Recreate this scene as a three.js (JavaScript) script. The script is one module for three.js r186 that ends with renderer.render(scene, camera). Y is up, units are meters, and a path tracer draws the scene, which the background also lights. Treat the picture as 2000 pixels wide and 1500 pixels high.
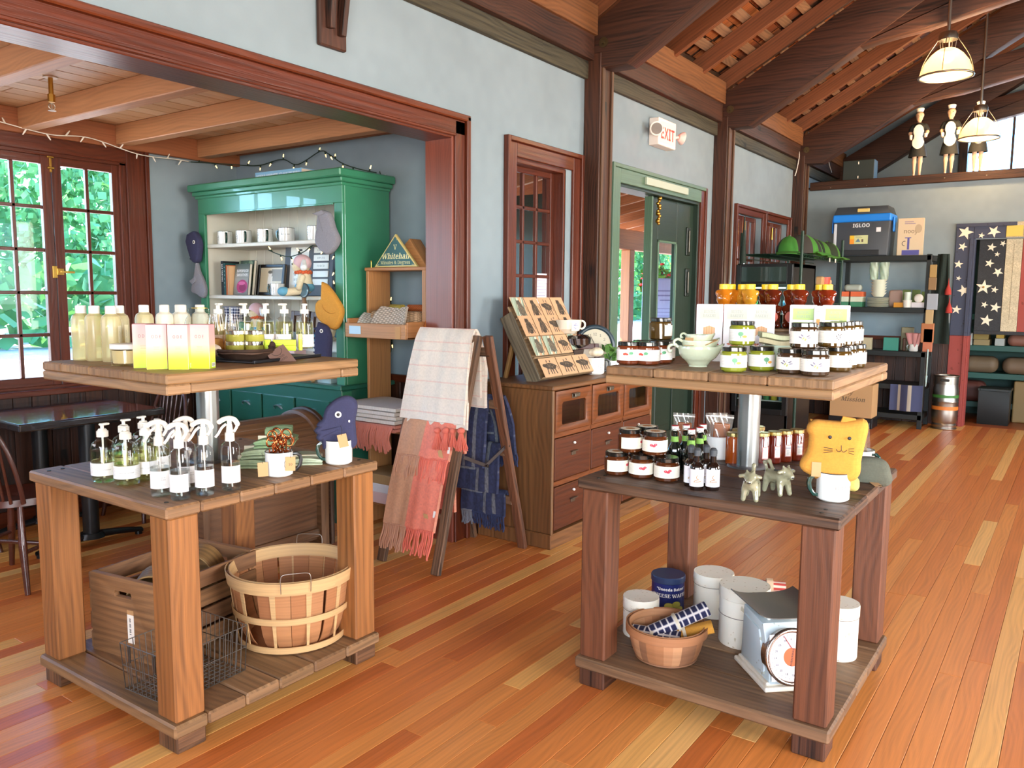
import * as THREE from 'three';
import { mergeGeometries, toCreasedNormals } from 'three/addons/utils/BufferGeometryUtils.js';
import { MarchingCubes } from 'three/addons/objects/MarchingCubes.js';
import { RoundedBoxGeometry } from 'three/addons/geometries/RoundedBoxGeometry.js';
import { RectAreaLightUniformsLib } from 'three/addons/lights/RectAreaLightUniformsLib.js';
import { Sky } from 'three/addons/objects/Sky.js';

// ------------------------------------------------------------ camera, sky, sun, added fill lights, exposure
const scene = new THREE.Scene();
const renderer = new THREE.WebGLRenderer({ antialias: true });
renderer.toneMapping = THREE.LinearToneMapping;
renderer.toneMappingExposure = 1.28;
renderer.shadowMap.enabled = true;
RectAreaLightUniformsLib.init();
const camera = new THREE.PerspectiveCamera(50.77, 4 / 3, 0.05, 400);
{
  const yaw = 0.95625, pitch = 0.1108, roll = -0.00784, cy = Math.cos(yaw), sy = Math.sin(yaw), cp = Math.cos(pitch);
  const f = new THREE.Vector3(sy * cp, -Math.sin(pitch), -cy * cp), r = new THREE.Vector3(cy, 0, sy), d = f.clone().cross(r);
  camera.up.copy(r.clone().multiplyScalar(Math.sin(roll)).sub(d.clone().multiplyScalar(Math.cos(roll))));
  camera.position.set(0, 1.5, 0);
  camera.lookAt(f.add(camera.position));
}
const sunDir = new THREE.Vector3(-0.3, 0.75, -0.6).normalize();
const sky = new Sky();
sky.scale.setScalar(1000);
sky.material.uniforms.turbidity.value = 3;
sky.material.uniforms.rayleigh.value = 1.2;
sky.material.uniforms.mieCoefficient.value = 0.004;
sky.material.uniforms.mieDirectionalG.value = 0.7;
sky.material.uniforms.sunPosition.value.copy(sunDir);
scene.add(sky);
scene.backgroundIntensity = scene.environmentIntensity = 2.2;
const sun = new THREE.DirectionalLight(0xfff1dc, 34);
sun.position.copy(sunDir).multiplyScalar(60); sun.castShadow = true;
sun.shadow.mapSize.set(4096, 4096);
Object.assign(sun.shadow.camera, { left: -45, right: 45, top: 45, bottom: -45, near: 1, far: 160 });
scene.add(sun, sun.target);
// area lights added as fill, at unseen window openings and the left room's end
function fillLight(w, h, pos, to, power, color = 0xeaf2ff) {
  const l = new THREE.RectAreaLight(color, power, w, h);
  l.position.set(...pos); l.lookAt(...to); scene.add(l);
}
fillLight(3.6, 1.9, [2.2, 1.75, 4.35], [2.2, 1.4, -3], 17, 0xfff0dc);
fillLight(2.6, 1.9, [8.0, 1.75, 4.35], [8.0, 1.4, -3], 17, 0xfff0dc);
fillLight(3.0, 1.9, [-2.1, 1.75, 1.4], [3, 1.3, 0], 15, 0xfff0dc);
fillLight(1.5, 1.3, [-1.05, 1.6, -4.4], [3, 1.3, -4.3], 9, 0xf4f4ff);  // added fill only; the end wall behind it is solid

// ------------------------------------------------------------ helpers
let seed = 20231;
const rnd = () => { seed = (seed + 0x6D2B79F5) | 0; let t = Math.imul(seed ^ (seed >>> 15), 1 | seed); t = (t + Math.imul(t ^ (t >>> 7), 61 | t)) ^ t; return ((t ^ (t >>> 14)) >>> 0) / 4294967296; };
const rr = (a, b) => a + (b - a) * rnd(), pick = (a) => a[Math.floor(rnd() * a.length)];
const PI = Math.PI, V3 = (x, y, z) => new THREE.Vector3(x, y, z);
const facing = (x, z) => Math.atan2(-x, -z);                       // turn that looks back into the room, towards the entrance
const used = new Map();
function numbered(n) { const c = used.get(n) || 0; used.set(n, c + 1); return c ? n + '_' + String(c).padStart(3, '0') : n; }
function mesh(name, g, m, parent) {
  const o = new THREE.Mesh(Array.isArray(g) ? M(g) : g, m);
  o.name = name; o.castShadow = o.receiveShadow = true; parent.add(o); return o;
}
const part = (parent, name, g, m, label) => { const o = mesh(name, g, m, parent); if (label) o.userData.label = label; return o; };
function thing(name, label, category, pos = [0, 0, 0], turn = 0, group) {
  const o = new THREE.Group(); o.name = numbered(name); o.position.set(...pos); o.rotation.y = turn;
  o.userData = { label, category }; if (group) o.userData.group = group; scene.add(o); return o;
}
function one(name, label, category, g, m, pos = [0, 0, 0], turn = 0, group) {
  const o = mesh(numbered(name), g, m, scene); o.position.set(...pos); o.rotation.y = turn;
  o.userData = { label, category }; if (group) o.userData.group = group; return o;
}
function copy(src, label, pos, turn = src.rotation.y, group) {
  const o = src.clone(); o.name = numbered(src.name.replace(/_\d{3}$/, '')); o.position.set(...pos); o.rotation.y = turn;
  o.userData = { ...src.userData, label }; if (group) o.userData.group = group; scene.add(o); return o;
}
function struct(name, g, m) { const o = mesh(numbered(name), g, m, scene); o.userData.kind = 'structure'; return o; }
function structGroup(name) { const o = new THREE.Group(); o.name = numbered(name); o.userData.kind = 'structure'; scene.add(o); return o; }
// geometry: everything is non-indexed position, normal, uv so that pieces merge
function clean(g) {
  if (g.index) g = g.toNonIndexed();
  for (const k of Object.keys(g.attributes)) if (!['position', 'normal', 'uv'].includes(k)) g.deleteAttribute(k);
  if (!g.attributes.uv) g.setAttribute('uv', new THREE.BufferAttribute(new Float32Array(g.attributes.position.count * 2), 2));
  return g;
}
const M = (list) => (list = list.flat(9), list.length === 1 ? list[0] : mergeGeometries(list.map(clean), false));
const mv = (g, x, y, z) => g.translate(x, y, z);
const ro = (g, x, y, z) => { if (x) g.rotateX(x); if (y) g.rotateY(y); if (z) g.rotateZ(z); return g; };
// chamfered box, uv in metres with the grain along the longest side
function bx(w, h, d, x = 0, y = 0, z = 0, b = 0.003) {
  const e = [w / 2, h / 2, d / 2], pos = [], uv = [], nor = [], L = e.indexOf(Math.max(...e)), ou = rnd() * 7, ov = rnd() * 5;
  b = Math.min(b, ...e.map((v) => v * 0.45));
  const tri = (p) => {
    const a = V3(...p[0]), n = V3(...p[1]).sub(a).cross(V3(...p[2]).sub(a)).normalize();
    const out = V3(...p[0]).add(V3(...p[1])).add(V3(...p[2])); if (n.dot(out) < 0) { p = [p[0], p[2], p[1]]; n.negate(); }
    const an = [Math.abs(n.x), Math.abs(n.y), Math.abs(n.z)], ax = an.indexOf(Math.max(...an));
    let iu, iv; if (ax === L) { iu = (L + 1) % 3; iv = (L + 2) % 3; } else { iu = L; iv = 3 - L - ax; }
    for (const q of p) { pos.push(q[0] + x, q[1] + y, q[2] + z); nor.push(n.x, n.y, n.z); uv.push(q[iu] * (ax === L ? 0.25 : 1) + ou, q[iv] + ov + ax * 0.37); }
  };
  const quad = (a, c, g, k) => { tri([a, c, g]); tri([a, g, k]); };
  for (let ax = 0; ax < 3; ax++) {
    const u = (ax + 1) % 3, v = (ax + 2) % 3;
    for (const s of [-1, 1]) {
      const c = (su, sv) => { const p = []; p[ax] = s * e[ax]; p[u] = su * (e[u] - b); p[v] = sv * (e[v] - b); return p; };
      quad(c(-1, -1), c(1, -1), c(1, 1), c(-1, 1));
    }
    for (const su of [-1, 1]) for (const sv of [-1, 1]) {        // edges running along ax
      const c = (sa, onU) => { const p = []; p[ax] = sa * (e[ax] - b); p[u] = su * (onU ? e[u] : e[u] - b); p[v] = sv * (onU ? e[v] - b : e[v]); return p; };
      quad(c(-1, 1), c(1, 1), c(1, 0), c(-1, 0));
    }
  }
  for (const a of [-1, 1]) for (const c of [-1, 1]) for (const k of [-1, 1])
    tri([[a * e[0], c * (e[1] - b), k * (e[2] - b)], [a * (e[0] - b), c * e[1], k * (e[2] - b)], [a * (e[0] - b), c * (e[1] - b), k * e[2]]]);
  const g = new THREE.BufferGeometry();
  g.setAttribute('position', new THREE.Float32BufferAttribute(pos, 3)); g.setAttribute('normal', new THREE.Float32BufferAttribute(nor, 3)); g.setAttribute('uv', new THREE.Float32BufferAttribute(uv, 2));
  return g;
}
// box given by its corners
const bb = (x0, x1, y0, y1, z0, z1, b) => bx(x1 - x0, y1 - y0, z1 - z0, (x0 + x1) / 2, (y0 + y1) / 2, (z0 + z1) / 2, b);
// bar of section w x h from a to b (h is the side nearest to up)
function bar(a, b, w, h, c = 0.003) {
  const A = V3(...a), B = V3(...b), d = B.clone().sub(A), l = d.length(); d.normalize();
  const up = Math.abs(d.y) > 0.95 ? V3(0, 0, 1) : V3(0, 1, 0), s = up.clone().cross(d).normalize(), u = d.clone().cross(s);
  return bx(w, h, l, 0, 0, 0, c).applyMatrix4(new THREE.Matrix4().makeBasis(s, u, d).setPosition(A.add(B).multiplyScalar(0.5)));
}
const rb = (w, h, d, r, x = 0, y = 0, z = 0, s = 3) => mv(clean(new RoundedBoxGeometry(w, h, d, s, Math.min(r, w / 2.01, h / 2.01, d / 2.01))), x, y, z);
const cyl = (rt, rbm, h, x = 0, y = 0, z = 0, seg = 24) => mv(toCreasedNormals(clean(new THREE.CylinderGeometry(rt, rbm, h, seg)), 0.7), x, y + h / 2, z);
const rod = (a, b, r, r2 = r, seg = 10) => {
  const A = V3(...a), B = V3(...b), d = B.clone().sub(A), g = clean(new THREE.CylinderGeometry(r2, r, d.length(), seg));
  return g.applyQuaternion(new THREE.Quaternion().setFromUnitVectors(V3(0, 1, 0), d.clone().normalize())).translate(...A.add(B).multiplyScalar(0.5).toArray());
};
const lathe = (pts, seg = 32, a0 = 0, al = PI * 2) => toCreasedNormals(clean(new THREE.LatheGeometry(pts.map((p) => new THREE.Vector2(...p)), seg, a0, al)), 0.55);
const tube = (pts, r, seg = 24, closed = false, rs = 8) => clean(new THREE.TubeGeometry(new THREE.CatmullRomCurve3(pts.map((p) => V3(...p)), closed), seg, r, rs, closed));
const sph = (r, x = 0, y = 0, z = 0, sx = 1, sy = 1, sz = 1, w = 18, h = 12) => mv(clean(new THREE.SphereGeometry(r, w, h)).scale(sx, sy, sz), x, y, z);
const tor = (R, r, x = 0, y = 0, z = 0, seg = 28, rs = 8) => mv(clean(new THREE.TorusGeometry(R, r, rs, seg)), x, y, z);
const shape = (pts) => new THREE.Shape(pts.map((p) => new THREE.Vector2(...p)));
function ext(pts, depth, bevel = 0, holes = [], seg = 2, off = 0) {
  const s = pts instanceof THREE.Shape ? pts : shape(pts);
  for (const h of holes) s.holes.push(new THREE.Path(h.map((p) => new THREE.Vector2(...p))));
  return toCreasedNormals(clean(new THREE.ExtrudeGeometry(s, { depth, bevelEnabled: bevel > 0, bevelSize: bevel, bevelThickness: bevel, bevelSegments: seg, curveSegments: 14, bevelOffset: off })), 0.5);
}
const rect = (x0, x1, y0, y1) => [[x0, y0], [x1, y0], [x1, y1], [x0, y1]];
// open band of a cylinder (labels, hoops): centred on +z
const band = (r, h, y, ang, r2 = r, seg = 20) => mv(clean(new THREE.CylinderGeometry(r2, r, h, seg, 1, true, -ang / 2, ang)), 0, y, 0);
// a flat print that stands on a surface: faces +z
const flat = (w, h, x = 0, y = 0, z = 0) => mv(clean(new THREE.PlaneGeometry(w, h)), x, y, z);
// smooth union of tapered capsules, meshed
function blob(bones, n = 44, k = 0.012) {
  const lo = V3(9, 9, 9), hi = V3(-9, -9, -9);
  for (const [ax, ay, az, ar, bx_, by, bz, br] of bones) { lo.min(V3(ax - ar, ay - ar, az - ar)).min(V3(bx_ - br, by - br, bz - br)); hi.max(V3(ax + ar, ay + ar, az + ar)).max(V3(bx_ + br, by + br, bz + br)); }
  const c = lo.clone().add(hi).multiplyScalar(0.5), s = hi.clone().sub(lo), half = Math.max(s.x, s.y, s.z) * 0.5 * n / (n - 8);
  const mc = new MarchingCubes(n, new THREE.MeshStandardMaterial(), false, false, 60000); mc.isolation = 0;
  for (let iz = 0; iz < n; iz++) for (let iy = 0; iy < n; iy++) for (let ix = 0; ix < n; ix++) {
    const x = c.x + (ix - n / 2) / (n / 2) * half, y = c.y + (iy - n / 2) / (n / 2) * half, z = c.z + (iz - n / 2) / (n / 2) * half;
    let d = 1e9;
    for (const [ax, ay, az, ar, bx_, by, bz, br] of bones) {
      const ux = bx_ - ax, uy = by - ay, uz = bz - az, L = ux * ux + uy * uy + uz * uz;
      const t = L ? Math.min(1, Math.max(0, ((x - ax) * ux + (y - ay) * uy + (z - az) * uz) / L)) : 0;
      const e = Math.hypot(x - ax - ux * t, y - ay - uy * t, z - az - uz * t) - (ar + (br - ar) * t);
      const hh = Math.max(k - Math.abs(d - e), 0) / k; d = Math.min(d, e) - hh * hh * k * 0.25;
    }
    mc.field[ix + iy * n + iz * n * n] = -d;
  }
  mc.update();
  const g = new THREE.BufferGeometry(), p = mc.positionArray.slice(0, mc.count * 3), q = mc.normalArray.slice(0, mc.count * 3), uv = new Float32Array(mc.count * 2);
  for (let i = 0; i < mc.count; i++) { p[i * 3] = c.x + p[i * 3] * half; p[i * 3 + 1] = c.y + p[i * 3 + 1] * half; p[i * 3 + 2] = c.z + p[i * 3 + 2] * half; uv[i * 2] = p[i * 3] + p[i * 3 + 2] * 0.5; uv[i * 2 + 1] = p[i * 3 + 1]; }
  g.setAttribute('position', new THREE.BufferAttribute(p, 3)); g.setAttribute('normal', new THREE.BufferAttribute(q, 3)); g.setAttribute('uv', new THREE.BufferAttribute(uv, 2));
  return g;
}
// grid surface f(u,v) -> [x,y,z], thickness by a second offset layer when th > 0
function surf(f, nu, nv, th = 0, su = 1, sv = 1) {
  const make = (off) => {
    const pos = [], uv = [], idx = [];
    for (let j = 0; j <= nv; j++) for (let i = 0; i <= nu; i++) {
      const u = i / nu, v = j / nv, e = 1e-3, p = V3(...f(u, v));
      if (off) { const du = V3(...f(Math.min(1, u + e), v)).sub(V3(...f(Math.max(0, u - e), v))), dv = V3(...f(u, Math.min(1, v + e))).sub(V3(...f(u, Math.max(0, v - e)))); p.add(du.cross(dv).normalize().multiplyScalar(off)); }
      pos.push(p.x, p.y, p.z); uv.push(u * su, v * sv);
    }
    for (let j = 0; j < nv; j++) for (let i = 0; i < nu; i++) { const a = j * (nu + 1) + i, b = a + nu + 1; off >= 0 ? idx.push(a, a + 1, b + 1, a, b + 1, b) : idx.push(a, b + 1, a + 1, a, b, b + 1); }
    return { pos, uv, idx };
  };
  const A = make(th ? th / 2 : 0), out = [A]; let pos = A.pos, uv = A.uv, idx = A.idx;
  if (th) {
    const B = make(-th / 2), n = pos.length / 3; pos = pos.concat(B.pos); uv = uv.concat(B.uv); idx = idx.concat(B.idx.map((i) => i + n));
    const rim = []; for (let i = 0; i < nu; i++) rim.push([i, i + 1]); for (let j = 0; j < nv; j++) rim.push([j * (nu + 1) + nu, (j + 1) * (nu + 1) + nu]);
    for (let i = nu; i > 0; i--) rim.push([nv * (nu + 1) + i, nv * (nu + 1) + i - 1]); for (let j = nv; j > 0; j--) rim.push([j * (nu + 1), (j - 1) * (nu + 1)]);
    for (const [a, b] of rim) idx.push(a, a + n, b, b, a + n, b + n);
  }
  const g = new THREE.BufferGeometry();
  g.setAttribute('position', new THREE.Float32BufferAttribute(pos, 3)); g.setAttribute('uv', new THREE.Float32BufferAttribute(uv, 2)); g.setIndex(idx); g.computeVertexNormals();
  return th ? toCreasedNormals(clean(g), 0.9) : clean(g);
}

// ------------------------------------------------------------ textures and materials
function noiseGrid(n, s) { const k = []; let a = s * 7919 + 13; for (let i = 0; i < n * n; i++) { a = (Math.imul(a, 1664525) + 1013904223) | 0; k.push((a >>> 8) / 16777216); } return k; }
function noise2(s) {                                               // tiling value noise on a 64 x 64 lattice
  const n = 64, k = noiseGrid(n, s);
  return (x, y, px = 64, py = 64) => {
    const x0 = Math.floor(x), y0 = Math.floor(y), fx = x - x0, fy = y - y0, sx = fx * fx * (3 - 2 * fx), sy = fy * fy * (3 - 2 * fy);
    const m = (a, p) => ((a % p) + p) % p, g = (a, b) => k[m(a, px) % n + (m(b, py) % n) * n];
    return (g(x0, y0) * (1 - sx) + g(x0 + 1, y0) * sx) * (1 - sy) + (g(x0, y0 + 1) * (1 - sx) + g(x0 + 1, y0 + 1) * sx) * sy;
  };
}
function dataTex(w, h, fn, rx, ry, srgb = true) {
  const d = new Uint8Array(w * h * 4);
  for (let y = 0; y < h; y++) for (let x = 0; x < w; x++) { const c = fn(x / w, y / h), i = (y * w + x) * 4; for (let j = 0; j < 3; j++) d[i + j] = Math.max(0, Math.min(255, (c.length ? c[j] : c) * 255)); d[i + 3] = 255; }
  const t = new THREE.DataTexture(d, w, h); t.wrapS = t.wrapT = THREE.RepeatWrapping; t.magFilter = t.minFilter = THREE.LinearFilter; t.repeat.set(rx, ry);
  if (srgb) t.colorSpace = THREE.SRGBColorSpace; t.needsUpdate = true; return t;
}
function woodTex(s, contrast, rings, knots = 0) {                  // grain along u, 2 m by 0.5 m
  const a = noise2(s), b = noise2(s + 1), c = noise2(s + 2), K = [];
  for (let i = 0; i < knots; i++) K.push([a(i * 3.3, 5) % 1, b(i * 4.7, 9)]);
  return dataTex(1024, 512, (u, v) => {
    let warp = a(u * 6, v * 4, 6, 4) * 0.16, kn = 0;
    for (const [ku, kv] of K) { const du = (u - ku) * 4, dv = (v - kv) * 1, r2 = du * du * 9 + dv * dv * 60; warp += 0.06 * Math.exp(-r2); kn = Math.max(kn, Math.exp(-r2 * 9)); }
    const ring = 0.5 + 0.5 * Math.sin((v + warp) * rings * PI * 2), fine = b(u * 16, v * 256, 16, 256), mid = c(u * 6, v * 40, 6, 40), big = a(u * 3, v * 6, 3, 6);
    const t = 1 - contrast * (0.3 * ring * (0.4 + mid) + 0.35 * fine + 0.35 * mid + 0.3 * big) - kn * 0.5;
    return [t, t * (0.985 - kn * 0.1), t * (0.965 - kn * 0.15)];
  }, 0.5, 2, false);
}
const TX = { fir: woodTex(3, 0.32, 26), oak: woodTex(11, 0.55, 17), rough: woodTex(23, 0.8, 21, 4), dark: woodTex(31, 0.75, 19, 2) };
const nz = noise2(51), nz2 = noise2(57);
TX.plaster = dataTex(256, 256, (u, v) => 0.9 + 0.1 * (0.5 * nz(u * 8, v * 8, 8, 8) + 0.3 * nz2(u * 32, v * 32, 32, 32)) , 0.5, 0.5);
TX.weave = dataTex(128, 128, (u, v) => 0.72 + 0.2 * (0.5 + 0.25 * Math.sin(u * 2 * PI * 32) + 0.25 * Math.sin(v * 2 * PI * 32)) + 0.12 * nz(u * 32, v * 32, 32, 32), 8, 8, false);
TX.weaveBump = dataTex(128, 128, (u, v) => 0.5 + 0.25 * Math.sin(u * 2 * PI * 32) * Math.sin(v * 2 * PI * 32) + 0.2 * nz(u * 64, v * 64, 64, 64), 8, 8, false);
TX.speck = dataTex(256, 256, (u, v) => 0.82 + 0.18 * nz(u * 60, v * 60, 60, 60) * (0.5 + nz2(u * 7, v * 7, 7, 7)), 2, 2);
TX.worn = dataTex(256, 256, (u, v) => { const a = nz(u * 9, v * 9, 9, 9) * 0.6 + nz2(u * 31, v * 31, 31, 31) * 0.4; return a > 0.78 ? [0.82, 0.78, 0.7] : [0.97 + 0.03 * a, 0.97, 0.96]; }, 2, 2);
TX.grit = dataTex(256, 256, (u, v) => 0.5 + 0.5 * (nz(u * 64, v * 64, 64, 64) - 0.5) + 0.3 * (nz2(u * 20, v * 20, 20, 20) - 0.5), 1, 1, false);
const cache = new Map();
function mat(color, rough = 0.6, o = {}) {
  const key = JSON.stringify([color, rough, { ...o, map: o.map?.uuid, bumpMap: o.bumpMap?.uuid, emissiveMap: o.emissiveMap?.uuid }]);
  if (!cache.has(key)) cache.set(key, new THREE.MeshPhysicalMaterial({ color, roughness: rough, ...o }));
  return cache.get(key);
}
const wood = (color, kind = 'oak', rough = 0.5, o = {}) => mat(color, rough, { map: TX[kind], bumpMap: TX[kind], bumpScale: kind === 'fir' ? 0.0005 : 0.0012, ...o });
const cloth = (color, o = {}) => mat(color, 0.95, { map: TX.weave, bumpMap: TX.weaveBump, bumpScale: 0.0008, sheen: 0.3, sheenRoughness: 0.6, side: THREE.DoubleSide, ...o });
const metal = (color, rough = 0.3, o = {}) => mat(color, rough, { metalness: 1, ...o });
const glass = (color = 0xffffff, o = {}) => mat(color, 0.02, { transmission: 1, thickness: 0, ior: 1.45, ...o });
const paint = (color, rough = 0.5, o = {}) => mat(color, rough, { map: TX.plaster, ...o });
// canvas print; fn(ctx, w, h)
function print(w, h, fn, rough = 0.6, o = {}) {
  const c = document.createElement('canvas'); c.width = w; c.height = h; const x = c.getContext('2d'); fn(x, w, h);
  const t = new THREE.CanvasTexture(c); t.colorSpace = THREE.SRGBColorSpace;
  return new THREE.MeshPhysicalMaterial({ map: t, roughness: rough, ...o });
}
const fillAll = (x, w, h, c) => { x.fillStyle = c; x.fillRect(0, 0, w, h); };
function words(x, s, px, py, size, c = '#333', font = 'sans-serif', align = 'center', weight = '') { x.fillStyle = c; x.font = (weight ? weight + ' ' : '') + size + 'px ' + font; x.textAlign = align; x.textBaseline = 'middle'; x.fillText(s, px, py); }
function fine(x, px, py, w, n, gap, c = '#999', th = 1.5) { x.fillStyle = c; for (let i = 0; i < n; i++) x.fillRect(px + (i % 3 === 2 ? w * 0.1 : 0), py + i * gap, w * (0.7 + 0.3 * ((i * 7) % 5) / 4), th); }

// ------------------------------------------------------------ materials of the building
const WALL = paint('#8b9ba3', 0.75), BROWN = wood('#6b2f18', 'oak', 0.32), BROWN2 = wood('#52301c', 'dark', 0.5), BEAM = wood('#5a3423', 'dark', 0.62), PLATE = wood('#56503c', 'dark', 0.7), PINKJAMB = wood('#8a4a38', 'fir', 0.3);
const WAINSCOT = ['#4d2a1a', '#452416', '#56301d'].map((c) => wood(c, 'dark', 0.5)), SAGE = wood('#5f7d66', 'fir', 0.45), DOORGREEN = wood('#24382b', 'fir', 0.45);
const PANE = glass(0xffffff, { ior: 1.3 }), BRASS = metal('#c79a4a', 0.3), CONCRETE = mat('#b9b6ae', 0.9, { map: TX.speck });
const ZW = -3.05, ZB = -3.23, ZL = -5.52, XR = 4.05, XF = 10.7;

// floor: fir boards along x, each its own board where the photograph shows it
{
  const floor = structGroup('floor'), tones = ['#df8a45', '#d67f3e', '#e3944c', '#efb466', '#cc7136', '#f2bd74', '#da8541', '#e4964f'].map((c) => wood(c, 'fir', 0.38, { clearcoat: 0.08, clearcoatRoughness: 0.3 }));
  const W = 0.085, lens = [1.1, 1.7, 2.2, 2.7, 3.3, 3.9], geos = lens.flatMap((l) => [0, 1].map(() => bx(l - 0.0015, 0.018, W - 0.0014, 0, -0.009, 0, 0.0012)));
  const rest = tones.map(() => []);
  let odd = 0;
  for (let z = 4.8; z > ZL; z -= W) {
    const x1 = z > ZB ? XF + (z > -1.1 && z < 0.4 ? 0.9 : 0) : XR, near = z < 0.75;
    let x = (near ? 0.55 : -2.2) - rr(0, 2);
    while (x < x1) {
      let k = Math.floor(rnd() * 12), l = lens[k >> 1]; if (x + l > x1 + 0.2) { l = x1 - x; k = -1; if (l < 0.05) break; }
      const t = rnd() < 0.17 ? pick([3, 5]) : pick([0, 1, 2, 4, 6, 7]);
      if (near && x + l > 0.7 && x < 6.6 - Math.max(0, z) * 2) { const o = part(floor, 'floorboard', k >= 0 ? geos[k] : bx(l, 0.018, W - 0.0014, 0, -0.009, 0, 0.0012), tones[t]); o.position.set(x + l / 2, 0, z - W / 2); }
      else rest[t].push(bb(x, x + l - 0.0015, -0.018, 0, z - W + 0.0014, z, 0.0012));
      x += l;
    }
  }
  rest.forEach((g, i) => { if (g.length) { const o = part(floor, 'floorboard', M(g), tones[i]); o.userData.kind = 'stuff'; } });
  part(floor, 'subfloor', bb(-2.3, 12.4, -0.25, -0.02, ZL - 0.1, 5, 0), wood('#3a2618', 'oak', 0.9));
}
// main wall with the wide opening, a window, the doorway and two windows
const wallShape = (pts, holes, depth, m, name) => { const o = struct(name, ext(pts, depth, 0, holes), m); return o; };
{
  const w = wallShape(rect(-2.3, 12.5, -0.06, 3.36), [rect(-0.4, 3.7, -0.03, 2.4), rect(4.34, 4.95, 0.9, 2.37), rect(5.74, 7.36, -0.03, 2.37), rect(8.36, 9.16, 1.0, 2.37), rect(9.3, 10.1, 1.0, 2.37)], 0.18, WALL, 'wall_main');
  w.position.z = ZB;
  const l = wallShape(rect(-1.2, XR + 0.16, 0, 2.7), [rect(2.12, 3.16, 0.86, 2.42), rect(0.4, 1.44, 0.86, 2.42)], 0.14, WALL, 'wall_left'); l.position.z = ZL - 0.14;
  const r = structGroup('wall_left_room_side');
  part(r, 'wall_surface', bb(XR, XR + 0.16, 0, 2.7, ZL, ZB, 0), WALL);
  for (let z = ZL + 0.02, i = 0; z < ZB - 0.1; z += 0.115, i++) part(r, 'wainscot_board', bb(XR - 0.018, XR, 0.1, 0.9, z, z + 0.112, 0.003), WAINSCOT[i % 3]);
  part(r, 'wainscot_cap', bb(XR - 0.035, XR, 0.9, 0.95, ZL, ZB, 0.004), BROWN);
  const wl = structGroup('trim_1');                               // boards under the left window
  for (let x = 0.6, i = 0; x < XR - 0.05; x += 0.115, i++) part(wl, 'wainscot_board', bb(x, x + 0.112, 0.1, 0.826, ZL, ZL + 0.018, 0.003), WAINSCOT[(i * 2) % 3]);
  part(wl, 'wainscot_base', bb(0.6, XR, 0, 0.1, ZL, ZL + 0.024, 0.003), BROWN);
  const wm = structGroup('trim_2');                               // boards low on the main wall
  for (const [a, b] of [[3.86, 5.19], [5.37, 5.62], [7.5, 7.66], [7.86, 10.24]]) for (let x = a, i = 0; x < b - 0.05; x += 0.115, i++) part(wm, 'wainscot_board', bb(x, Math.min(b, x + 0.112), 0.0, 0.9, ZW, ZW + 0.018, 0.003), WAINSCOT[i % 3]);
  part(wm, 'wainscot_cap', bb(3.86, 5.19, 0.9, 0.95, ZW, ZW + 0.03, 0.004), BROWN);
  struct('wall_left_end', bb(-1.2, -1.06, 0, 2.7, ZL, ZB, 0), WALL);
  struct('wall_entrance', ext(rect(-3.1, 4.9, 0, 5.9), 0.14, 0, [rect(0.0, 3.0, 0.75, 2.75)]), WALL).rotation.y = -PI / 2;
  scene.children[scene.children.length - 1].position.set(-2.15, 0, 0);
  const bk = wallShape(rect(-2.3, 12.5, 0, 3.36), [rect(0.3, 4.1, 0.7, 2.75), rect(6.6, 9.4, 0.7, 2.75)], 0.16, WALL, 'wall_back'); bk.position.z = 4.85;
}
// far wall with the pantry opening, ledge, loft and gable
{
  const far = wallShape(rect(-3.05, 4.9, -0.06, 2.84), [rect(-1.1, 0.35, -0.03, 2.16)], 0.14, WALL, 'wall_far');
  far.rotation.y = -PI / 2; far.position.x = XF + 0.14;           // shape x is world z
  const wf = structGroup('trim_3');
  for (let z = -3.0, i = 0; z < -1.34; z += 0.115, i++) part(wf, 'wainscot_board', bb(XF - 0.018, XF, 0, 0.98, z, z + 0.112, 0.003), WAINSCOT[i % 3]);
  part(wf, 'wainscot_cap', bb(XF - 0.03, XF, 0.98, 1.03, -3.0, -1.34, 0.004), BROWN);
  const lg = structGroup('trim_4'); part(lg, 'ledge', bb(XF - 0.05, XF + 0.14, 2.82, 2.92, -2.95, 4.8, 0.006), BROWN2);
  for (let z = -2.7; z < 0.3; z += 0.42) part(lg, 'nail', sph(0.007, XF - 0.05, 2.87 + (z * 7 % 1) * 0.03, z, 0.4, 1, 1, 8, 6), metal('#8b8478', 0.4));
  struct('loft_floor', bb(XF + 0.14, 12.5, 2.78, 2.88, -3.05, 4.85, 0), BROWN2);
  const gh = [[-1.42, 2.9], [0.6, 2.9], [0.6, 4.45], [-1.42, 3.68]];
  const gw = wallShape([[-3.2, 2.7], [5.0, 2.7], [5.0, 3.62], [0.9, 5.87], [-3.2, 3.62]], [gh], 0.12, WALL, 'wall_gable'); gw.rotation.y = -PI / 2; gw.position.x = 12.52;
  const w = structGroup('window_1'), z0 = -1.42, z1 = 0.6, X = 12.4;
  for (const [za, zb, ya, yb] of [[z0 - 0.1, z0, 2.9, 3.78]]) part(w, 'window_frame', bb(X - 0.03, X + 0.02, ya, yb, za, zb, 0.004), BROWN2);
  part(w, 'window_frame', bar([X - 0.01, 3.72, z0 - 0.1], [X - 0.01, 4.48, z1], 0.06, 0.09), BROWN2);
  for (let k = 1; k < 4; k++) { const z = z0 + k * 0.5, h = 3.68 + (z - z0) * 0.381; part(w, 'muntin', bb(X + 0.01, X + 0.04, 2.9, h, z - 0.014, z + 0.014), BROWN2); }
  part(w, 'pane', ext(gh, 0.004), PANE).rotation.y = -PI / 2; w.children[w.children.length - 1].position.x = X + 0.04;
}
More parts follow.
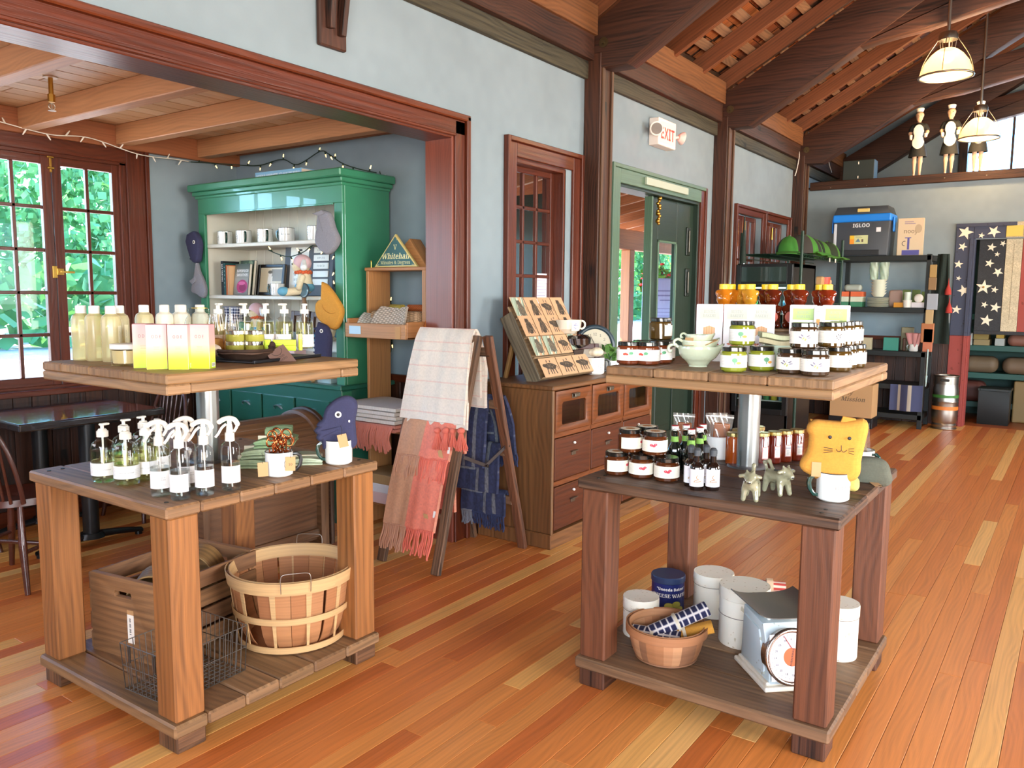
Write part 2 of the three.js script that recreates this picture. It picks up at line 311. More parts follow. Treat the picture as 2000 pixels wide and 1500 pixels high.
// main roof: shingles over spaced strips on rafters, carried by trusses
const RS = 0.55, YR = 3.66, ZR = -2.93, RZ = 0.9;
const roofY = (z) => YR + RS * ((z <= RZ ? z : 2 * RZ - z) - ZR);
{
  const sh = structGroup('roof'), tones = ['#a0561f', '#93501f', '#b0652c', '#8a4418'].map((c) => wood(c, 'oak', 0.75)), strip = ['#9a7455', '#8d694c'].map((c) => wood(c, 'oak', 0.8));
  const sl = Math.atan(RS), len = Math.hypot(1, RS), bits = tones.map(() => []), st = [[], []];
  part(sh, 'roof_deck', [-1, 1].flatMap((s) => bar([5.1, roofY(-3.4) + 0.085, s < 0 ? -3.4 : 2 * RZ + 3.4], [5.1, roofY(RZ) + 0.085, RZ], 15.2, 0.04, 0)), wood('#5a3a22', 'oak', 0.9));
  for (let z = -3.05; z < 0.9; z += 0.19) for (let x = 2.6; x < 12.4; x += rr(0.09, 0.2)) if (x + z * 0.2 > 2.6) {
    const w = rr(0.09, 0.19), g = bx(w, 0.01, 0.21); ro(g, -sl, 0, 0); mv(g, x, roofY(z + 0.09) + 0.04 + rr(0, 0.006), z + 0.09); bits[Math.floor(rnd() * 4)].push(g);
  }
  bits.forEach((g, i) => { const o = part(sh, 'shingle', M(g), tones[i]); o.userData.kind = 'stuff'; });
  let n = 0;
  for (let z = -2.9; z < 1.0; z += 0.165) for (const [xa, xb] of [[2.0, 4.1], [4.1, 6.6], [6.6, 9.4], [9.4, 12.4]]) {
    const g = bx(xb - xa - 0.004, 0.02, 0.085, (xa + xb) / 2, 0, 0); ro(g, -sl, 0, 0); mv(g, 0, roofY(z) + 0.012, z); part(sh, 'lath_strip', g, strip[n++ % 2]);
  }
  const raf = wood('#8f5533', 'oak', 0.6), g0 = bar([0, 0, 0], [0, RS * 4.1, 4.1], 0.05, 0.15, 0.004);
  for (let x = 2.16; x < 12.3; x += 0.62) if (Math.abs(((x - 2.8 + 100 * 2.48) % 2.48 + 2.48) % 2.48 - 0) > 0.12) { const o = part(sh, 'rafter', g0, raf); o.position.set(x, roofY(-3.15) - 0.09, -3.15); }
  const bl = wood('#8d5a33', 'oak', 0.6);
  for (const [a, b] of [[-2.2, 2.71], [2.89, 5.19], [5.37, 7.67], [7.85, 10.25], [10.43, 12.4]]) {
    const y = 3.415; part(sh, 'blocking', bx(b - a, 0.2, 0.03, (a + b) / 2, y, -2.96), bl);
    part(sh, 'wall_beam', bb(a, b, 3.15, 3.35, ZW, -2.97, 0.004), BEAM); part(sh, 'wall_plate', bb(a, b, 3.03, 3.15, ZW, -3.015, 0.004), PLATE);
  }
  struct('ceiling', bb(-2.3, 12.5, 3.3, 3.36, -3.4, ZB, 0), BEAM); struct('trim_6', bb(-2.3, 12.5, 3.36, 3.6, -3.2, -3.1, 0), BEAM);   // soffit over the wall
}
for (const x of [0.32, 2.8, 5.28, 7.76, 10.34, 12.3]) {
  const t = structGroup('truss'), h = (z) => 3.34 + RS * (z + 3.08);
  part(t, 'truss_rafter', mv(ro(ext([[-3.08, 3.1], [-3.08, 3.34], [RZ, h(RZ)], [2 * RZ + 3.08, 3.34], [2 * RZ + 3.08, 3.1], [2 * RZ + 2.72, 3.1], [RZ, h(RZ) - 0.3], [-2.72, 3.1]], 0.16, 0.006), 0, -PI / 2, 0), x + 0.08, 0, 0), BEAM);
  const lo = [], up = []; for (let i = 0; i <= 16; i++) { const z = -2.25 + (RZ + 2.25) * i / 16, e = Math.min(1, i / 5), y = 3.53 + 0.2 * (z + 2.25) + 0.035 * Math.sin(e * PI); lo.push([z, y]); up.push([z, Math.min(h(z) - 0.28, y + 0.27)]); }
  const half = [...lo, ...up.reverse()];
  part(t, 'truss_collar', [mv(ro(ext(half, 0.14, 0.004), 0, -PI / 2, 0), x + 0.07, 0, 0), mv(ro(ext(half.map(([z, y]) => [2 * RZ - z, y]).reverse(), 0.14, 0.004), 0, -PI / 2, 0), x + 0.07, 0, 0)], BEAM);
  part(t, 'bolt', [ro(cyl(0.035, 0.035, 0.008), 0, 0, PI / 2), ro(cyl(0.014, 0.014, 0.03), 0, 0, PI / 2)].map((g) => mv(g, x - 0.085, 3.26, -2.9)), metal('#6f6248', 0.5));
  if (x > 5) {
    const p = structGroup('post');
    part(p, 'post_body', bb(x - 0.09, x + 0.09, 0, 3.2, ZW, -2.915, 0.006), wood('#5c3421', 'dark', 0.55));
    for (const s of [-1, 1]) part(p, 'post_strip', bb(x + s * 0.065 - 0.014, x + s * 0.065 + 0.014, 0, 3.1, -2.915, -2.9, 0.003), wood('#6a4a32', 'oak', 0.6));
  }
}
one('wall_bracket', 'brown wooden bracket with two carved ribs at the top edge of the photo', 'bracket', [bb(2.7, 2.87, 2.66, 3.2, ZW, ZW + 0.03, 0.008), bar([2.73, 3.2, ZW + 0.1], [2.75, 2.74, ZW + 0.04], 0.03, 0.05), bar([2.84, 3.2, ZW + 0.1], [2.82, 2.72, ZW + 0.04], 0.03, 0.05)], BEAM);
// ceiling of the left room
{
  const c = structGroup('ceiling_left_room'), tones = ['#dcb184', '#d5a676', '#e2bb90', '#cfa06e'].map((k) => wood(k, 'fir', 0.5));
  for (let z = ZB, i = 0; z > ZL; z -= 0.145, i++) for (let x = 0.9 - (i % 3) * 0.7; x < XR;) { const l = Math.min(pick([1.3, 1.9, 2.4]), XR - x); part(c, 'ceiling_board', bb(x, x + l - 0.002, 2.62, 2.64, z - 0.142, z, 0.004), tones[Math.floor(rnd() * 4)]); x += l; }
  part(c, 'roof_deck', bb(-1.1, XR + 0.2, 2.66, 2.72, ZL - 0.14, ZB, 0), tones[0]);
  const bm = wood('#cd9262', 'fir', 0.5);
  for (const x of [0.62, 1.24, 1.86, 2.48, 3.1, 3.72]) part(c, 'ceiling_beam', bb(x - 0.045, x + 0.045, 2.49, 2.62, ZL + 0.05, ZB, 0.005), bm);
  part(c, 'ceiling_edge_board', bb(-1, XR, 2.47, 2.62, ZL, ZL + 0.05, 0.004), wood('#a5633c', 'fir', 0.5));
  part(c, 'ceiling_edge_board', bb(XR - 0.03, XR, 2.55, 2.62, ZL, ZB, 0.004), wood('#a5633c', 'fir', 0.5));
  struct('roof_left_room', bb(-1.3, XR + 0.6, 2.74, 2.8, ZL - 1.5, ZB, 0), wood('#6b5a48', 'oak', 0.9));
}
// casing of the wide opening
{
  const t = structGroup('trim_5'), x = 3.7, y = 2.4;
  part(t, 'jamb_lining', bb(x - 0.014, x + 0.01, 0, y, ZB - 0.01, ZW + 0.015, 0.003), PINKJAMB); part(t, 'head_lining', bb(-0.4, x - 0.014, y - 0.014, y + 0.01, ZB - 0.01, ZW + 0.015, 0.003), BROWN);
  part(t, 'casing_side', [bb(x + 0.012, x + 0.1, 0, y + 0.09, ZW, ZW + 0.02, 0.004), bb(x, x + 0.018, 0, y + 0.01, ZW, ZW + 0.03, 0.005)], BROWN); part(t, 'casing_band', bb(x + 0.1, x + 0.135, 0, y + 0.125, ZW, ZW + 0.04, 0.006), BROWN);
  part(t, 'casing_head', [bb(-0.4, x + 0.1, y + 0.012, y + 0.095, ZW, ZW + 0.02, 0.004), bb(-0.4, x + 0.018, y - 0.002, y + 0.014, ZW, ZW + 0.03, 0.005)], BROWN); part(t, 'casing_band', bb(-0.4, x + 0.135, y + 0.095, y + 0.13, ZW, ZW + 0.04, 0.006), wood('#7a3a1e', 'oak', 0.35));
}
// windows: a frame, sashes with muntins and one pane each light
function casing(w, x0, x1, y0, y1, z, s, cw, m, sill = true) {         // s = +1 when the room lies at larger z
  const q = (a, b, c, d, p) => bb(a, b, c, d, Math.min(z, z + s * p), Math.max(z, z + s * p), 0.004);
  part(w, 'casing', [q(x0 - cw, x0, y0, y1 + cw, 0.022), q(x0 - cw - 0.03, x0 - cw, y0, y1 + cw + 0.03, 0.04)], m); part(w, 'casing', [q(x1, x1 + cw, y0, y1 + cw, 0.022), q(x1 + cw, x1 + cw + 0.03, y0, y1 + cw + 0.03, 0.04)], m);
  part(w, 'casing', [q(x0, x1, y1, y1 + cw, 0.022), q(x0 - cw, x1 + cw, y1 + cw, y1 + cw + 0.03, 0.04)], m);
  if (sill) part(w, 'window_sill', q(x0 - cw - 0.03, x1 + cw + 0.03, y0 - 0.035, y0, 0.075), m);
}
function sash(w, x0, x1, y0, y1, z, cols, rows, m, st = 0.05) {
  const d = 0.02;
  part(w, 'sash_frame', [bb(x0, x0 + st, y0, y1, z - d, z + d), bb(x1 - st, x1, y0, y1, z - d, z + d), bb(x0 + st, x1 - st, y0, y0 + st, z - d, z + d), bb(x0 + st, x1 - st, y1 - st, y1, z - d, z + d)], m);
  const gx = x0 + st, gw = (x1 - x0 - 2 * st) / cols, gy = y0 + st, gh = (y1 - y0 - 2 * st) / rows;
  for (let i = 1; i < cols; i++) part(w, 'muntin', bb(gx + gw * i - 0.011, gx + gw * i + 0.011, gy, gy + gh * rows, z - 0.014, z + 0.014), m);
  for (let j = 1; j < rows; j++) part(w, 'muntin', bb(gx, gx + gw * cols, gy + gh * j - 0.011, gy + gh * j + 0.011, z - 0.014, z + 0.014), m);
  for (let i = 0; i < cols; i++) for (let j = 0; j < rows; j++) part(w, 'pane', flat(gw, gh, gx + gw * (i + 0.5), gy + gh * (j + 0.5), z), PANE);
}
{
  const w = structGroup('window_2'), z = ZL - 0.05;                     // tall double casement in the left room
  casing(w, 2.14, 3.14, 0.86, 2.38, ZL, 1, 0.13, BROWN);
  part(w, 'window_frame', [bb(2.14, 2.2, 0.86, 2.38, z - 0.05, ZL), bb(3.1, 3.16, 0.86, 2.38, z - 0.05, ZL), bb(2.14, 3.16, 2.36, 2.42, z - 0.05, ZL), bb(2.14, 3.16, 0.86, 0.88, z - 0.05, ZL)], BROWN);
  sash(w, 2.185, 2.655, 0.875, 2.37, z, 2, 5, BROWN, 0.06); sash(w, 2.66, 3.12, 0.875, 2.37, z, 2, 5, BROWN, 0.06);
  part(w, 'latch', [bb(2.63, 2.66, 1.58, 1.66, z + 0.02, z + 0.03), bb(2.655, 2.7, 1.6, 1.645, z + 0.02, z + 0.035), bar([2.67, 1.622, z + 0.045], [2.76, 1.62, z + 0.05], 0.012, 0.014)], BRASS);
  for (const y of [2.26, 0.9]) part(w, 'bolt', [bb(2.645, 2.66, y, y + 0.14, z + 0.02, z + 0.03), bb(2.632, 2.673, y + 0.02, y + 0.035, z + 0.02, z + 0.035), bb(2.632, 2.673, y + 0.09, y + 0.105, z + 0.02, z + 0.035)], BRASS);
  const v = structGroup('window_3'); casing(v, 0.42, 1.42, 0.86, 2.38, ZL, 1, 0.13, BROWN); sash(v, 0.42, 0.92, 0.875, 2.4, z, 2, 5, BROWN, 0.06); sash(v, 0.92, 1.42, 0.875, 2.4, z, 2, 5, BROWN, 0.06);
  const a = structGroup('window_4');                                    // beside the opening
  casing(a, 4.33, 5.03, 0.9, 2.37, ZW, 1, 0.09, BROWN); part(a, 'window_frame', [bb(4.33, 4.36, 0.9, 2.37, ZB, ZW), bb(4.93, 4.96, 0.9, 2.37, ZB, ZW), bb(4.36, 4.93, 2.34, 2.37, ZB, ZW)], BROWN);
  sash(a, 4.36, 4.93, 0.9, 2.345, -3.15, 3, 6, BROWN, 0.04);
  const b = structGroup('window_5'), c = structGroup('window_6');       // past the door
  for (const [w, x0] of [[b, 8.36], [c, 9.3]]) { casing(w, x0 + 0.01, x0 + 0.79, 1.0, 2.36, ZW, 1, 0.06, BROWN); sash(w, x0 + 0.01, x0 + 0.4, 1.0, 2.36, -3.13, 2, 3, BROWN, 0.045); sash(w, x0 + 0.4, x0 + 0.79, 1.0, 2.36, -3.13, 2, 3, BROWN, 0.045); part(w, 'latch', bb(x0 + 0.39, x0 + 0.41, 2.16, 2.3, -3.105, -3.09), BRASS); }
  for (const [x0, x1] of [[0.3, 4.1], [6.6, 9.4]]) { const k = structGroup('window_' + (x0 < 1 ? 7 : 8)); for (let i = 0; i < 4; i++) { const s = (x1 - x0) / 4; sash(k, x0 + s * i, x0 + s * (i + 1), 0.7, 2.75, 4.93, 2, 3, BROWN); } }  // unseen windows, added behind the camera to let light in
}
// exit doorway: left leaf swung out, right leaf shut
{
  const f = structGroup('door_frame_1');
  part(f, 'casing', [bb(5.63, 5.74, 0, 2.48, ZW, ZW + 0.022), bb(5.6, 5.63, 0, 2.51, ZW, ZW + 0.035)], SAGE); part(f, 'casing', [bb(7.36, 7.44, 0, 2.48, ZW, ZW + 0.022), bb(7.44, 7.48, 0, 2.51, ZW, ZW + 0.035)], BROWN);
  part(f, 'casing', [bb(5.74, 7.36, 2.37, 2.48, ZW, ZW + 0.022), bb(5.63, 7.44, 2.48, 2.51, ZW, ZW + 0.035)], SAGE);
  part(f, 'jamb_lining', [bb(5.74, 5.76, 0, 2.37, ZB, ZW), bb(7.34, 7.36, 0, 2.37, ZB, ZW), bb(5.76, 7.34, 2.345, 2.37, ZB, ZW)], DOORGREEN); part(f, 'stop_rail', bb(6.15, 7.0, 2.4, 2.46, ZW + 0.022, ZW + 0.045), mat('#aeb9a6', 0.5));
  const leaf = (n) => {
    const d = structGroup(n), w = 0.92, st = 0.13;
    part(d, 'door_rail', [bb(0, st, 0.02, 2.34, -0.024, 0.024), bb(st + 0.4, w, 0.02, 2.34, -0.024, 0.024), bb(st, st + 0.4, 1.98, 2.34, -0.024, 0.024), bb(st, st + 0.4, 0.02, 0.25, -0.024, 0.024), bb(st, st + 0.4, 0.86, 1.05, -0.024, 0.024)], DOORGREEN);
    part(d, 'door_panel', [bb(st, st + 0.4, 0.25, 0.86, -0.012, 0.012), bb(st + 0.05, st + 0.35, 0.31, 0.8, -0.016, 0.018, 0.008)], DOORGREEN); part(d, 'pane', flat(0.4, 0.93, st + 0.2, 1.515, 0), PANE);
    part(d, 'glazing_bead', [bb(st, st + 0.02, 1.05, 1.98, 0.012, 0.034), bb(st + 0.38, st + 0.4, 1.05, 1.98, 0.012, 0.034), bb(st, st + 0.4, 1.96, 1.98, 0.012, 0.034)], SAGE);
    part(d, 'door_plate', [rb(0.09, 0.26, 0.02, 0.008, 0.78, 2.0, 0.03), rb(0.09, 0.26, 0.02, 0.008, 0.78, 1.62, 0.03)], mat('#16211a', 0.4)); part(d, 'handle', [bar([0.76, 1.9, 0.05], [0.76, 2.1, 0.05], 0.014, 0.014), bar([0.76, 1.52, 0.05], [0.76, 1.72, 0.05], 0.014, 0.014)], metal('#6f6a60', 0.4));
    part(d, 'door_edge', bb(-0.022, 0.0, 0.02, 2.34, -0.035, 0.04, 0.004), SAGE); return d;
  };
  leaf('door_1').position.set(6.44, 0, -3.12); const o = leaf('door_2'); o.position.set(5.8, 0, -3.26); o.rotation.y = PI / 2 * 0.97;
  const ch = one('bell_string', 'string of small brass bells hanging at the top edge of the green door', 'bells', Array.from({ length: 11 }, (_, i) => sph(i % 3 ? 0.014 : 0.02, Math.sin(i * 2.1) * 0.008, -i * 0.021, Math.cos(i * 1.7) * 0.008, 1, 1, 1, 10, 8)), BRASS, [6.47, 2.32, -3.045]);
}

// ------------------------------------------------------------ outside
struct('ground', bb(-160, 160, -0.5, -0.12, -160, 90, 0), CONCRETE);
{
  struct('porch_floor', bb(XR + 0.16, 14, -0.3, -0.03, -5.0, ZB, 0.01), mat('#a89f92', 0.85, { map: TX.speck }));
  const p = structGroup('porch'), m = wood('#c87f4c', 'fir', 0.6), y = (z) => 2.72 + (z - ZB) * 0.18;
  for (let x = 4.4; x < 14; x += 0.46) part(p, 'porch_rafter', bar([x, y(ZB) - 0.08, ZB], [x, y(-5.4) - 0.08, -5.4], 0.045, 0.17), m);
  for (let z = ZB, i = 0; z > -5.4; z -= 0.16, i++) part(p, 'porch_board', mv(ro(bx(9.9, 0.02, 0.157), -Math.atan(0.18), 0, 0), 9.1, y(z - 0.08) + 0.02, z - 0.08), wood(i % 2 ? '#c98652' : '#bd7845', 'fir', 0.6));
  part(p, 'porch_beam', bb(4.3, 14, 2.03, 2.26, -4.56, -4.44, 0.006), m);
  for (const x of [5.0, 8.75, 12.4]) part(p, 'porch_post', bb(x - 0.06, x + 0.06, -0.03, 2.03, -4.56, -4.44, 0.006), m);
  struct('porch_roof', bar([9.1, 2.78, ZB], [9.1, 2.78 - 0.18 * 2.4, ZB - 2.4], 10, 0.02), wood('#5a4a3a', 'oak', 0.9));
  // hanging planters
  const leafy = [mat('#4f8a2e', 0.8, { side: 2 }), mat('#7fae3c', 0.8, { side: 2 })];
  const spots = [[7.72, -4.5, 'rightmost of the hanging flower baskets, its bowl half hidden behind the door leaf'], [9.55, -4.5, 'terracotta hanging basket of red and yellow flowers right of the porch post'], [7.2, -4.1, 'hanging basket peeping out at the left edge of the doorway, left of the porch post']];
  spots.forEach(([x, z, label], i) => {
    const t = thing('hanging_basket', label, 'hanging basket', [x, 1.5, z], 0, 'hanging baskets on the porch');
    part(t, 'bowl', lathe([[0, 0], [0.1, 0.01], [0.17, 0.07], [0.2, 0.16], [0.19, 0.16], [0.15, 0.06], [0, 0.03]], 20), mat('#c46f45', 0.8));
    const lf = [[], []], fl = [];
    for (let k = 0; k < 170; k++) { const a = rnd() * 6.28, r = 0.24 * Math.sqrt(rnd()), h = 0.16 + rnd() * 0.26 * (1 - r * 2) + (r > 0.18 ? -rnd() * 0.15 : 0); const g = ro(flat(0.06, 0.05), rr(-1.4, 1.4), rnd() * 6, 0); mv(g, Math.cos(a) * r, h, Math.sin(a) * r); lf[k % 2].push(g); if (k % 8 === 0) fl.push(sph(0.03, Math.cos(a) * r, h + 0.03, Math.sin(a) * r, 1, 0.6, 1, 7, 5)); }
    part(t, 'foliage', M(lf[0]), leafy[0]); part(t, 'foliage', M(lf[1]), leafy[1]); part(t, 'flowers', M(fl), mat(['#e8b23a', '#d63a2c', '#e0782c'][i], 0.7));
    part(t, 'hanger', [0, 2.1, 4.2].map((a) => rod([Math.cos(a) * 0.19, 0.16, Math.sin(a) * 0.19], [0, 0.6, 0], 0.004)), metal('#555', 0.5));
  });
  const sg = thing('porch_sign', 'pale violet notice board standing outside, seen through the glass of the green door', 'sign', [8.6, -0.03, -3.95], facing(8.6, -3.95));
  part(sg, 'board', rb(0.5, 0.8, 0.03, 0.01, 0, 1.32, 0), mat('#b9b2d6', 0.6)); part(sg, 'print', flat(0.48, 0.76, 0, 1.32, 0.017), print(128, 200, (x, w, h) => { fillAll(x, w, h, '#c3bde0'); x.fillStyle = '#6d4a72'; x.beginPath(); x.ellipse(22, 36, 16, 26, 0, 0, 7); x.fill(); fine(x, 44, 30, 70, 3, 14, '#8a7fae', 4); fine(x, 16, 84, 96, 9, 11, '#9c94c0', 2); })); part(sg, 'leg', [bb(-0.22, -0.18, 0, 0.95, -0.02, 0.02), bb(0.18, 0.22, 0, 0.95, -0.02, 0.02)], mat('#7a6f92', 0.6));
  const nt = one('paper_notice', 'white sheet of printed text taped to the window beside the wide opening', 'notice', flat(0.17, 0.21), print(96, 128, (x, w, h) => { fillAll(x, w, h, '#f2ecfa'); fine(x, 12, 16, 70, 8, 13, '#8c86a8', 2); }, 0.7, { side: 2 }), [4.83, 1.54, -3.155], 0);
}
// trees along the far side of the yard
{
  const leafG = [], N = 8000;
  for (let k = 0; k < N; k++) {
    const a = rnd() * 6.283, b = Math.acos(2 * rnd() - 1), q = 0.55 + 0.45 * Math.cbrt(rnd()), lump = 1 + 0.22 * Math.sin(a * 3 + b * 5) + 0.15 * Math.sin(a * 7 - b * 4);
    const s = rr(0.16, 0.36), g = ro(flat(s, s * 0.7), rr(-1.2, 1.2), rnd() * 6.28, rr(-1, 1)); leafG.push(mv(g, Math.sin(b) * Math.cos(a) * 3.4 * q * lump, Math.cos(b) * 4.6 * q * lump + 5.2, Math.sin(b) * Math.sin(a) * 3.4 * q * lump));
  }
  const foliage = M(leafG), trunk = lathe([[0.34, 0], [0.22, 0.8], [0.18, 4], [0.05, 8]], 10), bark = mat('#4d3b2c', 0.9);
  const hues = ['#7db356', '#5c9a58', '#9cc45c', '#68a868'].map((c) => mat(c, 0.9, { side: 2, transmission: 0.35, thickness: 0 }));
  const at = [[6.4, -28, 1.0, 'leftmost tree seen through the left window of the far room'], [13.6, -28.5, 1.1, 'tree seen in the middle of the tall casement window of the left room'], [20.8, -28, 1.05, 'tree seen at the right side of the tall casement window'], [40, -27, 1.0, 'tree seen through the window beside the wide opening'], [47.5, -27.5, 1.1, 'tree standing behind the porch post outside the doorway'], [55, -28, 1.05, 'tree seen through the open half of the doorway'], [62.5, -28, 1.1, 'tree seen through the glass of the green door']];
  at.forEach(([x, z, s, label], i) => {
    const t = thing('tree', 'leafy green ' + label, 'tree', [x, -0.12, z], i * 1.7, 'trees across the yard');
    t.scale.set(s * 0.74, s, s * 0.74); part(t, 'crown', foliage, hues[(i * 3) % 4]); part(t, 'trunk', trunk, bark);
  });
  const hedge = []; for (let k = 0; k < 17000; k++) { const g = ro(flat(0.5, 0.36), rr(-1.3, 1.3), rnd() * 6.28, rr(-1, 1)); hedge.push(mv(g, rr(-12, 95), (k % 4 ? rr(0, 11) : rr(-0.1, 2.4)), k % 4 ? rr(-36, -33) : rr(-24.8, -23.5))); }
  const h = mesh('undergrowth', M(hedge), hues[1], scene); h.userData = { label: 'dense green thicket behind and between the trees outside', category: 'undergrowth', kind: 'stuff' };
}

// ------------------------------------------------------------ the two display tables
function displayTable(label, x0, x1, z0, z1, top, shelf, deck, seams, deckZ, M_, pole) {
  const t = thing('display_table', label, 'table', [(x0 + x1) / 2, 0, (z0 + z1) / 2]), hx = (x1 - x0) / 2, hz = (z1 - z0) / 2, cx = (x0 + x1) / 2, cz = (z0 + z1) / 2, L = 0.108;
  for (const sx of [-1, 1]) for (const sz of [-1, 1]) {
    const x = sx * (hx - L / 2 - 0.014), z = sz * (hz - L / 2 - 0.014);
    part(t, 'leg', bx(L, top - 0.04 - shelf, L, x, (top - 0.04 + shelf) / 2, z, 0.006), M_.leg); part(t, 'foot', bx(L, shelf - 0.045, L, x, (shelf - 0.045) / 2, z, 0.005), M_.foot);
    for (const d of [-0.025, 0.025]) { part(t, 'screw', [cyl(0.007, 0.007, 0.002, x + d, top, z), bx(0.011, 0.0006, 0.002, x + d, top + 0.0022, z, 0)], metal('#3a3530', 0.5)); }
  }
  const bounds = [-hx, ...seams.map((s) => s - cx), hx];
  for (let i = 0; i + 1 < bounds.length; i++) {
    part(t, 'top_board', bb(bounds[i], bounds[i + 1] - 0.002, top - 0.04, top - (i % 2) * 0.0015, -hz, hz, 0.006), M_.top[i % M_.top.length]);
    part(t, 'shelf_board', bb(bounds[i], bounds[i + 1] - 0.002, shelf - 0.045, shelf - (i % 2) * 0.0015, -hz, hz, 0.007), M_.shelf[i % M_.shelf.length]);
  }
  const [dx0, dx1, dz] = deck, dt = deckZ;
  for (let i = 0; i + 1 < dz.length; i++) part(t, 'deck_board', bb(dx0 - cx, dx1 - cx, dt - 0.034, dt - (i % 2) * 0.0012, dz[i + 1] - cz + 0.002, dz[i] - cz, 0.005), M_.deck[i % M_.deck.length]);
  for (const x of [dx0 - cx + 0.045, dx1 - cx - 0.045]) part(t, 'deck_batten', bb(x - 0.045, x + 0.045, dt - 0.068, dt - 0.035, dz[dz.length - 1] - cz, dz[0] - cz, 0.005), M_.batten);
  part(t, 'deck_rail', bb(dx0 - cx + 0.09, dx1 - cx - 0.09, dt - 0.068, dt - 0.035, dz[0] - cz - 0.05, dz[0] - cz - 0.004, 0.005), M_.batten);
  const [px, pz] = [pole[0] - cx, pole[1] - cz];
  part(t, 'pole', cyl(0.043, 0.043, dt - 0.07 - top, px, top, pz, 36), metal('#a3a3a0', 0.38)); part(t, 'pole_flange', [cyl(0.075, 0.08, 0.008, px, top, pz, 30), cyl(0.09, 0.09, 0.008, px, dt - 0.077, pz, 30)], metal('#77777a', 0.45));
  return t;
}
const tan = (c, k = 'rough') => wood(c, k, 0.55);
displayTable('tan two-tier display table nearest the left room, stocked with soap, spray bottles and baskets', 1.39, 2.32, -3.2, -2.295, 0.827, 0.105, [1.46, 2.3, [-2.38, -2.64, -2.86, -3.06, -3.2]], [1.515, 1.666, 1.809, 1.973, 2.136], 1.235,
  { leg: tan('#b0713a', 'oak'), foot: tan('#8a6040'), top: ['#a87c54', '#a0734a', '#ac8058'].map((c) => tan(c, 'oak')), shelf: ['#9c7750', '#946e4a', '#a27c56'].map((c) => tan(c, 'oak')), deck: ['#b08557', '#a67a4e'].map((c) => tan(c, 'oak')), batten: tan('#b48a60', 'oak') }, [1.91, -2.83]);
displayTable('dark brown two-tier display table in front, stocked with jars, honey and white tins', 2.585, 3.51, -1.52, -0.575, 0.815, 0.115, [2.73, 3.6, [-0.65, -0.87, -1.08, -1.293, -1.49]], [2.79, 2.97, 3.15, 3.33], 1.23,
  { leg: tan('#7d4a2e', 'oak'), foot: tan('#704630'), top: ['#74533c', '#6b4b36'].map((c) => tan(c, 'dark')), shelf: ['#8d6c4e', '#856446', '#937252'].map((c) => tan(c, 'oak')), deck: ['#a8815a', '#9c7550'].map((c) => tan(c, 'oak')), batten: tan('#b0875c', 'oak') }, [3.175, -1.075]);
const UL = 1.235, UR = 1.23, TL = 0.827, TR = 0.815, SL = 0.105, SR = 0.115;
const WHITE = mat('#eeeae2', 0.35), CREAM = mat('#f0e8da', 0.45), BLACKLID = mat('#15130f', 0.25, { clearcoat: 0.6 }), ENAMEL = mat('#f2f0ea', 0.12, { clearcoat: 0.8 }), KRAFT = mat('#c49a6a', 0.8), STRING = mat('#2a2522', 0.8), TWINE = mat('#d8cdb4', 0.9);

// --- left table, top tier
{
  const body = lathe([[0, 0], [0.033, 0], [0.036, 0.006], [0.036, 0.155], [0.031, 0.17], [0.02, 0.178], [0.0185, 0.181]], 28), cap = lathe([[0.019, 0.178], [0.0195, 0.18], [0.0195, 0.206], [0.017, 0.209], [0, 0.209]], 24);
  const gold = mat('#efe3b4', 0.3, { transmission: 0.55, thickness: 0 }), milk = mat('#efe6d2', 0.4), txt = print(64, 128, (x, w, h) => { fillAll(x, w, h, '#e9dfba'); x.save(); x.translate(30, 64); x.rotate(-PI / 2); words(x, 'hair care', 0, -8, 18, '#a89f86'); words(x, 'conditioner', 0, 12, 11, '#a89f86'); x.restore(); }, 0.5);
  const mk = (m, lb) => { const t = thing('lotion_bottle', lb, 'bottle'); part(t, 'bottle_body', body, m); part(t, 'cap', cap, m === milk ? CREAM : WHITE); part(t, 'label_print', band(0.0363, 0.09, 0.09, 0.5), txt).rotation.y = 1.0; return t; };
  const A = mk(gold, ''), B = mk(milk, '');
  const rows = [[A, 1.585, -3.14, 'leftmost tall gold lotion bottle on the upper shelf, in front of the window'], [A, 1.6, -3.07, 'gold lotion bottle second from the left, close to the shelf edge'], [A, 1.62, -2.99, 'gold lotion bottle at the front of the tight group of four'], [A, 1.69, -3.06, 'rightmost gold lotion bottle of the group of four, showing upright lettering'], [A, 1.84, -3.14, 'gold lotion bottle standing alone behind the stacked cream tubs'], [B, 1.93, -3.14, 'opaque cream lotion bottle, leftmost of those behind the pink boxes'], [B, 2.01, -3.155, 'opaque cream lotion bottle second from left behind the pink boxes'], [B, 1.99, -3.11, 'opaque cream lotion bottle in front of its neighbours behind the pink boxes'], [B, 2.07, -3.1, 'rightmost opaque cream lotion bottle behind the pink boxes']];
  const done = new Set();
  for (const [s, x, z, lb] of rows) { if (!done.has(s)) { done.add(s); s.position.set(x, UL, z); s.userData.label = lb; s.userData.group = 'lotion bottles'; s.rotation.y = facing(x, z); } else copy(s, lb, [x, UL, z], facing(x, z) + rr(-0.3, 0.3)); }
}
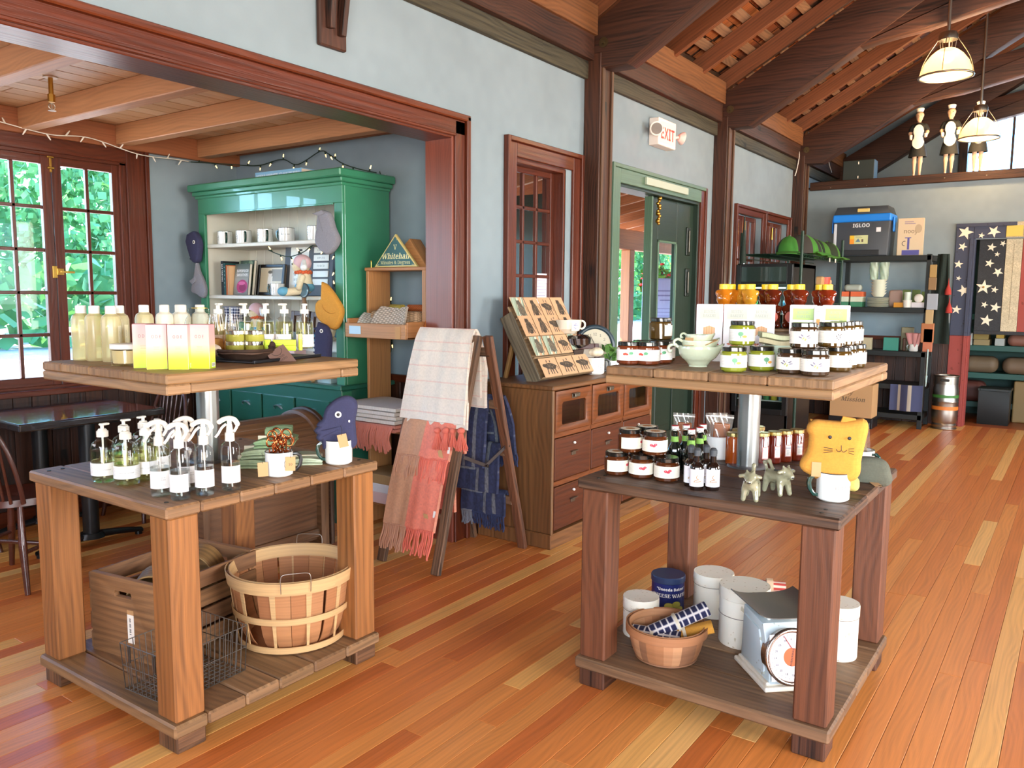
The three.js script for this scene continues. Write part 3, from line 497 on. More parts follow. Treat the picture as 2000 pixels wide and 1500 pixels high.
{
  const tub = (lb, p, s) => { const t = thing('cream_tub', lb, 'tub', p); t.scale.setScalar(s); part(t, 'tub_body', lathe([[0, 0], [0.05, 0], [0.054, 0.006], [0.054, 0.056], [0.05, 0.058]], 36), glass('#f4f1e8', { roughness: 0.05 })); part(t, 'cream', cyl(0.049, 0.046, 0.046, 0, 0.008, 0, 32), mat('#e6d3a0', 0.5)); part(t, 'lid', lathe([[0.053, 0.058], [0.0555, 0.06], [0.0555, 0.074], [0.053, 0.077], [0, 0.077]], 36), WHITE); };
  tub('larger glass tub of cream with white lid, beside the pink and green boxes', [1.575, UL, -2.81], 1); tub('smaller glass tub of cream stacked higher, behind the larger tub', [1.685, UL + 0.072, -2.86], 0.85);
  one('tub_riser', 'short stack of pale soap cakes under the smaller cream tub', 'soap', [rb(0.09, 0.035, 0.09, 0.01, 0, 0.0175, 0), rb(0.088, 0.035, 0.088, 0.01, 0, 0.0535, 0)], mat('#cfc7c2', 0.6), [1.685, UL, -2.86], 0.5);
  const ode = print(256, 512, (x, w, h) => { const g = x.createLinearGradient(0, 0, 0, h); g.addColorStop(0, '#eeb2b4'); g.addColorStop(0.45, '#ecc3b4'); g.addColorStop(0.62, '#e9e28a'); g.addColorStop(0.78, '#cfe63a'); g.addColorStop(1, '#c3e01c'); x.fillStyle = g; x.fillRect(0, 0, w, h); words(x, 'O D E', 128, 135, 50, '#6a5350'); for (let i = 0; i < 8; i++) { x.fillStyle = '#8d7f5a'; const l = [80, 60, 70, 0, 100, 90, 70, 80][i]; x.fillRect(128 - l / 2, 250 + i * 15, l, 2); } }, 0.5);
  const side = print(64, 256, (x, w, h) => { const g = x.createLinearGradient(0, 0, 0, h); g.addColorStop(0, '#e2a0a4'); g.addColorStop(0.45, '#dfb2a4'); g.addColorStop(0.65, '#dcd56a'); g.addColorStop(1, '#b5d214'); x.fillStyle = g; x.fillRect(0, 0, w, h); x.fillStyle = '#f4f4e0'; x.fillRect(20, 222, 40, 26); x.fillStyle = '#333'; for (let i = 0; i < 9; i++) x.fillRect(24 + i * 4, 225, i % 3 ? 1.5 : 2.5, 18); }, 0.5);
  const mk = (p, a, lb) => { const t = thing('soap_box', lb, 'box', p, a, 'pink and green boxes'); part(t, 'carton', bx(0.067, 0.152, 0.052, 0, 0.076, 0, 0.0015), mat('#e2b0a8', 0.5)); part(t, 'front_print', flat(0.065, 0.15, 0, 0.076, 0.0265), ode); part(t, 'side_print', ro(flat(0.05, 0.15), 0, PI / 2, 0).translate(0.034, 0.076, 0), side); part(t, 'flap', bx(0.066, 0.001, 0.051, 0, 0.1525, 0, 0), mat('#d98f98', 0.5)); };
  const a0 = facing(1.6, -2.6);
  mk([1.555, UL, -2.66], a0 - 0.12, 'leftmost pink to lime carton, partly behind its neighbour, next to the cream tub'); mk([1.562, UL, -2.592], a0 - 0.1, 'second carton from the left in the row of four pink and lime cartons'); mk([1.605, UL, -2.525], a0 - 0.3, 'third carton of the pink and lime row, turned slightly to show its side'); mk([1.668, UL, -2.49], a0 - 0.42, 'rightmost pink and lime carton with a barcode low on its side');
}
{
  const t = thing('wooden_tray', 'long rough carved dark wooden tray carrying soaps and pump bottles', 'tray', [2.12, UL, -2.83], 0.86);
  part(t, 'tray_body', surf((u, v) => { const a = u * PI * 2, r = v, e = (c) => Math.sign(Math.cos(c)) * Math.pow(Math.abs(Math.cos(c)), 0.75), f = (c) => Math.sign(Math.sin(c)) * Math.pow(Math.abs(Math.sin(c)), 0.75); return [e(a) * 0.36 * r, 0.018 + 0.022 * Math.pow(r, 6) + 0.002 * Math.sin(a * 9), -f(a) * 0.13 * r]; }, 48, 14, 0.014, 2, 1), wood('#6e4a33', 'rough', 0.6));
  part(t, 'tray_rim', surf((u, v) => { const a = u * PI * 2, e = Math.sign(Math.cos(a)) * Math.pow(Math.abs(Math.cos(a)), 0.75), f = Math.sign(Math.sin(a)) * Math.pow(Math.abs(Math.sin(a)), 0.75), k = 0.8 + 0.22 * v; return [e * 0.36 * k, 0.002 + 0.044 * v, -f * 0.13 * k]; }, 48, 4, 0.01, 4, 1), wood('#5d3d2a', 'rough', 0.65));
  const bt = one('baking_sheet', 'thin dark metal sheet lying flat under the right end of the carved tray', 'sheet', [rb(0.4, 0.008, 0.3, 0.003, 0, 0.004, 0), rb(0.4, 0.006, 0.012, 0.002, 0, 0.009, 0.144)], metal('#44464a', 0.4), [2.05, UL + 0.0005, -2.68], 0.2);
  // clear pump bottles of oil
  const Y = UL + 0.028, outer = lathe([[0, 0], [0.032, 0], [0.036, 0.006], [0.037, 0.1], [0.033, 0.122], [0.016, 0.136], [0.015, 0.15]], 30), oil = lathe([[0, 0.004], [0.031, 0.004], [0.034, 0.01], [0.0345, 0.1], [0.032, 0.114], [0, 0.114]], 26);
  const pump = M([cyl(0.018, 0.018, 0.018, 0, 0.148, 0, 24), cyl(0.008, 0.008, 0.018, 0, 0.166, 0, 14), rb(0.02, 0.009, 0.046, 0.004, 0, 0.186, 0.012)]), dip = rod([0, 0.015, 0], [0, 0.148, 0], 0.0025);
  const lab = print(256, 128, (x, w, h) => { fillAll(x, w, h, '#f0e6e2'); x.fillStyle = '#ffffff'; x.fillRect(70, 0, 110, h); x.save(); x.translate(92, 66); x.rotate(-PI / 2); words(x, 'body oil', 0, 0, 22, '#555'); x.restore(); fine(x, 112, 20, 50, 6, 14, '#999'); fine(x, 195, 30, 40, 5, 14, '#b09a92'); }, 0.6);
  const oilM = glass('#f8f3cf'), clear = glass('#fafcf8');
  [[2.03, -2.915, 'clear pump bottle of pale oil, leftmost of the five on the tray'], [2.125, -2.87, 'clear pump bottle of pale oil second from left on the tray'], [2.19, -2.82, 'clear pump bottle of pale oil in the middle of the five on the tray'], [2.245, -2.765, 'clear pump bottle of pale oil second from right, partly hidden by its neighbour'], [2.285, -2.685, 'clear pump bottle of pale oil standing rightmost and foremost on the tray']].forEach(([x, z, lb], i) => {
    const b = thing('oil_bottle', lb, 'bottle', [x, Y, z], facing(x, z) + [0.3, -0.4, 0.2, -0.5, 0.1][i], 'clear pump bottles on the tray');
    part(b, 'glass_body', outer, clear); part(b, 'oil', oil, oilM); part(b, 'pump', pump, CREAM); part(b, 'dip_tube', dip, mat('#e8e4d8', 0.4)); part(b, 'label_print', band(0.0375, 0.052, 0.036, 2.6), lab);
  });
  const tin = (x, z, y, lb) => { const b = thing('balm_jar', lb, 'jar', [x, y, z], 0, 'small balm jars'); part(b, 'jar_body', lathe([[0, 0], [0.035, 0], [0.037, 0.004], [0.037, 0.024], [0.035, 0.026]], 30), mat('#d3cc5e', 0.2, { transmission: 0.4, thickness: 0 })); part(b, 'lid', lathe([[0.037, 0.026], [0.0385, 0.027], [0.0385, 0.04], [0.036, 0.042], [0, 0.042]], 30), metal('#d6d2c8', 0.18)); };
  tin(2.0, -2.765, Y, 'yellow balm jar with silver lid, bottom left of the stack of four'); tin(2.052, -2.71, Y, 'yellow balm jar with silver lid, bottom right of the stack of four'); tin(2.001, -2.764, Y + 0.0425, 'yellow balm jar with silver lid, top left of the stack of four'); tin(2.053, -2.711, Y + 0.0425, 'yellow balm jar with silver lid, top right of the stack of four');
  const sb = mat('#c9df22', 0.5), pr = print(128, 32, (x, w, h) => { fillAll(x, w, h, '#cde224'); fine(x, 12, 10, 90, 2, 11, '#8a9a2a', 2); }, 0.5);
  const box = (x, z, y, l, lb, a) => { const b = thing('lime_soap_carton', lb, 'carton', [x, y, z], a, 'lime cartons on the tray'); part(b, 'carton', bx(l, 0.022, 0.03, 0, 0.011, 0, 0.001), sb); part(b, 'front_print', flat(l * 0.94, 0.019, 0, 0.011, 0.0155), pr); };
  const a1 = facing(2.15, -2.66) - 0.05;
  box(2.158, -2.66, Y, 0.09, 'lime green carton lying at the bottom right of the small stack', a1); box(2.158, -2.66, Y + 0.0225, 0.09, 'lime green carton lying on top at the right of the small stack', a1); box(2.108, -2.73, Y, 0.06, 'lime green carton at the bottom left of the small stack', a1); box(2.108, -2.73, Y + 0.0225, 0.06, 'lime green carton on top at the left of the small stack', a1);
  const lb = thing('lip_balm', 'slim yellow lip balm tube standing upright beside the lime cartons', 'lip balm', [2.215, Y, -2.63]); part(lb, 'tube', cyl(0.008, 0.008, 0.045, 0, 0, 0, 18), mat('#d7da3c', 0.35)); part(lb, 'cap', cyl(0.0082, 0.0082, 0.022, 0, 0.045, 0, 18), mat('#e9d27c', 0.35));
  // mason jar, cellophane bags, oval soap, hooks and tag
  const mj = thing('mason_jar', 'large empty clear glass mason jar with ridged neck behind the pink boxes', 'jar', [1.93, UL + 0.02, -2.9]); part(mj, 'jar_glass', lathe([[0, 0], [0.045, 0], [0.052, 0.01], [0.055, 0.03], [0.055, 0.12], [0.048, 0.142], [0.04, 0.15], [0.041, 0.156], [0.038, 0.16], [0.041, 0.166], [0.038, 0.17], [0.04, 0.176], [0.038, 0.178]], 36), glass('#f2f6f6')); part(mj, 'lid_disc', cyl(0.03, 0.03, 0.003, 0.004, 0.178, 0, 24), metal('#c9a64c', 0.3)); part(mj, 'dried_flowers', Array.from({ length: 26 }, () => sph(rr(0.006, 0.012), rr(-0.035, 0.035), rr(0.01, 0.05), rr(-0.035, 0.035), 1, 0.7, 1, 7, 5)), mat('#d8d2c4', 0.9));
  const cb = (x, z, lb, s) => { const b = thing('cellophane_bag', lb, 'bag', [x, UL + 0.025, z], facing(x, z)); part(b, 'film', surf((u, v) => { const a = u * PI * 2, n = 1 + 0.09 * Math.sin(a * 9) + 0.05 * Math.sin(a * 5 + v * 4), r = 0.04 * n * (1 - 0.35 * v * v) * s; return [Math.cos(a) * r, v * 0.15, -Math.sin(a) * r * 0.6]; }, 64, 10), glass('#f6efe6', { side: 2, roughness: 0.04 })); part(b, 'salt', lathe([[0, 0.004], [0.03, 0.004], [0.034, 0.02], [0.025, 0.05], [0, 0.055]], 18), mat('#d69a4c', 0.8)); };
  cb(1.985, -2.87, 'crinkled cellophane bag of bath salt between mason jar and pump bottles', 1); cb(2.03, -2.83, 'second crinkled cellophane bag, nearer the pump bottles', 0.9);
  one('oval_soap', 'smooth oval cream soap lying at the end of the tray beside the pink boxes', 'soap', sph(0.05, 0, 0.022, 0, 1, 0.45, 0.7, 26, 16), mat('#e8d6c0', 0.5), [1.86, UL + 0.022, -2.72], 0.7);
  const hk = thing('rusty_chain', 'rust brown clump of twisted bark hanging over the front of the tray', 'bark', [2.06, UL + 0.03, -2.62], 0.9); part(hk, 'twig', [tube([[-0.07, 0.004, 0.02], [-0.03, 0.018, 0], [0.02, 0.006, 0.015], [0.07, 0.01, 0]], 0.009, 20), tube([[-0.05, 0.008, -0.01], [0, 0.024, 0.01], [0.05, 0.018, -0.005]], 0.008, 18), sph(0.012, -0.03, 0.03, 0.005), sph(0.01, 0.03, 0.03, 0.004)], wood('#5d3d2e', 'rough', 0.8));
  const tg = print(160, 200, (x, w, h) => { fillAll(x, w, h, '#6d4f43'); x.strokeStyle = '#2d1e1a'; x.lineWidth = 4; x.beginPath(); x.arc(80, 20, 44, 0, PI); x.stroke(); words(x, 'palo', 80, 82, 34, '#2d1e1a', 'serif'); words(x, 'santo', 80, 112, 34, '#2d1e1a', 'serif'); fine(x, 44, 150, 76, 3, 12, '#3d2c26', 2); }, 0.7, { side: 2 });
  const tag = thing('brown_tag', 'brown paper tag lettered palo santo hanging tilted off the tray edge', 'tag', [2.03, UL + 0.012, -2.52], facing(2.03, -2.52) - 0.1); const tp = part(tag, 'card', bx(0.075, 0.095, 0.0012, 0, 0, 0, 0.0003), mat('#6d4f43', 0.8)); const tq = part(tag, 'print', flat(0.074, 0.094, 0, 0, 0.001), tg); for (const q of [tp, tq]) q.rotation.set(-0.5, 0, 0.62);
}

// --- left table, lower top: dish soap, sprays, scissors mug, gloves, shark mitt
{
  const outer = lathe([[0, 0.002], [0.036, 0], [0.042, 0.006], [0.0425, 0.118], [0.036, 0.138], [0.017, 0.152], [0.0155, 0.165]], 32), soap = lathe([[0, 0.006], [0.036, 0.006], [0.0395, 0.012], [0.0395, 0.075], [0, 0.075]], 28), top = lathe([[0, 0.076], [0.0393, 0.076], [0.0393, 0.112], [0, 0.112]], 28);
  const pump = M([cyl(0.0195, 0.0195, 0.02, 0, 0.16, 0, 24), cyl(0.012, 0.017, 0.008, 0, 0.18, 0, 20), cyl(0.006, 0.006, 0.012, 0, 0.188, 0, 12), rb(0.018, 0.008, 0.034, 0.004, 0, 0.203, 0.008)]);
  const lab = print(256, 128, (x, w, h) => { fillAll(x, w, h, '#f4f1ee'); fine(x, 26, 26, 90, 6, 14, '#b5b0ab'); fine(x, 170, 40, 50, 4, 16, '#c5c0bb'); words(x, 'DISH SOAP', 128, 66, 15, '#8a8580', 'serif'); }, 0.6);
  [[1.475, -2.815, 'glass dish soap bottle with white pump, leftmost on the lower tabletop'], [1.497, -2.705, 'glass dish soap bottle standing foremost in its group, with a wide white label'], [1.57, -2.845, 'glass dish soap bottle at the back behind the two front ones'], [1.582, -2.725, 'glass dish soap bottle right of the foremost one, its pump turned aside'], [1.655, -2.77, 'glass dish soap bottle half hidden behind the spray bottles'], [1.66, -2.87, 'farthest glass dish soap bottle, only its pump showing over the others']].forEach(([x, z, lb], i) => {
    const b = thing('dish_soap_bottle', lb, 'bottle', [x, TL, z], facing(x, z) + [2.2, -2.4, 2, 1.2, 0.3, -0.8][i], 'dish soap bottles');
    part(b, 'glass_body', outer, glass('#f8fbf8')); part(b, 'soap', [soap, top], glass('#f6f4d8')); part(b, 'pump', pump, CREAM); part(b, 'dip_tube', rod([0, 0.012, 0], [0, 0.16, 0], 0.0035), mat('#ece8e0', 0.4)); const l = part(b, 'label_print', band(0.0432, 0.045, 0.048, 3.6), lab); l.rotation.y = -b.rotation.y + facing(x, z);
  });
  const so = lathe([[0, 0.001], [0.028, 0], [0.031, 0.005], [0.0315, 0.142], [0.028, 0.156], [0.015, 0.168], [0.0135, 0.178]], 32), li = lathe([[0, 0.005], [0.0285, 0.005], [0.0292, 0.01], [0.0292, 0.098], [0, 0.098]], 26);
  const trig = M([cyl(0.0155, 0.016, 0.028, 0, 0.17, 0, 24), cyl(0.009, 0.012, 0.03, 0, 0.196, 0, 16), tube([[-0.032, 0.236, 0], [-0.018, 0.244, 0], [0.002, 0.247, 0], [0.018, 0.24, 0], [0.026, 0.226, 0]], 0.0085, 20), sph(0.0085, -0.032, 0.236, 0), sph(0.0085, 0.026, 0.226, 0), rod([0, 0.22, 0], [0, 0.244, 0], 0.008), tube([[-0.01, 0.228, 0], [-0.024, 0.216, 0], [-0.036, 0.196, 0], [-0.046, 0.184, 0]], 0.0045, 14), tube([[0.022, 0.232, 0], [0.024, 0.218, 0], [0.014, 0.2, 0]], 0.005, 12)]);
  const sl = print(256, 192, (x, w, h) => { fillAll(x, w, h, '#f6efec'); words(x, 'S U R F A C E', 128, 72, 17, '#857c78', 'serif'); words(x, 'C L E A N E R', 128, 96, 17, '#857c78', 'serif'); fine(x, 70, 30, 110, 2, 14, '#b9b0ac'); fine(x, 70, 126, 110, 3, 14, '#b9b0ac'); }, 0.6);
  [[1.475, -2.462, 'clear spray bottle with white trigger, leftmost of the surface cleaners'], [1.487, -2.368, 'clear spray bottle foremost near the front corner of the lower top'], [1.572, -2.46, 'clear spray bottle standing behind the others, trigger raised above them'], [1.573, -2.362, 'clear spray bottle second from the right, label square to the viewer'], [1.664, -2.347, 'clear spray bottle standing apart at the right, beside the scissors mug']].forEach(([x, z, lb], i) => {
    const b = thing('spray_bottle', lb, 'spray bottle', [x, TL, z], facing(x, z) + [0, -0.35, 0.2, 0, 0.05][i], 'surface cleaner sprays');
    part(b, 'bottle_body', so, glass('#f2f2f2')); part(b, 'liquid', li, glass('#e6ecec')); part(b, 'trigger', trig, CREAM); part(b, 'dip_tube', rod([0.004, 0.01, 0], [0, 0.17, 0], 0.0025), mat('#e8e4de', 0.4)); part(b, 'label_print', band(0.0322, 0.058, 0.058, 2.5), sl);
  });
}
// enamel mug: body, rim, inside, handle on -x side by default
const enMug = { body: lathe([[0, 0.003], [0.04, 0], [0.046, 0.005], [0.047, 0.012], [0.047, 0.083], [0.0445, 0.083], [0.044, 0.012], [0, 0.009]], 40), rim: tor(0.0458, 0.0016, 0, 0, 0, 40, 6).rotateX(PI / 2).translate(0, 0.083, 0), handle: ext([[-0.046, 0.074], [-0.06, 0.076], [-0.073, 0.066], [-0.077, 0.05], [-0.073, 0.032], [-0.06, 0.014], [-0.046, 0.011], [-0.046, 0.017], [-0.058, 0.021], [-0.066, 0.035], [-0.069, 0.05], [-0.066, 0.062], [-0.058, 0.07], [-0.046, 0.068]], 0.009, 0.002).translate(0, 0, -0.0045) };
const GREENH = mat('#1d4038', 0.2, { clearcoat: 0.7 });
const emblem = print(128, 128, (x, w, h) => { fillAll(x, w, h, '#f2f0ea'); x.strokeStyle = '#55504a'; x.lineWidth = 3; x.beginPath(); x.arc(64, 64, 48, 0, 7); x.stroke(); words(x, 'Loma', 64, 54, 30, '#55504a', 'serif'); words(x, 'Mar', 64, 84, 26, '#55504a', 'serif'); }, 0.15, { clearcoat: 0.8 });
const loma = print(256, 64, (x, w, h) => { fillAll(x, w, h, '#f2f0ea'); words(x, 'LOMA MAR', 128, 34, 40, '#2c2a28'); }, 0.15, { clearcoat: 0.8 });
function mug(label, pos, turn, printM, printAngle, group, handle = GREENH, sc = 1) {
  const t = thing('enamel_mug', label, 'mug', pos, turn, group); t.scale.setScalar(sc);
  part(t, 'mug_body', enMug.body, ENAMEL); part(t, 'rim', enMug.rim, mat('#3a3a36', 0.4)); part(t, 'handle', enMug.handle, handle);
  if (printM) { const p = part(t, 'print', printM === loma ? band(0.0474, 0.02, 0.045, 1.75) : band(0.0474, 0.05, 0.044, 1.08), printM); p.rotation.y = printAngle; }
  return t;
}
function tagOn(label, pos, turn, tilt, txt) {
  const t = thing('price_tag', label, 'tag', pos, turn), q = part(t, 'card', bx(0.036, 0.052, 0.001, 0, -0.03, 0, 0.0002), KRAFT), s = part(t, 'string', tube([[0, -0.008, 0.001], [0.003, 0.012, 0], [-0.002, 0.03, -0.006]], 0.0008, 8, false, 5), STRING);
  if (txt) { const p = part(t, 'print', flat(0.034, 0.05, 0, -0.03, 0.001), txt); p.rotation.z = tilt; } q.rotation.z = tilt; return t;
}
{
  const x = 1.91, z = -2.4, f = facing(x, z);
  mug('white enamel mug packed with copper scissors, stamped with a round emblem', [x, TL, z], f + PI, emblem, PI + 0.75, undefined, mat('#17191a', 0.3), 1.08);
  const CU = metal('#b0643a', 0.22);
  const sc = [[-0.016, 0.1, 0, 0.35, 0.2], [0.022, 0.112, 0.004, -0.35, -0.5], [-0.028, 0.082, 0.012, 0.8, 1.1], [0.03, 0.082, -0.008, -0.8, 0.6], [0.004, 0.086, 0.018, 0.1, 2.0]];
  ['pair of copper scissors standing upright at the left of the mug', 'pair of copper scissors whose single loop leans highest to the right', 'pair of copper scissors lying low against the left rim of the mug', 'pair of copper scissors leaning out over the right rim', 'pair of copper scissors in front, their loops side by side'].forEach((lb, i) => {
    const [dx, h, dz, tilt, ry] = sc[i], t = thing('copper_scissors', lb, 'scissors', [x + Math.cos(f) * dx + Math.sin(f) * dz, TL + 0.088, z - Math.sin(f) * dx + Math.cos(f) * dz], f + ry * 0.6, 'copper scissors in the mug');
    const p = (n, g) => { const o = part(t, n, g, CU); o.rotation.z = -tilt * 0.5; };
    p('finger_loop', tor(0.0165, 0.0032, -0.017, h - 0.05, 0, 26).scale(1, 1.15, 1)); p('finger_loop', tor(0.0165, 0.0032, 0.019, h - 0.054, 0.004, 26).scale(1, 1.1, 1)); p('blade', [bar([-0.012, h - 0.07, 0], [0.004, -0.03, 0.002], 0.006, 0.003), bar([0.014, h - 0.072, 0.004], [-0.003, -0.03, 0.004], 0.006, 0.003)]); p('pivot', cyl(0.004, 0.004, 0.006, 0, 0.0, 0).rotateX(PI / 2));
  });
  const o = (dx, dy) => [x + Math.cos(f) * dx - Math.sin(-f) * 0.052, TL + dy, z - Math.sin(f) * dx + Math.cos(f) * 0.052];
  tagOn('small plain kraft tag dangling at the left of the scissors mug', o(-0.058, 0.064), f, 0.03); tagOn('kraft price tag marked 10 hanging at the right of the scissors mug', o(0.04, 0.08), f, -0.03, print(64, 96, (c, w, h) => { fillAll(c, w, h, '#c49a6a'); words(c, '10', 32, 52, 24, '#3a2c20', 'serif'); }, 0.8));
}
{
  const cl = [cloth('#a9b890'), cloth('#b5c29c'), cloth('#97b284'), cloth('#bfc9ac')];
  const fold = (w, d, h, n) => M(Array.from({ length: n }, (_, i) => surf((u, v) => { const k = h / n, y = k * (i + 0.5), e = Math.abs(v - 0.5) * 2; return [(u - 0.5) * w * (1 - 0.03 * ((i * 5) % 3)), y + 0.004 * Math.sin(u * 9 + i) - 0.012 * e * e * (i === n - 1 ? 1 : 0.3), (v - 0.5) * d * (1 - 0.04 * ((i * 7) % 3))]; }, 16, 10, h / n * 0.85, w * 1, d * 1)));
  const lb = ['pale green folded cloth napkins at the bottom of the tied stack', 'sage green folded napkins tied with white tape, middle of the stack', 'topmost green rolled napkins with a white ribbon bow', 'flat pale green folded cloth lying at the right beneath the shark mitt'];
  const ps = [[1.99, -2.62, 0.035, 0.19, 0.15, 0.6], [2.02, -2.62, 0.035, 0.2, 0.15, 0.75], [2.06, -2.6, 0.034, 0.19, 0.13, 0.65], [2.13, -2.52, 0.028, 0.17, 0.14, 0.85]]; let y = TL;
  ps.forEach(([x, z, h, w, d, a], i) => { const yy = i === 3 ? TL : y; const t = thing('cloth_napkins', lb[i], 'napkins', [x, yy, z], a, 'green napkins'); part(t, 'folded_cloth', fold(w, d, h, 4), cl[i]); part(t, 'ribbon', [-0.02].map((k) => rb(0.012, h + 0.003, d + 0.004, 0.002, k, h / 2 + 0.001, 0)), TWINE); if (i === 2) { part(t, 'rolled_cloth', Array.from({ length: 4 }, (_, k) => ro(tube([[0, 0.0, -0.05], [0.004 * k, 0.004, 0], [0, 0, 0.05]], 0.017, 10), 0, 0.2 * k, 0).translate(0.03 + 0.012 * k, h + 0.006 + 0.004 * (k % 2), 0)), cl[2]); part(t, 'bow', [tor(0.014, 0.003, -0.03, h + 0.012, 0.01).scale(1, 0.8, 1), tor(0.014, 0.003, -0.008, h + 0.01, 0.02), rb(0.006, 0.004, 0.07, 0.001, -0.02, h + 0.003, 0.03)], TWINE); part(t, 'paper_label', rb(0.07, 0.02, 0.001, 0.0004, -0.02, h * 0.5, d / 2 + 0.004), mat('#8a5a34', 0.8)); } if (i < 3) y += h + 0.001; });
}
// oven mitt creatures: outline with thickness
function mitt(name, label, cat, pts, depth, m, pos, turn, group) {
  const t = thing(name, label, cat, pos, turn, group), c = new THREE.SplineCurve(pts.map((p) => new THREE.Vector2(...p)));
  part(t, 'mitt_body', ext(new THREE.Shape(c.getPoints(70)), depth * 0.24, depth * 0.38, [], 5, -depth * 0.12).translate(0, 0, -depth * 0.15), m); return t;
}
const NAVY = cloth('#3a3a58'), GREYC = cloth('#8c8a92'), OCHRE = cloth('#d8973c'), EYEW = mat('#f4f0e6', 0.7), EYEB = mat('#221c1c', 0.5);
{
  const x = 2.19, z = -2.385, f = facing(x, z);
  mug('white enamel mug with dark handle carrying the navy shark mitt', [x, TL, z], f, null, 0, undefined, GREENH, 1.14);
  const t = mitt('shark_mitt', 'navy blue shark oven mitt standing upside down in the white mug', 'oven mitt', [[-0.05, 0], [0.05, 0], [0.056, 0.05], [0.054, 0.1], [0.062, 0.145], [0.06, 0.172], [0.035, 0.186], [0, 0.176], [-0.035, 0.145], [-0.05, 0.1], [-0.068, 0.085], [-0.06, 0.078], [-0.078, 0.062], [-0.064, 0.056], [-0.072, 0.035], [-0.055, 0.035]], 0.05, NAVY, [x, TL + 0.07, z], f);
  part(t, 'eye', [cyl(0.0125, 0.0125, 0.003, 0, 0, 0).rotateX(PI / 2).translate(0, 0.128, 0.0265)], EYEW); part(t, 'pupil', sph(0.0065, 0, 0.128, 0.03, 1, 1, 0.5), EYEB); part(t, 'eye', cyl(0.011, 0.011, 0.003).rotateX(PI / 2).rotateY(1.1).translate(0.056, 0.138, 0.012), EYEW); part(t, 'teeth', Array.from({ length: 5 }, (_, i) => sph(0.0045, 0.042 + i * 0.004, 0.1 - Math.sin(i * 0.8) * 0.012, 0.022 - i * 0.0035, 1, 1.5, 0.6, 8, 6)), EYEW);
  part(t, 'fin', Array.from({ length: 5 }, (_, i) => ext([[0, 0], [-0.022, -0.004 - i * 0.001], [-0.004, -0.018]], 0.008, 0.002).translate(-0.05 - (i === 2 ? 0.006 : 0), 0.1 - i * 0.017, -0.004)), NAVY);
  const g = tagOn('narrow kraft tag leaning on the shark mitt at the mug rim', [x - 0.03, TL + 0.128, z + 0.048], f, 0.2);
}
// barrel-topped chest behind the table
{
  const t = thing('barrel_chest', 'brown wooden barrel-topped chest with banded ends behind the left table', 'chest', [2.72, 0, -3.72], 0), w = wood('#7d5636', 'oak', 0.6), w2 = wood('#7d5a3c', 'oak', 0.5);
  const prof = (r, y0) => { const p = []; for (let i = 0; i <= 20; i++) { const a = PI * i / 20; p.push([Math.cos(a) * r, y0 + Math.sin(a) * r]); } return p; };
  const end = (r, d, x) => ext([[r, 0.05], ...prof(r, 0.6), [-r, 0.05]], d, 0.004).rotateY(PI / 2).translate(x, 0, 0);
  part(t, 'chest_body', bb(-0.36, 0.36, 0.08, 0.6, -0.18, 0.18), w); part(t, 'end_panel', end(0.215, 0.03, -0.4), w2); part(t, 'end_panel', end(0.215, 0.05, 0.36), w2); part(t, 'end_band', [end(0.228, 0.02, 0.42)], wood('#5a3d28', 'dark', 0.5));
  for (let i = 0; i < 13; i++) { const a = PI * (i + 0.5) / 13; part(t, 'lid_slat', ro(bx(0.76, 0.016, 0.05), PI / 2 - a, 0, 0).translate(0, 0.6 + Math.sin(a) * 0.19, Math.cos(a) * 0.19), i % 2 ? w : w2); }
  part(t, 'front_rail', bb(-0.37, 0.4, 0.56, 0.6, 0.18, 0.2), w2); part(t, 'front_rail', bb(-0.37, 0.4, 0.1, 0.15, 0.18, 0.2), w2);
}
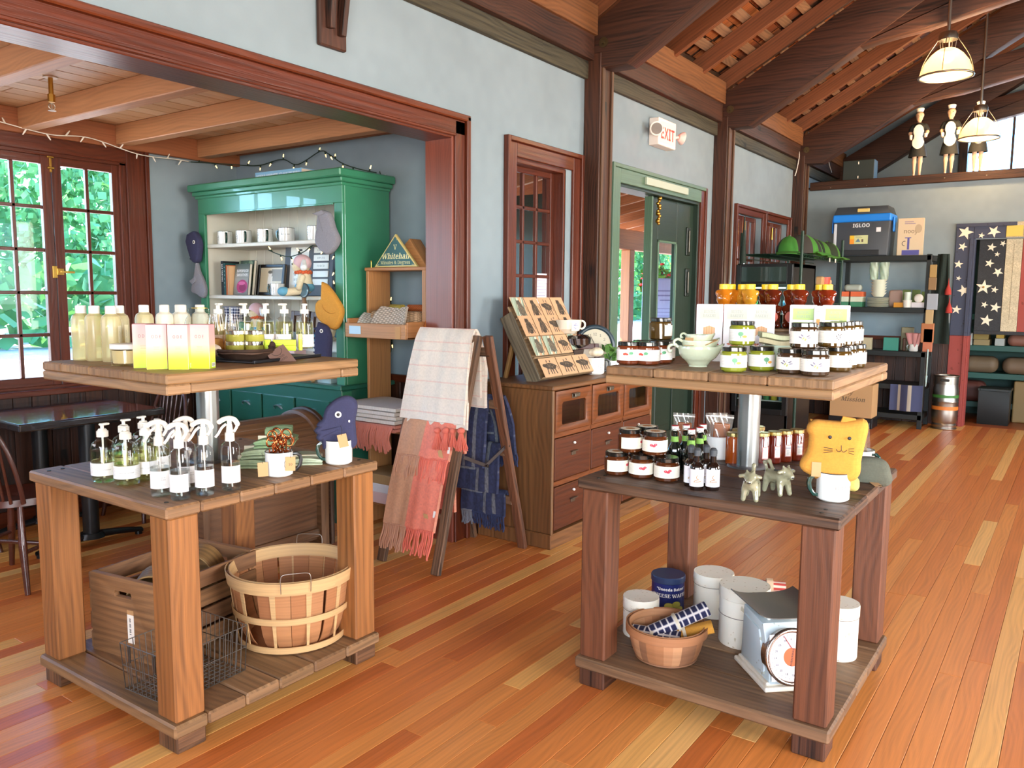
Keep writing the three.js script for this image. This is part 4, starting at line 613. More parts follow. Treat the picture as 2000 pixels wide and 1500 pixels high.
// --- left table, shelf: slatted crate with bent-wood boxes, bushel basket, wire basket
{
  const t = thing('wooden_crate', 'weathered slatted wooden crate with a hand hole and a paper label', 'crate', [1.82, SL, -2.95], 0.16), m = [wood('#9c7048', 'oak', 0.75), wood('#8a6140', 'oak', 0.75)], X = 0.25, Z = 0.18, H = 0.31;
  for (const s of [-1, 1]) {
    const hole = [[-0.045, 0.235], [0.045, 0.235], [0.05, 0.248], [0.045, 0.262], [-0.045, 0.262], [-0.05, 0.248]];
    part(t, 'end_panel', ext(rect(-Z, Z, 0, H), 0.02, 0.002, [hole]).rotateY(PI / 2).translate(s < 0 ? -X : X - 0.02, 0, 0), m[0]);
    for (let i = 0; i < 4; i++) part(t, 'slat', bb(-X, X, 0.004 + i * 0.079, 0.07 + i * 0.079, s * Z - 0.006 + s * 0.006, s * Z + 0.006 + s * 0.006, 0.002), m[i % 2]);
  }
  for (let i = 0; i < 4; i++) part(t, 'floor_slat', bb(-X, X, 0, 0.01, -Z + i * 0.092, -Z + 0.08 + i * 0.092, 0.002), m[1]);
  part(t, 'paper_label', ro(flat(0.036, 0.13), 0, -PI / 2, 0).translate(-X - 0.0035, 0.13, 0.04), print(48, 160, (x, w, h) => { fillAll(x, w, h, '#ece6da'); x.fillStyle = '#b98d5e'; x.fillRect(0, 0, w, 22); x.save(); x.translate(18, 90); x.rotate(PI / 2); for (let i = 0; i < 16; i++) { x.fillStyle = '#333'; if (i % 5 !== 4) x.fillRect(-50 + i * 5, -8, 3, 12); } x.restore(); }, 0.8));
  const hoop = (lb, x, z, a, s) => { const b = thing('bentwood_box', lb, 'box', [x, SL + 0.02, z], a, 'bent-wood boxes in the crate'); b.scale.setScalar(s); const w = wood('#a8824f', 'oak', 0.7); part(b, 'box_wall', surf((u, v) => { const c = (u - 0.5) * PI * 1.6; return [Math.sin(c) * 0.085, 0.13 + Math.cos(c) * 0.12 + 0.01, (v - 0.5) * 0.14]; }, 30, 2, 0.004, 0.4, 0.14), w); part(b, 'box_back', ext(Array.from({ length: 25 }, (_, i) => { const c = (i / 24 - 0.5) * PI * 1.6; return [Math.sin(c) * 0.083, 0.14 + Math.cos(c) * 0.118]; }), 0.004).translate(0, 0, -0.07), w); part(b, 'rim_hoop', surf((u, v) => { const c = (u - 0.5) * PI * 1.6; return [Math.sin(c) * 0.088, 0.14 + Math.cos(c) * 0.123, 0.06 + v * 0.014]; }, 30, 1, 0.003), wood('#c09a62', 'oak', 0.7)); };
  hoop('bent-wood box standing on edge near the hand-hole end of the crate', 1.72, -2.95, -0.75, 1.05); hoop('bent-wood box standing on edge at the far end of the crate', 1.93, -2.97, -0.9, 1.15);
}
{
  const t = thing('bushel_basket', 'large light wood bushel basket with three pale hoops and wire handles', 'basket', [2.1, SL + 0.004, -2.575]), R0 = 0.205, R1 = 0.245, H = 0.29, N = 22;
  const wd = ['#b77a4c', '#c48a5a', '#a96e44', '#bd8456'].map((c) => wood(c, 'fir', 0.7)), hp = wood('#d9b07a', 'fir', 0.65);
  const stave = (a, w) => surf((u, v) => { const r = R0 + (R1 - R0) * v - 0.012 * Math.pow(1 - v, 6) * 3, c = a + (u - 0.5) * w; return [Math.sin(c) * r, v * H, Math.cos(c) * r]; }, 4, 8, 0.004, 0.06, H);
  for (let i = 0; i < N; i++) if (i !== 17) part(t, 'stave', stave(i / N * PI * 2, PI * 2 / N * (i % 3 === 0 ? 0.8 : 0.97)), wd[(i * 7) % 4]);
  for (let i = 0; i < N; i += 2) part(t, 'thin_stave', surf((u, v) => { const r = R0 + (R1 - R0) * v + 0.004, c = (i + 0.5) / N * PI * 2 + (u - 0.5) * 0.09 * (0.45 + 0.7 * v); return [Math.sin(c) * r, v * H, Math.cos(c) * r]; }, 3, 8, 0.003, 0.03, H), hp);
  const hoop = (y, h, off) => { const r = R0 + (R1 - R0) * (y / H) + off; return surf((u, v) => { const c = u * PI * 2, k = r + (R1 - R0) * v * h / H; return [Math.sin(c) * k, y - h / 2 + v * h, Math.cos(c) * k]; }, 72, 1, 0.004, 1.5, 0.04); };
  part(t, 'hoop', hoop(H - 0.018, 0.05, 0.008), hp); part(t, 'inner_hoop', hoop(H - 0.018, 0.05, -0.006), hp); part(t, 'hoop', hoop(0.135, 0.026, 0.008), hp); part(t, 'hoop', hoop(0.014, 0.026, 0.005), hp);
  part(t, 'basket_bottom', cyl(R0, R0, 0.006, 0, 0.004, 0, 40), wd[2]);
  for (const a of [facing(2.1, -2.575) + 0.05, facing(2.1, -2.575) + PI - 0.3]) part(t, 'wire_handle', ro(tube([[-0.055, -0.03, 0], [-0.055, 0.03, 0.004], [-0.05, 0.042, 0.004], [0, 0.046, 0.004], [0.05, 0.042, 0.004], [0.055, 0.03, 0.004], [0.055, -0.03, 0]], 0.0016, 30, false, 6).translate(0, H, R1 + 0.012), 0, a, 0), metal('#b9b2a6', 0.35));
}
{
  const t = thing('wire_basket', 'rectangular grey wire basket at the front corner of the left table shelf', 'wire basket', [1.605, SL + 0.004, -2.56], 0.07), m = metal('#7d7a74', 0.45), W = 0.16, D = 0.12, H = 0.17, r = 0.0018, th = [], tk = [];
  const ringAt = (y, k) => tube([[-W * k, y, -D * k], [0, y, -D * k], [W * k, y, -D * k], [W * k, y, 0], [W * k, y, D * k], [0, y, D * k], [-W * k, y, D * k], [-W * k, y, 0]].map((p) => p), 0.0028, 80, true, 6);
  const line = (pts, q) => { for (let i = 0; i + 1 < pts.length; i++) q.push(rod(pts[i], pts[i + 1], r, r, 5)); };
  for (let i = 0; i <= 14; i++) { const x = -W + 2 * W * i / 14; line([[x * 1.06, H, -D * 1.06], [x, 0, -D], [x, 0, D], [x * 1.06, H, D * 1.06]], th); } for (let i = 0; i <= 10; i++) { const z = -D + 2 * D * i / 10; line([[-W * 1.06, H, z * 1.06], [-W, 0, z], [W, 0, z], [W * 1.06, H, z * 1.06]], th); }
  const fr = (y, k) => line([[-W * k, y, -D * k], [W * k, y, -D * k], [W * k, y, D * k], [-W * k, y, D * k], [-W * k, y, -D * k]], tk); fr(H, 1.06); fr(H * 0.52, 1.03); fr(0, 1);
  part(t, 'wire_mesh', M(th), m); part(t, 'frame_wire', M(tk).scale(1, 1, 1), m); part(t, 'clip', [rb(0.006, 0.06, 0.01, 0.002, -W * 1.06 - 0.002, H - 0.03, D * 0.55), rb(0.006, 0.06, 0.01, 0.002, -W * 1.06 - 0.002, H - 0.03, -D * 0.6)], metal('#5e5b56', 0.5));
}

// --- right table, top tier
{
  const body = lathe([[0, 0.002], [0.038, 0], [0.046, 0.006], [0.0465, 0.066], [0.042, 0.073], [0.041, 0.078]], 32), lid = lathe([[0.0425, 0.073], [0.0435, 0.0745], [0.0435, 0.087], [0.041, 0.089], [0, 0.089]], 32);
  const art = {
    olive: print(384, 128, (x, w, h) => { fillAll(x, w, h, '#f3e9dc'); fine(x, 16, 18, 80, 6, 17, '#a89c8e'); fine(x, 300, 20, 70, 6, 15, '#a89c8e'); x.lineWidth = 2; for (const [a, b, c, r] of [[182, 42, '#7d7488', -0.6], [170, 62, '#6f6878', -0.9], [222, 48, '#6a6274', 0.8], [228, 66, '#7d7488', 1.2], [190, 72, '#b5b46c', 0.5], [204, 84, '#a9ab60', 0.2]]) { x.fillStyle = c; x.beginPath(); x.ellipse(a, b, 6, 15, r, 0, 7); x.fill(); } x.strokeStyle = '#55504a'; x.beginPath(); x.moveTo(206, 12); x.quadraticCurveTo(204, 40, 186, 70); x.stroke(); words(x, 'OLIVES', 200, 112, 20, '#9a8f84', 'serif'); words(x, 'RUSTIC', 150, 18, 10, '#9a8f84', 'serif'); }, 0.6),
    sprig: print(384, 128, (x, w, h) => { fillAll(x, w, h, '#f1e6d8'); fine(x, 30, 20, 80, 6, 16, '#b5a898'); words(x, 'RUSTIC', 150, 18, 10, '#9a8f84', 'serif'); fine(x, 120, 60, 110, 4, 16, '#b5a898'); for (const [a, b] of [[270, 40], [258, 56], [282, 52], [262, 76], [284, 70], [274, 92], [292, 40]]) { x.fillStyle = '#4a4046'; x.beginPath(); x.ellipse(a, b, 5, 8, (a * b) % 3, 0, 7); x.fill(); } }, 0.6),
    choke: print(384, 128, (x, w, h) => { fillAll(x, w, h, '#f1eadf'); fine(x, 90, 22, 70, 6, 16, '#b5a898'); fine(x, 300, 20, 66, 6, 16, '#c5baa8'); x.fillStyle = '#6fa57c'; x.beginPath(); x.ellipse(196, 50, 20, 24, 0, 0, 7); x.fill(); x.fillRect(192, 70, 8, 26); x.strokeStyle = '#4f8560'; for (let i = 0; i < 4; i++) { x.beginPath(); x.arc(196, 40 + i * 9, 12, 0.3, 2.8); x.stroke(); } x.fillStyle = '#e9a24a'; x.beginPath(); x.ellipse(224, 78, 17, 14, 0, 0, 7); x.fill(); }, 0.6),
    tomato: print(384, 128, (x, w, h) => { fillAll(x, w, h, '#f4eee6'); fine(x, 220, 22, 100, 7, 14, '#b5b0a8'); x.fillStyle = '#d84a36'; for (const [a, b, r] of [[112, 54, 13], [132, 56, 12], [122, 46, 9]]) { x.beginPath(); x.arc(a, b, r, 0, 7); x.fill(); } x.fillStyle = '#5fa571'; x.beginPath(); x.arc(164, 42, 17, 0, 7); x.fill(); x.fillRect(150, 54, 6, 10); fine(x, 100, 96, 90, 2, 12, '#c5bfb5'); }, 0.6),
    cherry: print(384, 128, (x, w, h) => { fillAll(x, w, h, '#efe7d6'); fine(x, 40, 26, 90, 6, 15, '#c5b9a2'); fine(x, 270, 40, 80, 5, 14, '#c5b9a2'); x.fillStyle = '#d42f44'; for (const [a, b, r] of [[176, 52, 14], [194, 60, 13], [206, 44, 13]]) { x.beginPath(); x.arc(a, b, r, 0, 7); x.fill(); } x.fillStyle = '#f0a0a8'; for (const [a, b] of [[174, 50], [206, 43]]) { x.beginPath(); x.arc(a, b, 4, 0, 7); x.fill(); } fine(x, 150, 92, 90, 2, 12, '#d8a8a0'); }, 0.6) };
  const fillc = { olive: '#4a3320', sprig: '#5a4018', choke: '#9aa02e', tomato: '#7d3a1c', cherry: '#5a2c12' }, topArt = print(64, 64, (x, w, h) => { fillAll(x, w, h, '#e9dfc8'); x.fillStyle = '#c9823c'; x.beginPath(); x.arc(32, 32, 16, 0, 7); x.fill(); fine(x, 16, 24, 32, 3, 8, '#7d5a3c'); }, 0.5);
  const jar = (kind, label, x, y, z, spin, top, group) => {
    const t = thing('preserve_jar', label, 'jar', [x, y, z], facing(x, z) + spin, group);
    part(t, 'jar_glass', body, mat(fillc[kind], 0.08, { clearcoat: 1, clearcoatRoughness: 0.03, transmission: 0.25, thickness: 0 })); part(t, 'lid', lid, BLACKLID); part(t, 'label_print', band(0.0471, 0.043, 0.038, 4.1), art[kind]);
    if (top) part(t, 'lid_sticker', cyl(0.036, 0.036, 0.0006, 0, 0.0888, 0, 28), topArt); return t;
  };
  const Y2 = UR + 0.09;
  [['tomato', 2.885, UR, -1.385, 0.1, 'jar with red tomato label at the front left corner of the upper deck'], ['tomato', 2.855, UR, -1.455, 0.5, 'jar with red tomato label standing at the very left edge behind the front one'], ['tomato', 2.975, UR, -1.375, 0.6, 'jar with tomato label just left of the pale green bowls'], ['sprig', 2.985, UR, -1.455, 2.2, 'plain-faced dark jar at the back left under the raised one'], ['sprig', 3.045, Y2, -1.41, 2.4, 'dark jar raised on top of others at the left, before the green door'],
    ['sprig', 3.07, UR, -1.405, 2.0, 'dark jar half hidden behind the pale green bowls'],
    ['choke', 2.822, UR, -1.02, 0.05, 'yellow-green artichoke jar, lower left of the trio in the middle'], ['choke', 2.93, UR, -0.955, 0.35, 'yellow-green artichoke jar, lower right of the trio in the middle'], ['choke', 2.915, Y2, -1.025, -0.15, 'yellow-green artichoke jar stacked on top of the trio in the middle'],
    ['olive', 2.875, UR, -0.835, -0.35, 'jar with olive branch label, left of the two foremost jars'], ['olive', 2.852, UR, -0.745, 0.05, 'jar with olive branch label foremost at the corner of the upper deck'], ['olive', 2.9, Y2, -0.8, 0.0, 'jar with olive branch label stacked on the two foremost jars'],
    ['sprig', 3.03, Y2, -0.74, -0.3, 'jar with dark sprig label stacked at the right of the olive jar'], ['sprig', 2.965, UR, -0.775, -0.35, 'jar with dark sprig label wedged behind the foremost olive jar'], ['sprig', 3.085, UR, -0.725, 0.25, 'sprig jar with a broad blank label in the right-hand bottom row'], ['sprig', 3.215, UR, -0.735, 1.6, 'jar second from the right in the bottom row, label edge showing'], ['sprig', 3.3, UR, -0.72, 1.5, 'rightmost jar of the bottom row on the upper deck'], ['sprig', 3.16, Y2, -0.735, 1.7, 'jar stacked at the right behind the sprig jar, barcode towards the viewer'], ['sprig', 3.25, Y2, -0.725, 1.2, 'rightmost of the stacked jars on the upper deck']
  ].forEach(([k, x, y, z, s, lb]) => jar(k, lb, x, y, z, s, false, { tomato: 'tomato jars', choke: 'artichoke jars', olive: 'olive jars', sprig: 'sprig jars' }[k]));
  const Y3 = TR + 0.09;
  [[2.735, TR, -1.435, 1.2, 'cherry preserve jar at the left end of the bottom row on the lower top', 1], [2.745, TR, -1.335, 0.15, 'cherry preserve jar in the middle of the bottom row on the lower top'], [2.75, TR, -1.233, 0.1, 'cherry preserve jar at the right end of the bottom row on the lower top'], [2.755, Y3, -1.39, 1.3, 'cherry preserve jar stacked on the left, blank side of its label outward', 1], [2.758, Y3, -1.287, -0.1, 'cherry preserve jar stacked on the right with red cherries facing out', 1], [2.85, Y3, -1.365, 0.7, 'cherry preserve jar stacked behind, mostly hidden by the two in front', 1], [2.84, TR, -1.39, 0.8, 'cherry preserve jar on the table behind the bottom row']].forEach(([x, y, z, s, lb, tp]) => jar('cherry', lb, x, y, z, s, tp, 'cherry jars'));
  // cracker cartons and the crate behind them
  const carton = (c, food) => print(256, 512, (x, w, h) => { fillAll(x, w, h, '#f2eef0'); x.fillStyle = c; x.fillRect(24, 26, 208, 104); words(x, 'RUSTIC', 128, 62, 34, '#8d8f86', 'serif'); words(x, 'BAKERY', 128, 98, 34, '#8d8f86', 'serif'); fine(x, 60, 152, 136, 1, 10, '#c5bdc0'); for (let i = 0; i < 9; i++) { x.fillStyle = i % 2 ? '#e0a262' : '#d4914e'; food ? (x.beginPath(), x.ellipse(110 + (i % 3) * 26, 200 + Math.floor(i / 3) * 30, 30, 22, i, 0, 7), x.fill()) : x.fillRect(70 + i * 13, 190 + Math.abs(i - 4) * 4, 12, 76); } x.fillStyle = '#e8e4e6'; x.fillRect(86, 270, 84, 60); for (let i = 0; i < 12; i++) { x.fillStyle = ['#c96a4a', '#d88a58', '#a9523c'][i % 3]; x.beginPath(); x.ellipse(60 + (i * 37) % 150, 356 + (i * 13) % 50, 26, 9, 0.4 * i, 0, 7); x.fill(); } fine(x, 50, 430, 150, 3, 14, '#c5bdc0'); x.fillStyle = '#55704e'; x.beginPath(); x.arc(128, 484, 12, 0, 7); x.fill(); }, 0.45);
  const cg = carton('#bdb7a6', 0), cn = carton('#aac468', 1);
  [[3.215, -1.27, cg, 'leftmost grey-banded cracker carton on the upper deck, behind the pale green bowls'], [3.272, -1.175, cg, 'second grey-banded cracker carton, left of the honey bear gap'], [3.325, -1.09, cg, 'third grey-banded cracker carton, mostly behind its neighbour'], [3.405, -0.945, cn, 'left green-banded cracker carton behind the olive jars'], [3.455, -0.83, cn, 'rightmost green-banded cracker carton behind the sprig jars']].forEach(([x, z, p, lb], i) => { const t = thing('cracker_carton', lb, 'carton', [x, UR, z], facing(3.3, -1.05) + [0.02, 0, 0, -0.04, -0.02][i], 'cracker cartons'); part(t, 'carton', bx(0.105, 0.235, 0.05, 0, 0.1175, 0, 0.003), mat('#efe9ec', 0.5)); part(t, 'front_print', flat(0.1, 0.23, 0, 0.1175, 0.0255), p); });
  const sm = thing('cracker_packet', 'narrow grey cracker packet wedged between the two green cartons', 'packet', [3.4, UR, -0.885], facing(3.4, -0.88)); part(sm, 'carton', bx(0.034, 0.232, 0.03, 0, 0.116, 0, 0.002), mat('#d9d4d0', 0.5)); part(sm, 'front_print', flat(0.03, 0.08, 0, 0.185, 0.0155), print(48, 96, (x, w, h) => { fillAll(x, w, h, '#cfcbc4'); fine(x, 12, 10, 24, 2, 8, '#8a857c'); x.fillStyle = '#e0954e'; x.fillRect(14, 56, 22, 28); }));
  const cr = thing('deck_riser', 'low brown wooden box under the honey bears at the back of the upper deck', 'box', [3.5, UR, -1.08], facing(3.5, -1.08)); part(cr, 'box_body', bx(0.52, 0.12, 0.12, 0, 0.06, 0, 0.003), wood('#8d6a48', 'oak', 0.6)); part(cr, 'box_lid', bx(0.54, 0.012, 0.13, 0, 0.126, 0, 0.003), wood('#9a754e', 'oak', 0.6));
  // honey bears: head, body, ears, paws in one skin
  const bear = blob([[0, 0.028, 0, 0.034, 0, 0.07, 0, 0.034], [0, 0.125, 0, 0.031, 0, 0.13, 0, 0.03], [0, 0.128, 0.026, 0.012, 0, 0.126, 0.03, 0.01], [-0.026, 0.15, 0, 0.011, -0.026, 0.152, 0, 0.011], [0.026, 0.15, 0, 0.011, 0.026, 0.152, 0, 0.011], [-0.03, 0.085, 0.01, 0.011, -0.024, 0.07, 0.028, 0.01], [0.03, 0.085, 0.01, 0.011, 0.024, 0.07, 0.028, 0.01], [-0.022, 0.014, 0.016, 0.014, -0.024, 0.014, 0.032, 0.012], [0.022, 0.014, 0.016, 0.014, 0.024, 0.014, 0.032, 0.012], [0, 0.15, 0, 0.018, 0, 0.165, 0, 0.017]], 46, 0.012);
  const cap = M([cyl(0.021, 0.0215, 0.02, 0, 0.166, 0, 26), cyl(0.0195, 0.021, 0.002, 0, 0.186, 0, 26)]), CAPY = mat('#f0c81c', 0.4), amb = ['#d9801c', '#e0a030', '#6a2410', '#7a2a12', '#8a2e14'].map((c) => mat(c, 0.08, { clearcoat: 1, transmission: 0.35, thickness: 0 })), face = M([sph(0.004, -0.011, 0.137, 0.029), sph(0.004, 0.011, 0.137, 0.029), sph(0.0045, 0, 0.13, 0.04)]);
  const ux = [Math.cos(facing(3.5, -1.08)), -Math.sin(facing(3.5, -1.08))];
  [[-0.225, 0, 0, 'leftmost golden honey bear with yellow cap behind the grey cartons'], [-0.2, -0.05, 0, 'golden honey bear behind the leftmost one'], [-0.115, 0.01, 1, 'pale amber honey bear third in the row behind the cartons'], [-0.15, -0.06, 1, 'pale amber honey bear at the back between two golden bears'], [-0.022, 0.005, 2, 'dark brown honey bear in the middle of the row'], [-0.05, -0.055, 2, 'dark honey bear behind the middle one'], [0.085, 0.02, 3, 'dark red honey bear in the gap between the cartons, its round label showing'], [0.055, -0.04, 3, 'dark red honey bear behind the one in the gap'], [0.195, 0.01, 4, 'rightmost reddish honey bear above the green cartons'], [0.17, -0.05, 4, 'reddish honey bear just behind the rightmost one']].forEach(([d, b, m, lb]) => {
    const f = facing(3.5, -1.08), x = 3.5 + ux[0] * d + Math.sin(f) * b, z = -1.08 + ux[1] * d + Math.cos(f) * b, t = thing('honey_bear', lb, 'honey bottle', [x, UR + 0.132, z], f, 'honey bears');
    part(t, 'bear_bottle', bear, amb[m]); part(t, 'cap', cap, CAPY); part(t, 'face', face, amb[m]); part(t, 'label_print', cyl(0.024, 0.024, 0.001, 0, 0, 0, 26).rotateX(PI / 2).translate(0, 0.05, 0.0372), mat('#d9573a', 0.5));
  });
  // pale green spouted bowls with folded kraft bands, and a pile of scourers
  const GL = mat('#cfd6b8', 0.15, { clearcoat: 0.9 }), bw = (s) => M([surf((u, v) => { const a = u * PI * 2, sp = Math.exp(-Math.pow(Math.atan2(Math.sin(a), Math.cos(a)) / 0.32, 2)), prof = [0.034, 0.045, 0.062, 0.07, 0.073, 0.075][Math.min(5, Math.floor(v * 5.001))], f = v * 5 - Math.floor(Math.min(v * 5, 4.999)), p2 = [0.034, 0.045, 0.062, 0.07, 0.073, 0.076][Math.min(5, Math.floor(v * 5) + 1)], r = (prof + (p2 - prof) * (v >= 1 ? 0 : f)) * (1 + 0.28 * sp * v * v); return [Math.cos(a) * r * s, (0.006 + v * 0.07 + 0.012 * sp * v * v) * s, -Math.sin(a) * r * s]; }, 64, 15, 0.004 * s), cyl(0.034 * s, 0.036 * s, 0.008, 0, 0, 0, 32), cyl(0.034 * s, 0.034 * s, 0.004, 0, 0.007, 0, 32), tube([[-0.07, 0.07, 0], [-0.095, 0.082, 0], [-0.112, 0.072, 0], [-0.108, 0.055, 0], [-0.1, 0.06, 0]].map((p) => p.map((c) => c * s)), 0.0065 * s, 22)]);
  const bp = [2.935, -1.2], ba = facing(...bp);
  one('spouted_bowl', 'largest pale green ceramic bowl with a spout and curled handle, bottom of the nest', 'bowl', bw(1), GL, [bp[0], UR, bp[1]], ba, 'nested bowls'); one('spouted_bowl', 'middle pale green spouted bowl, set askew inside the largest one', 'bowl', bw(0.84), GL, [bp[0], UR + 0.035, bp[1]], ba + 0.25, 'nested bowls'); one('spouted_bowl', 'smallest pale green bowl with a wavy rim on top of the nest', 'bowl', bw(0.66), GL, [bp[0], UR + 0.07, bp[1]], ba - 0.4, 'nested bowls');
  one('kraft_band', 'strip of kraft paper wrapped through the nested bowls', 'paper band', [bar([-0.05, 0.083, 0.045], [-0.015, 0.083, 0.055], 0.03, 0.002), bar([0.02, 0.085, 0.052], [0.065, 0.105, 0.03], 0.03, 0.002), bar([-0.05, 0.098, 0.03], [-0.02, 0.098, 0.05], 0.002, 0.026)], KRAFT, [bp[0], UR, bp[1]], ba);
  const b2 = [3.03, -0.93]; one('tall_bowl', 'pale green ceramic pot standing behind the artichoke jars', 'bowl', lathe([[0, 0.002], [0.045, 0], [0.05, 0.01], [0.055, 0.06], [0.06, 0.09], [0.057, 0.09], [0.05, 0.05], [0, 0.01]], 36), mat('#b9c6b0', 0.15, { clearcoat: 0.9 }), [b2[0], UR, b2[1]]);
  for (const [i, lb] of ['lower folded pale green cloth balanced on the pot behind the jars', 'upper folded pale green cloth balanced on the pot behind the jars'].entries()) one('folded_cloth', lb, 'cloth', surf((u, v) => [(u - 0.5) * 0.13, 0.012 + 0.006 * Math.cos(u * 5) + 0.004 * Math.sin(v * 7), (v - 0.5) * 0.09], 14, 10, 0.016, 0.13, 0.09), cloth(i ? '#c9c9a4' : '#c2b491'), [b2[0], UR + 0.088 + i * 0.02, b2[1]], facing(...b2) + i * 0.2, 'cloths on the pot');
}
// --- right table, lower top
{
  const sw = lathe([[0, 0], [0.03, 0], [0.031, 0.004], [0.031, 0.075], [0.027, 0.092], [0.0145, 0.115], [0.012, 0.135], [0.0125, 0.15]], 26), stop = M([cyl(0.0145, 0.0145, 0.017, 0, 0.157, 0, 22)]), red = cyl(0.0125, 0.0145, 0.003, 0, 0.174, 0, 22), wire = M([tube([[0, 0.165, 0.016], [0.017, 0.152, 0.012], [0.015, 0.13, 0.008]], 0.0012, 12, false, 5), tube([[0, 0.165, 0.016], [-0.017, 0.152, 0.012], [-0.015, 0.13, 0.008]], 0.0012, 12, false, 5)]);
  [[2.945, -1.29, 'leftmost of the dark swing-top bottles with green neck bands'], [2.988, -1.262, 'dark swing-top bottle at the back, second from the left'], [2.905, -1.205, 'foremost dark swing-top bottle with red-capped white stopper'], [2.965, -1.195, 'dark swing-top bottle second from the right'], [3.045, -1.215, 'rightmost dark swing-top bottle, tallest looking at the back']].forEach(([x, z, lb]) => { const t = thing('swing_top_bottle', lb, 'bottle', [x, TR, z], facing(x, z), 'swing-top bottles'); part(t, 'bottle_body', sw, mat('#0f1512', 0.06, { clearcoat: 1 })); part(t, 'stopper', stop, WHITE); part(t, 'stopper_cap', red, mat('#9a2a2a', 0.4)); part(t, 'neck_band', band(0.0162, 0.022, 0.122, 6.2, 0.0142), mat('#84b24a', 0.6)); part(t, 'bail_wire', wire, metal('#b5b0a6', 0.3)); });
  const mi = lathe([[0, 0], [0.023, 0], [0.0245, 0.004], [0.0245, 0.078], [0.021, 0.09], [0.0115, 0.1], [0.011, 0.124]], 24), mc = M([cyl(0.0125, 0.0125, 0.008, 0, 0.122, 0, 20), lathe([[0.0135, 0.13], [0.0135, 0.142], [0.008, 0.15], [0, 0.151]], 20)]), ml = print(128, 128, (x, w, h) => { fillAll(x, w, h, '#efe8ea'); fine(x, 40, 18, 48, 2, 10, '#a9a0a2'); x.strokeStyle = '#b5855a'; x.lineWidth = 5; x.beginPath(); x.moveTo(70, 42); x.quadraticCurveTo(50, 60, 74, 74); x.quadraticCurveTo(40, 84, 50, 96); x.stroke(); x.beginPath(); x.moveTo(54, 92); x.lineTo(90, 88); x.stroke(); fine(x, 44, 106, 44, 2, 8, '#c5bcbe'); }, 0.6);
  [[2.725, -1.128, 'dark bitters bottle at the back left of the four, white label'], [2.683, -1.088, 'dark bitters bottle at the front left of the four, white label'], [2.76, -1.085, 'dark bitters bottle at the back right of the four, mostly hidden'], [2.712, -1.04, 'dark bitters bottle at the front right of the four, white label']].forEach(([x, z, lb]) => { const t = thing('bitters_bottle', lb, 'bottle', [x, TR, z], facing(x, z) + 0.05, 'bitters bottles'); part(t, 'bottle_body', mi, mat('#1c100c', 0.06, { clearcoat: 1 })); part(t, 'cap', mc, mat('#3c4044', 0.4)); part(t, 'label_print', band(0.0251, 0.062, 0.045, 2.9), ml); });
  const hj = lathe([[0, 0.001], [0.026, 0], [0.03, 0.005], [0.03, 0.108], [0.026, 0.116], [0.0255, 0.12]], 26), hl = lathe([[0.0275, 0.116], [0.0285, 0.1175], [0.0285, 0.13], [0.026, 0.132], [0, 0.132]], 26), hp = print(64, 96, (x, w, h) => { fillAll(x, w, h, '#e9e2da'); x.strokeStyle = '#b5453a'; x.lineWidth = 4; x.strokeRect(3, 3, 58, 90); words(x, 'Honey', 32, 26, 18, '#3a5a8a', 'serif'); fine(x, 14, 44, 36, 5, 8, '#777'); }, 0.6), HON = ['#b5521a', '#7a2412', '#8f2f12'].map((c) => mat(c, 0.05, { clearcoat: 1, transmission: 0.4, thickness: 0 })), GOLD = metal('#c9b478', 0.3);
  [[3.185, -1.14, 0, 'honey jar with gold lid standing left of the metal pole'], [3.26, -1.045, 1, 'dark honey jar right of the pole, first in the diagonal row'], [3.315, -1.012, 1, 'dark honey jar second in the diagonal row behind the pole'], [3.372, -0.985, 2, 'honey jar third in the diagonal row, glowing red at its base'], [3.432, -0.955, 2, 'honey jar last and farthest in the diagonal row'], [3.4, -1.11, 0, 'amber honey jar at the back beside the pole'], [3.28, -1.15, 0, 'amber honey jar behind the pole, only its lid edge showing']].forEach(([x, z, m, lb]) => { const t = thing('honey_jar', lb, 'jar', [x, TR, z], facing(x, z) + 0.5, 'tall honey jars'); part(t, 'jar_glass', hj, HON[m]); part(t, 'lid', hl, GOLD); if (m) part(t, 'label_print', band(0.0305, 0.05, 0.05, 0.9), hp); });
  const pot = thing('white_crock', 'plain white crock holding clear bags of honey candy', 'crock', [3.27, TR, -1.235], 0); part(pot, 'crock_body', lathe([[0, 0.002], [0.05, 0], [0.055, 0.006], [0.058, 0.09], [0.0605, 0.095], [0.056, 0.097], [0.052, 0.01], [0, 0.008]], 36), ENAMEL);
  const candy = (lb, p, a, tilt, w) => { const t = thing('candy_bag', lb, 'bag', p, a, 'bags of amber candy'), f = mat('#f2ece6', 0.05, { transmission: 0.9, thickness: 0, side: 2 }); for (const [n, g, m] of [['film', surf((u, v) => [(u - 0.5) * w * (0.82 + 0.18 * v), v * 0.14, 0.014 * Math.sin(u * PI) * (1 - v) + 0.003 * Math.sin(u * 13 + v * 9)], 18, 12), f], ['film', surf((u, v) => [(0.5 - u) * w * (0.82 + 0.18 * v), v * 0.14, -0.014 * Math.sin(u * PI) * (1 - v)], 18, 12), f], ['candy', rb(w * 0.66, 0.095, 0.014, 0.006, 0.004, 0.054, 0), mat('#8a4a1c', 0.3)], ['zip_strip', bx(w, 0.006, 0.003, 0, 0.128, 0), mat('#e8e4e4', 0.3)]]) part(t, n, g, m).rotation.z = tilt; };
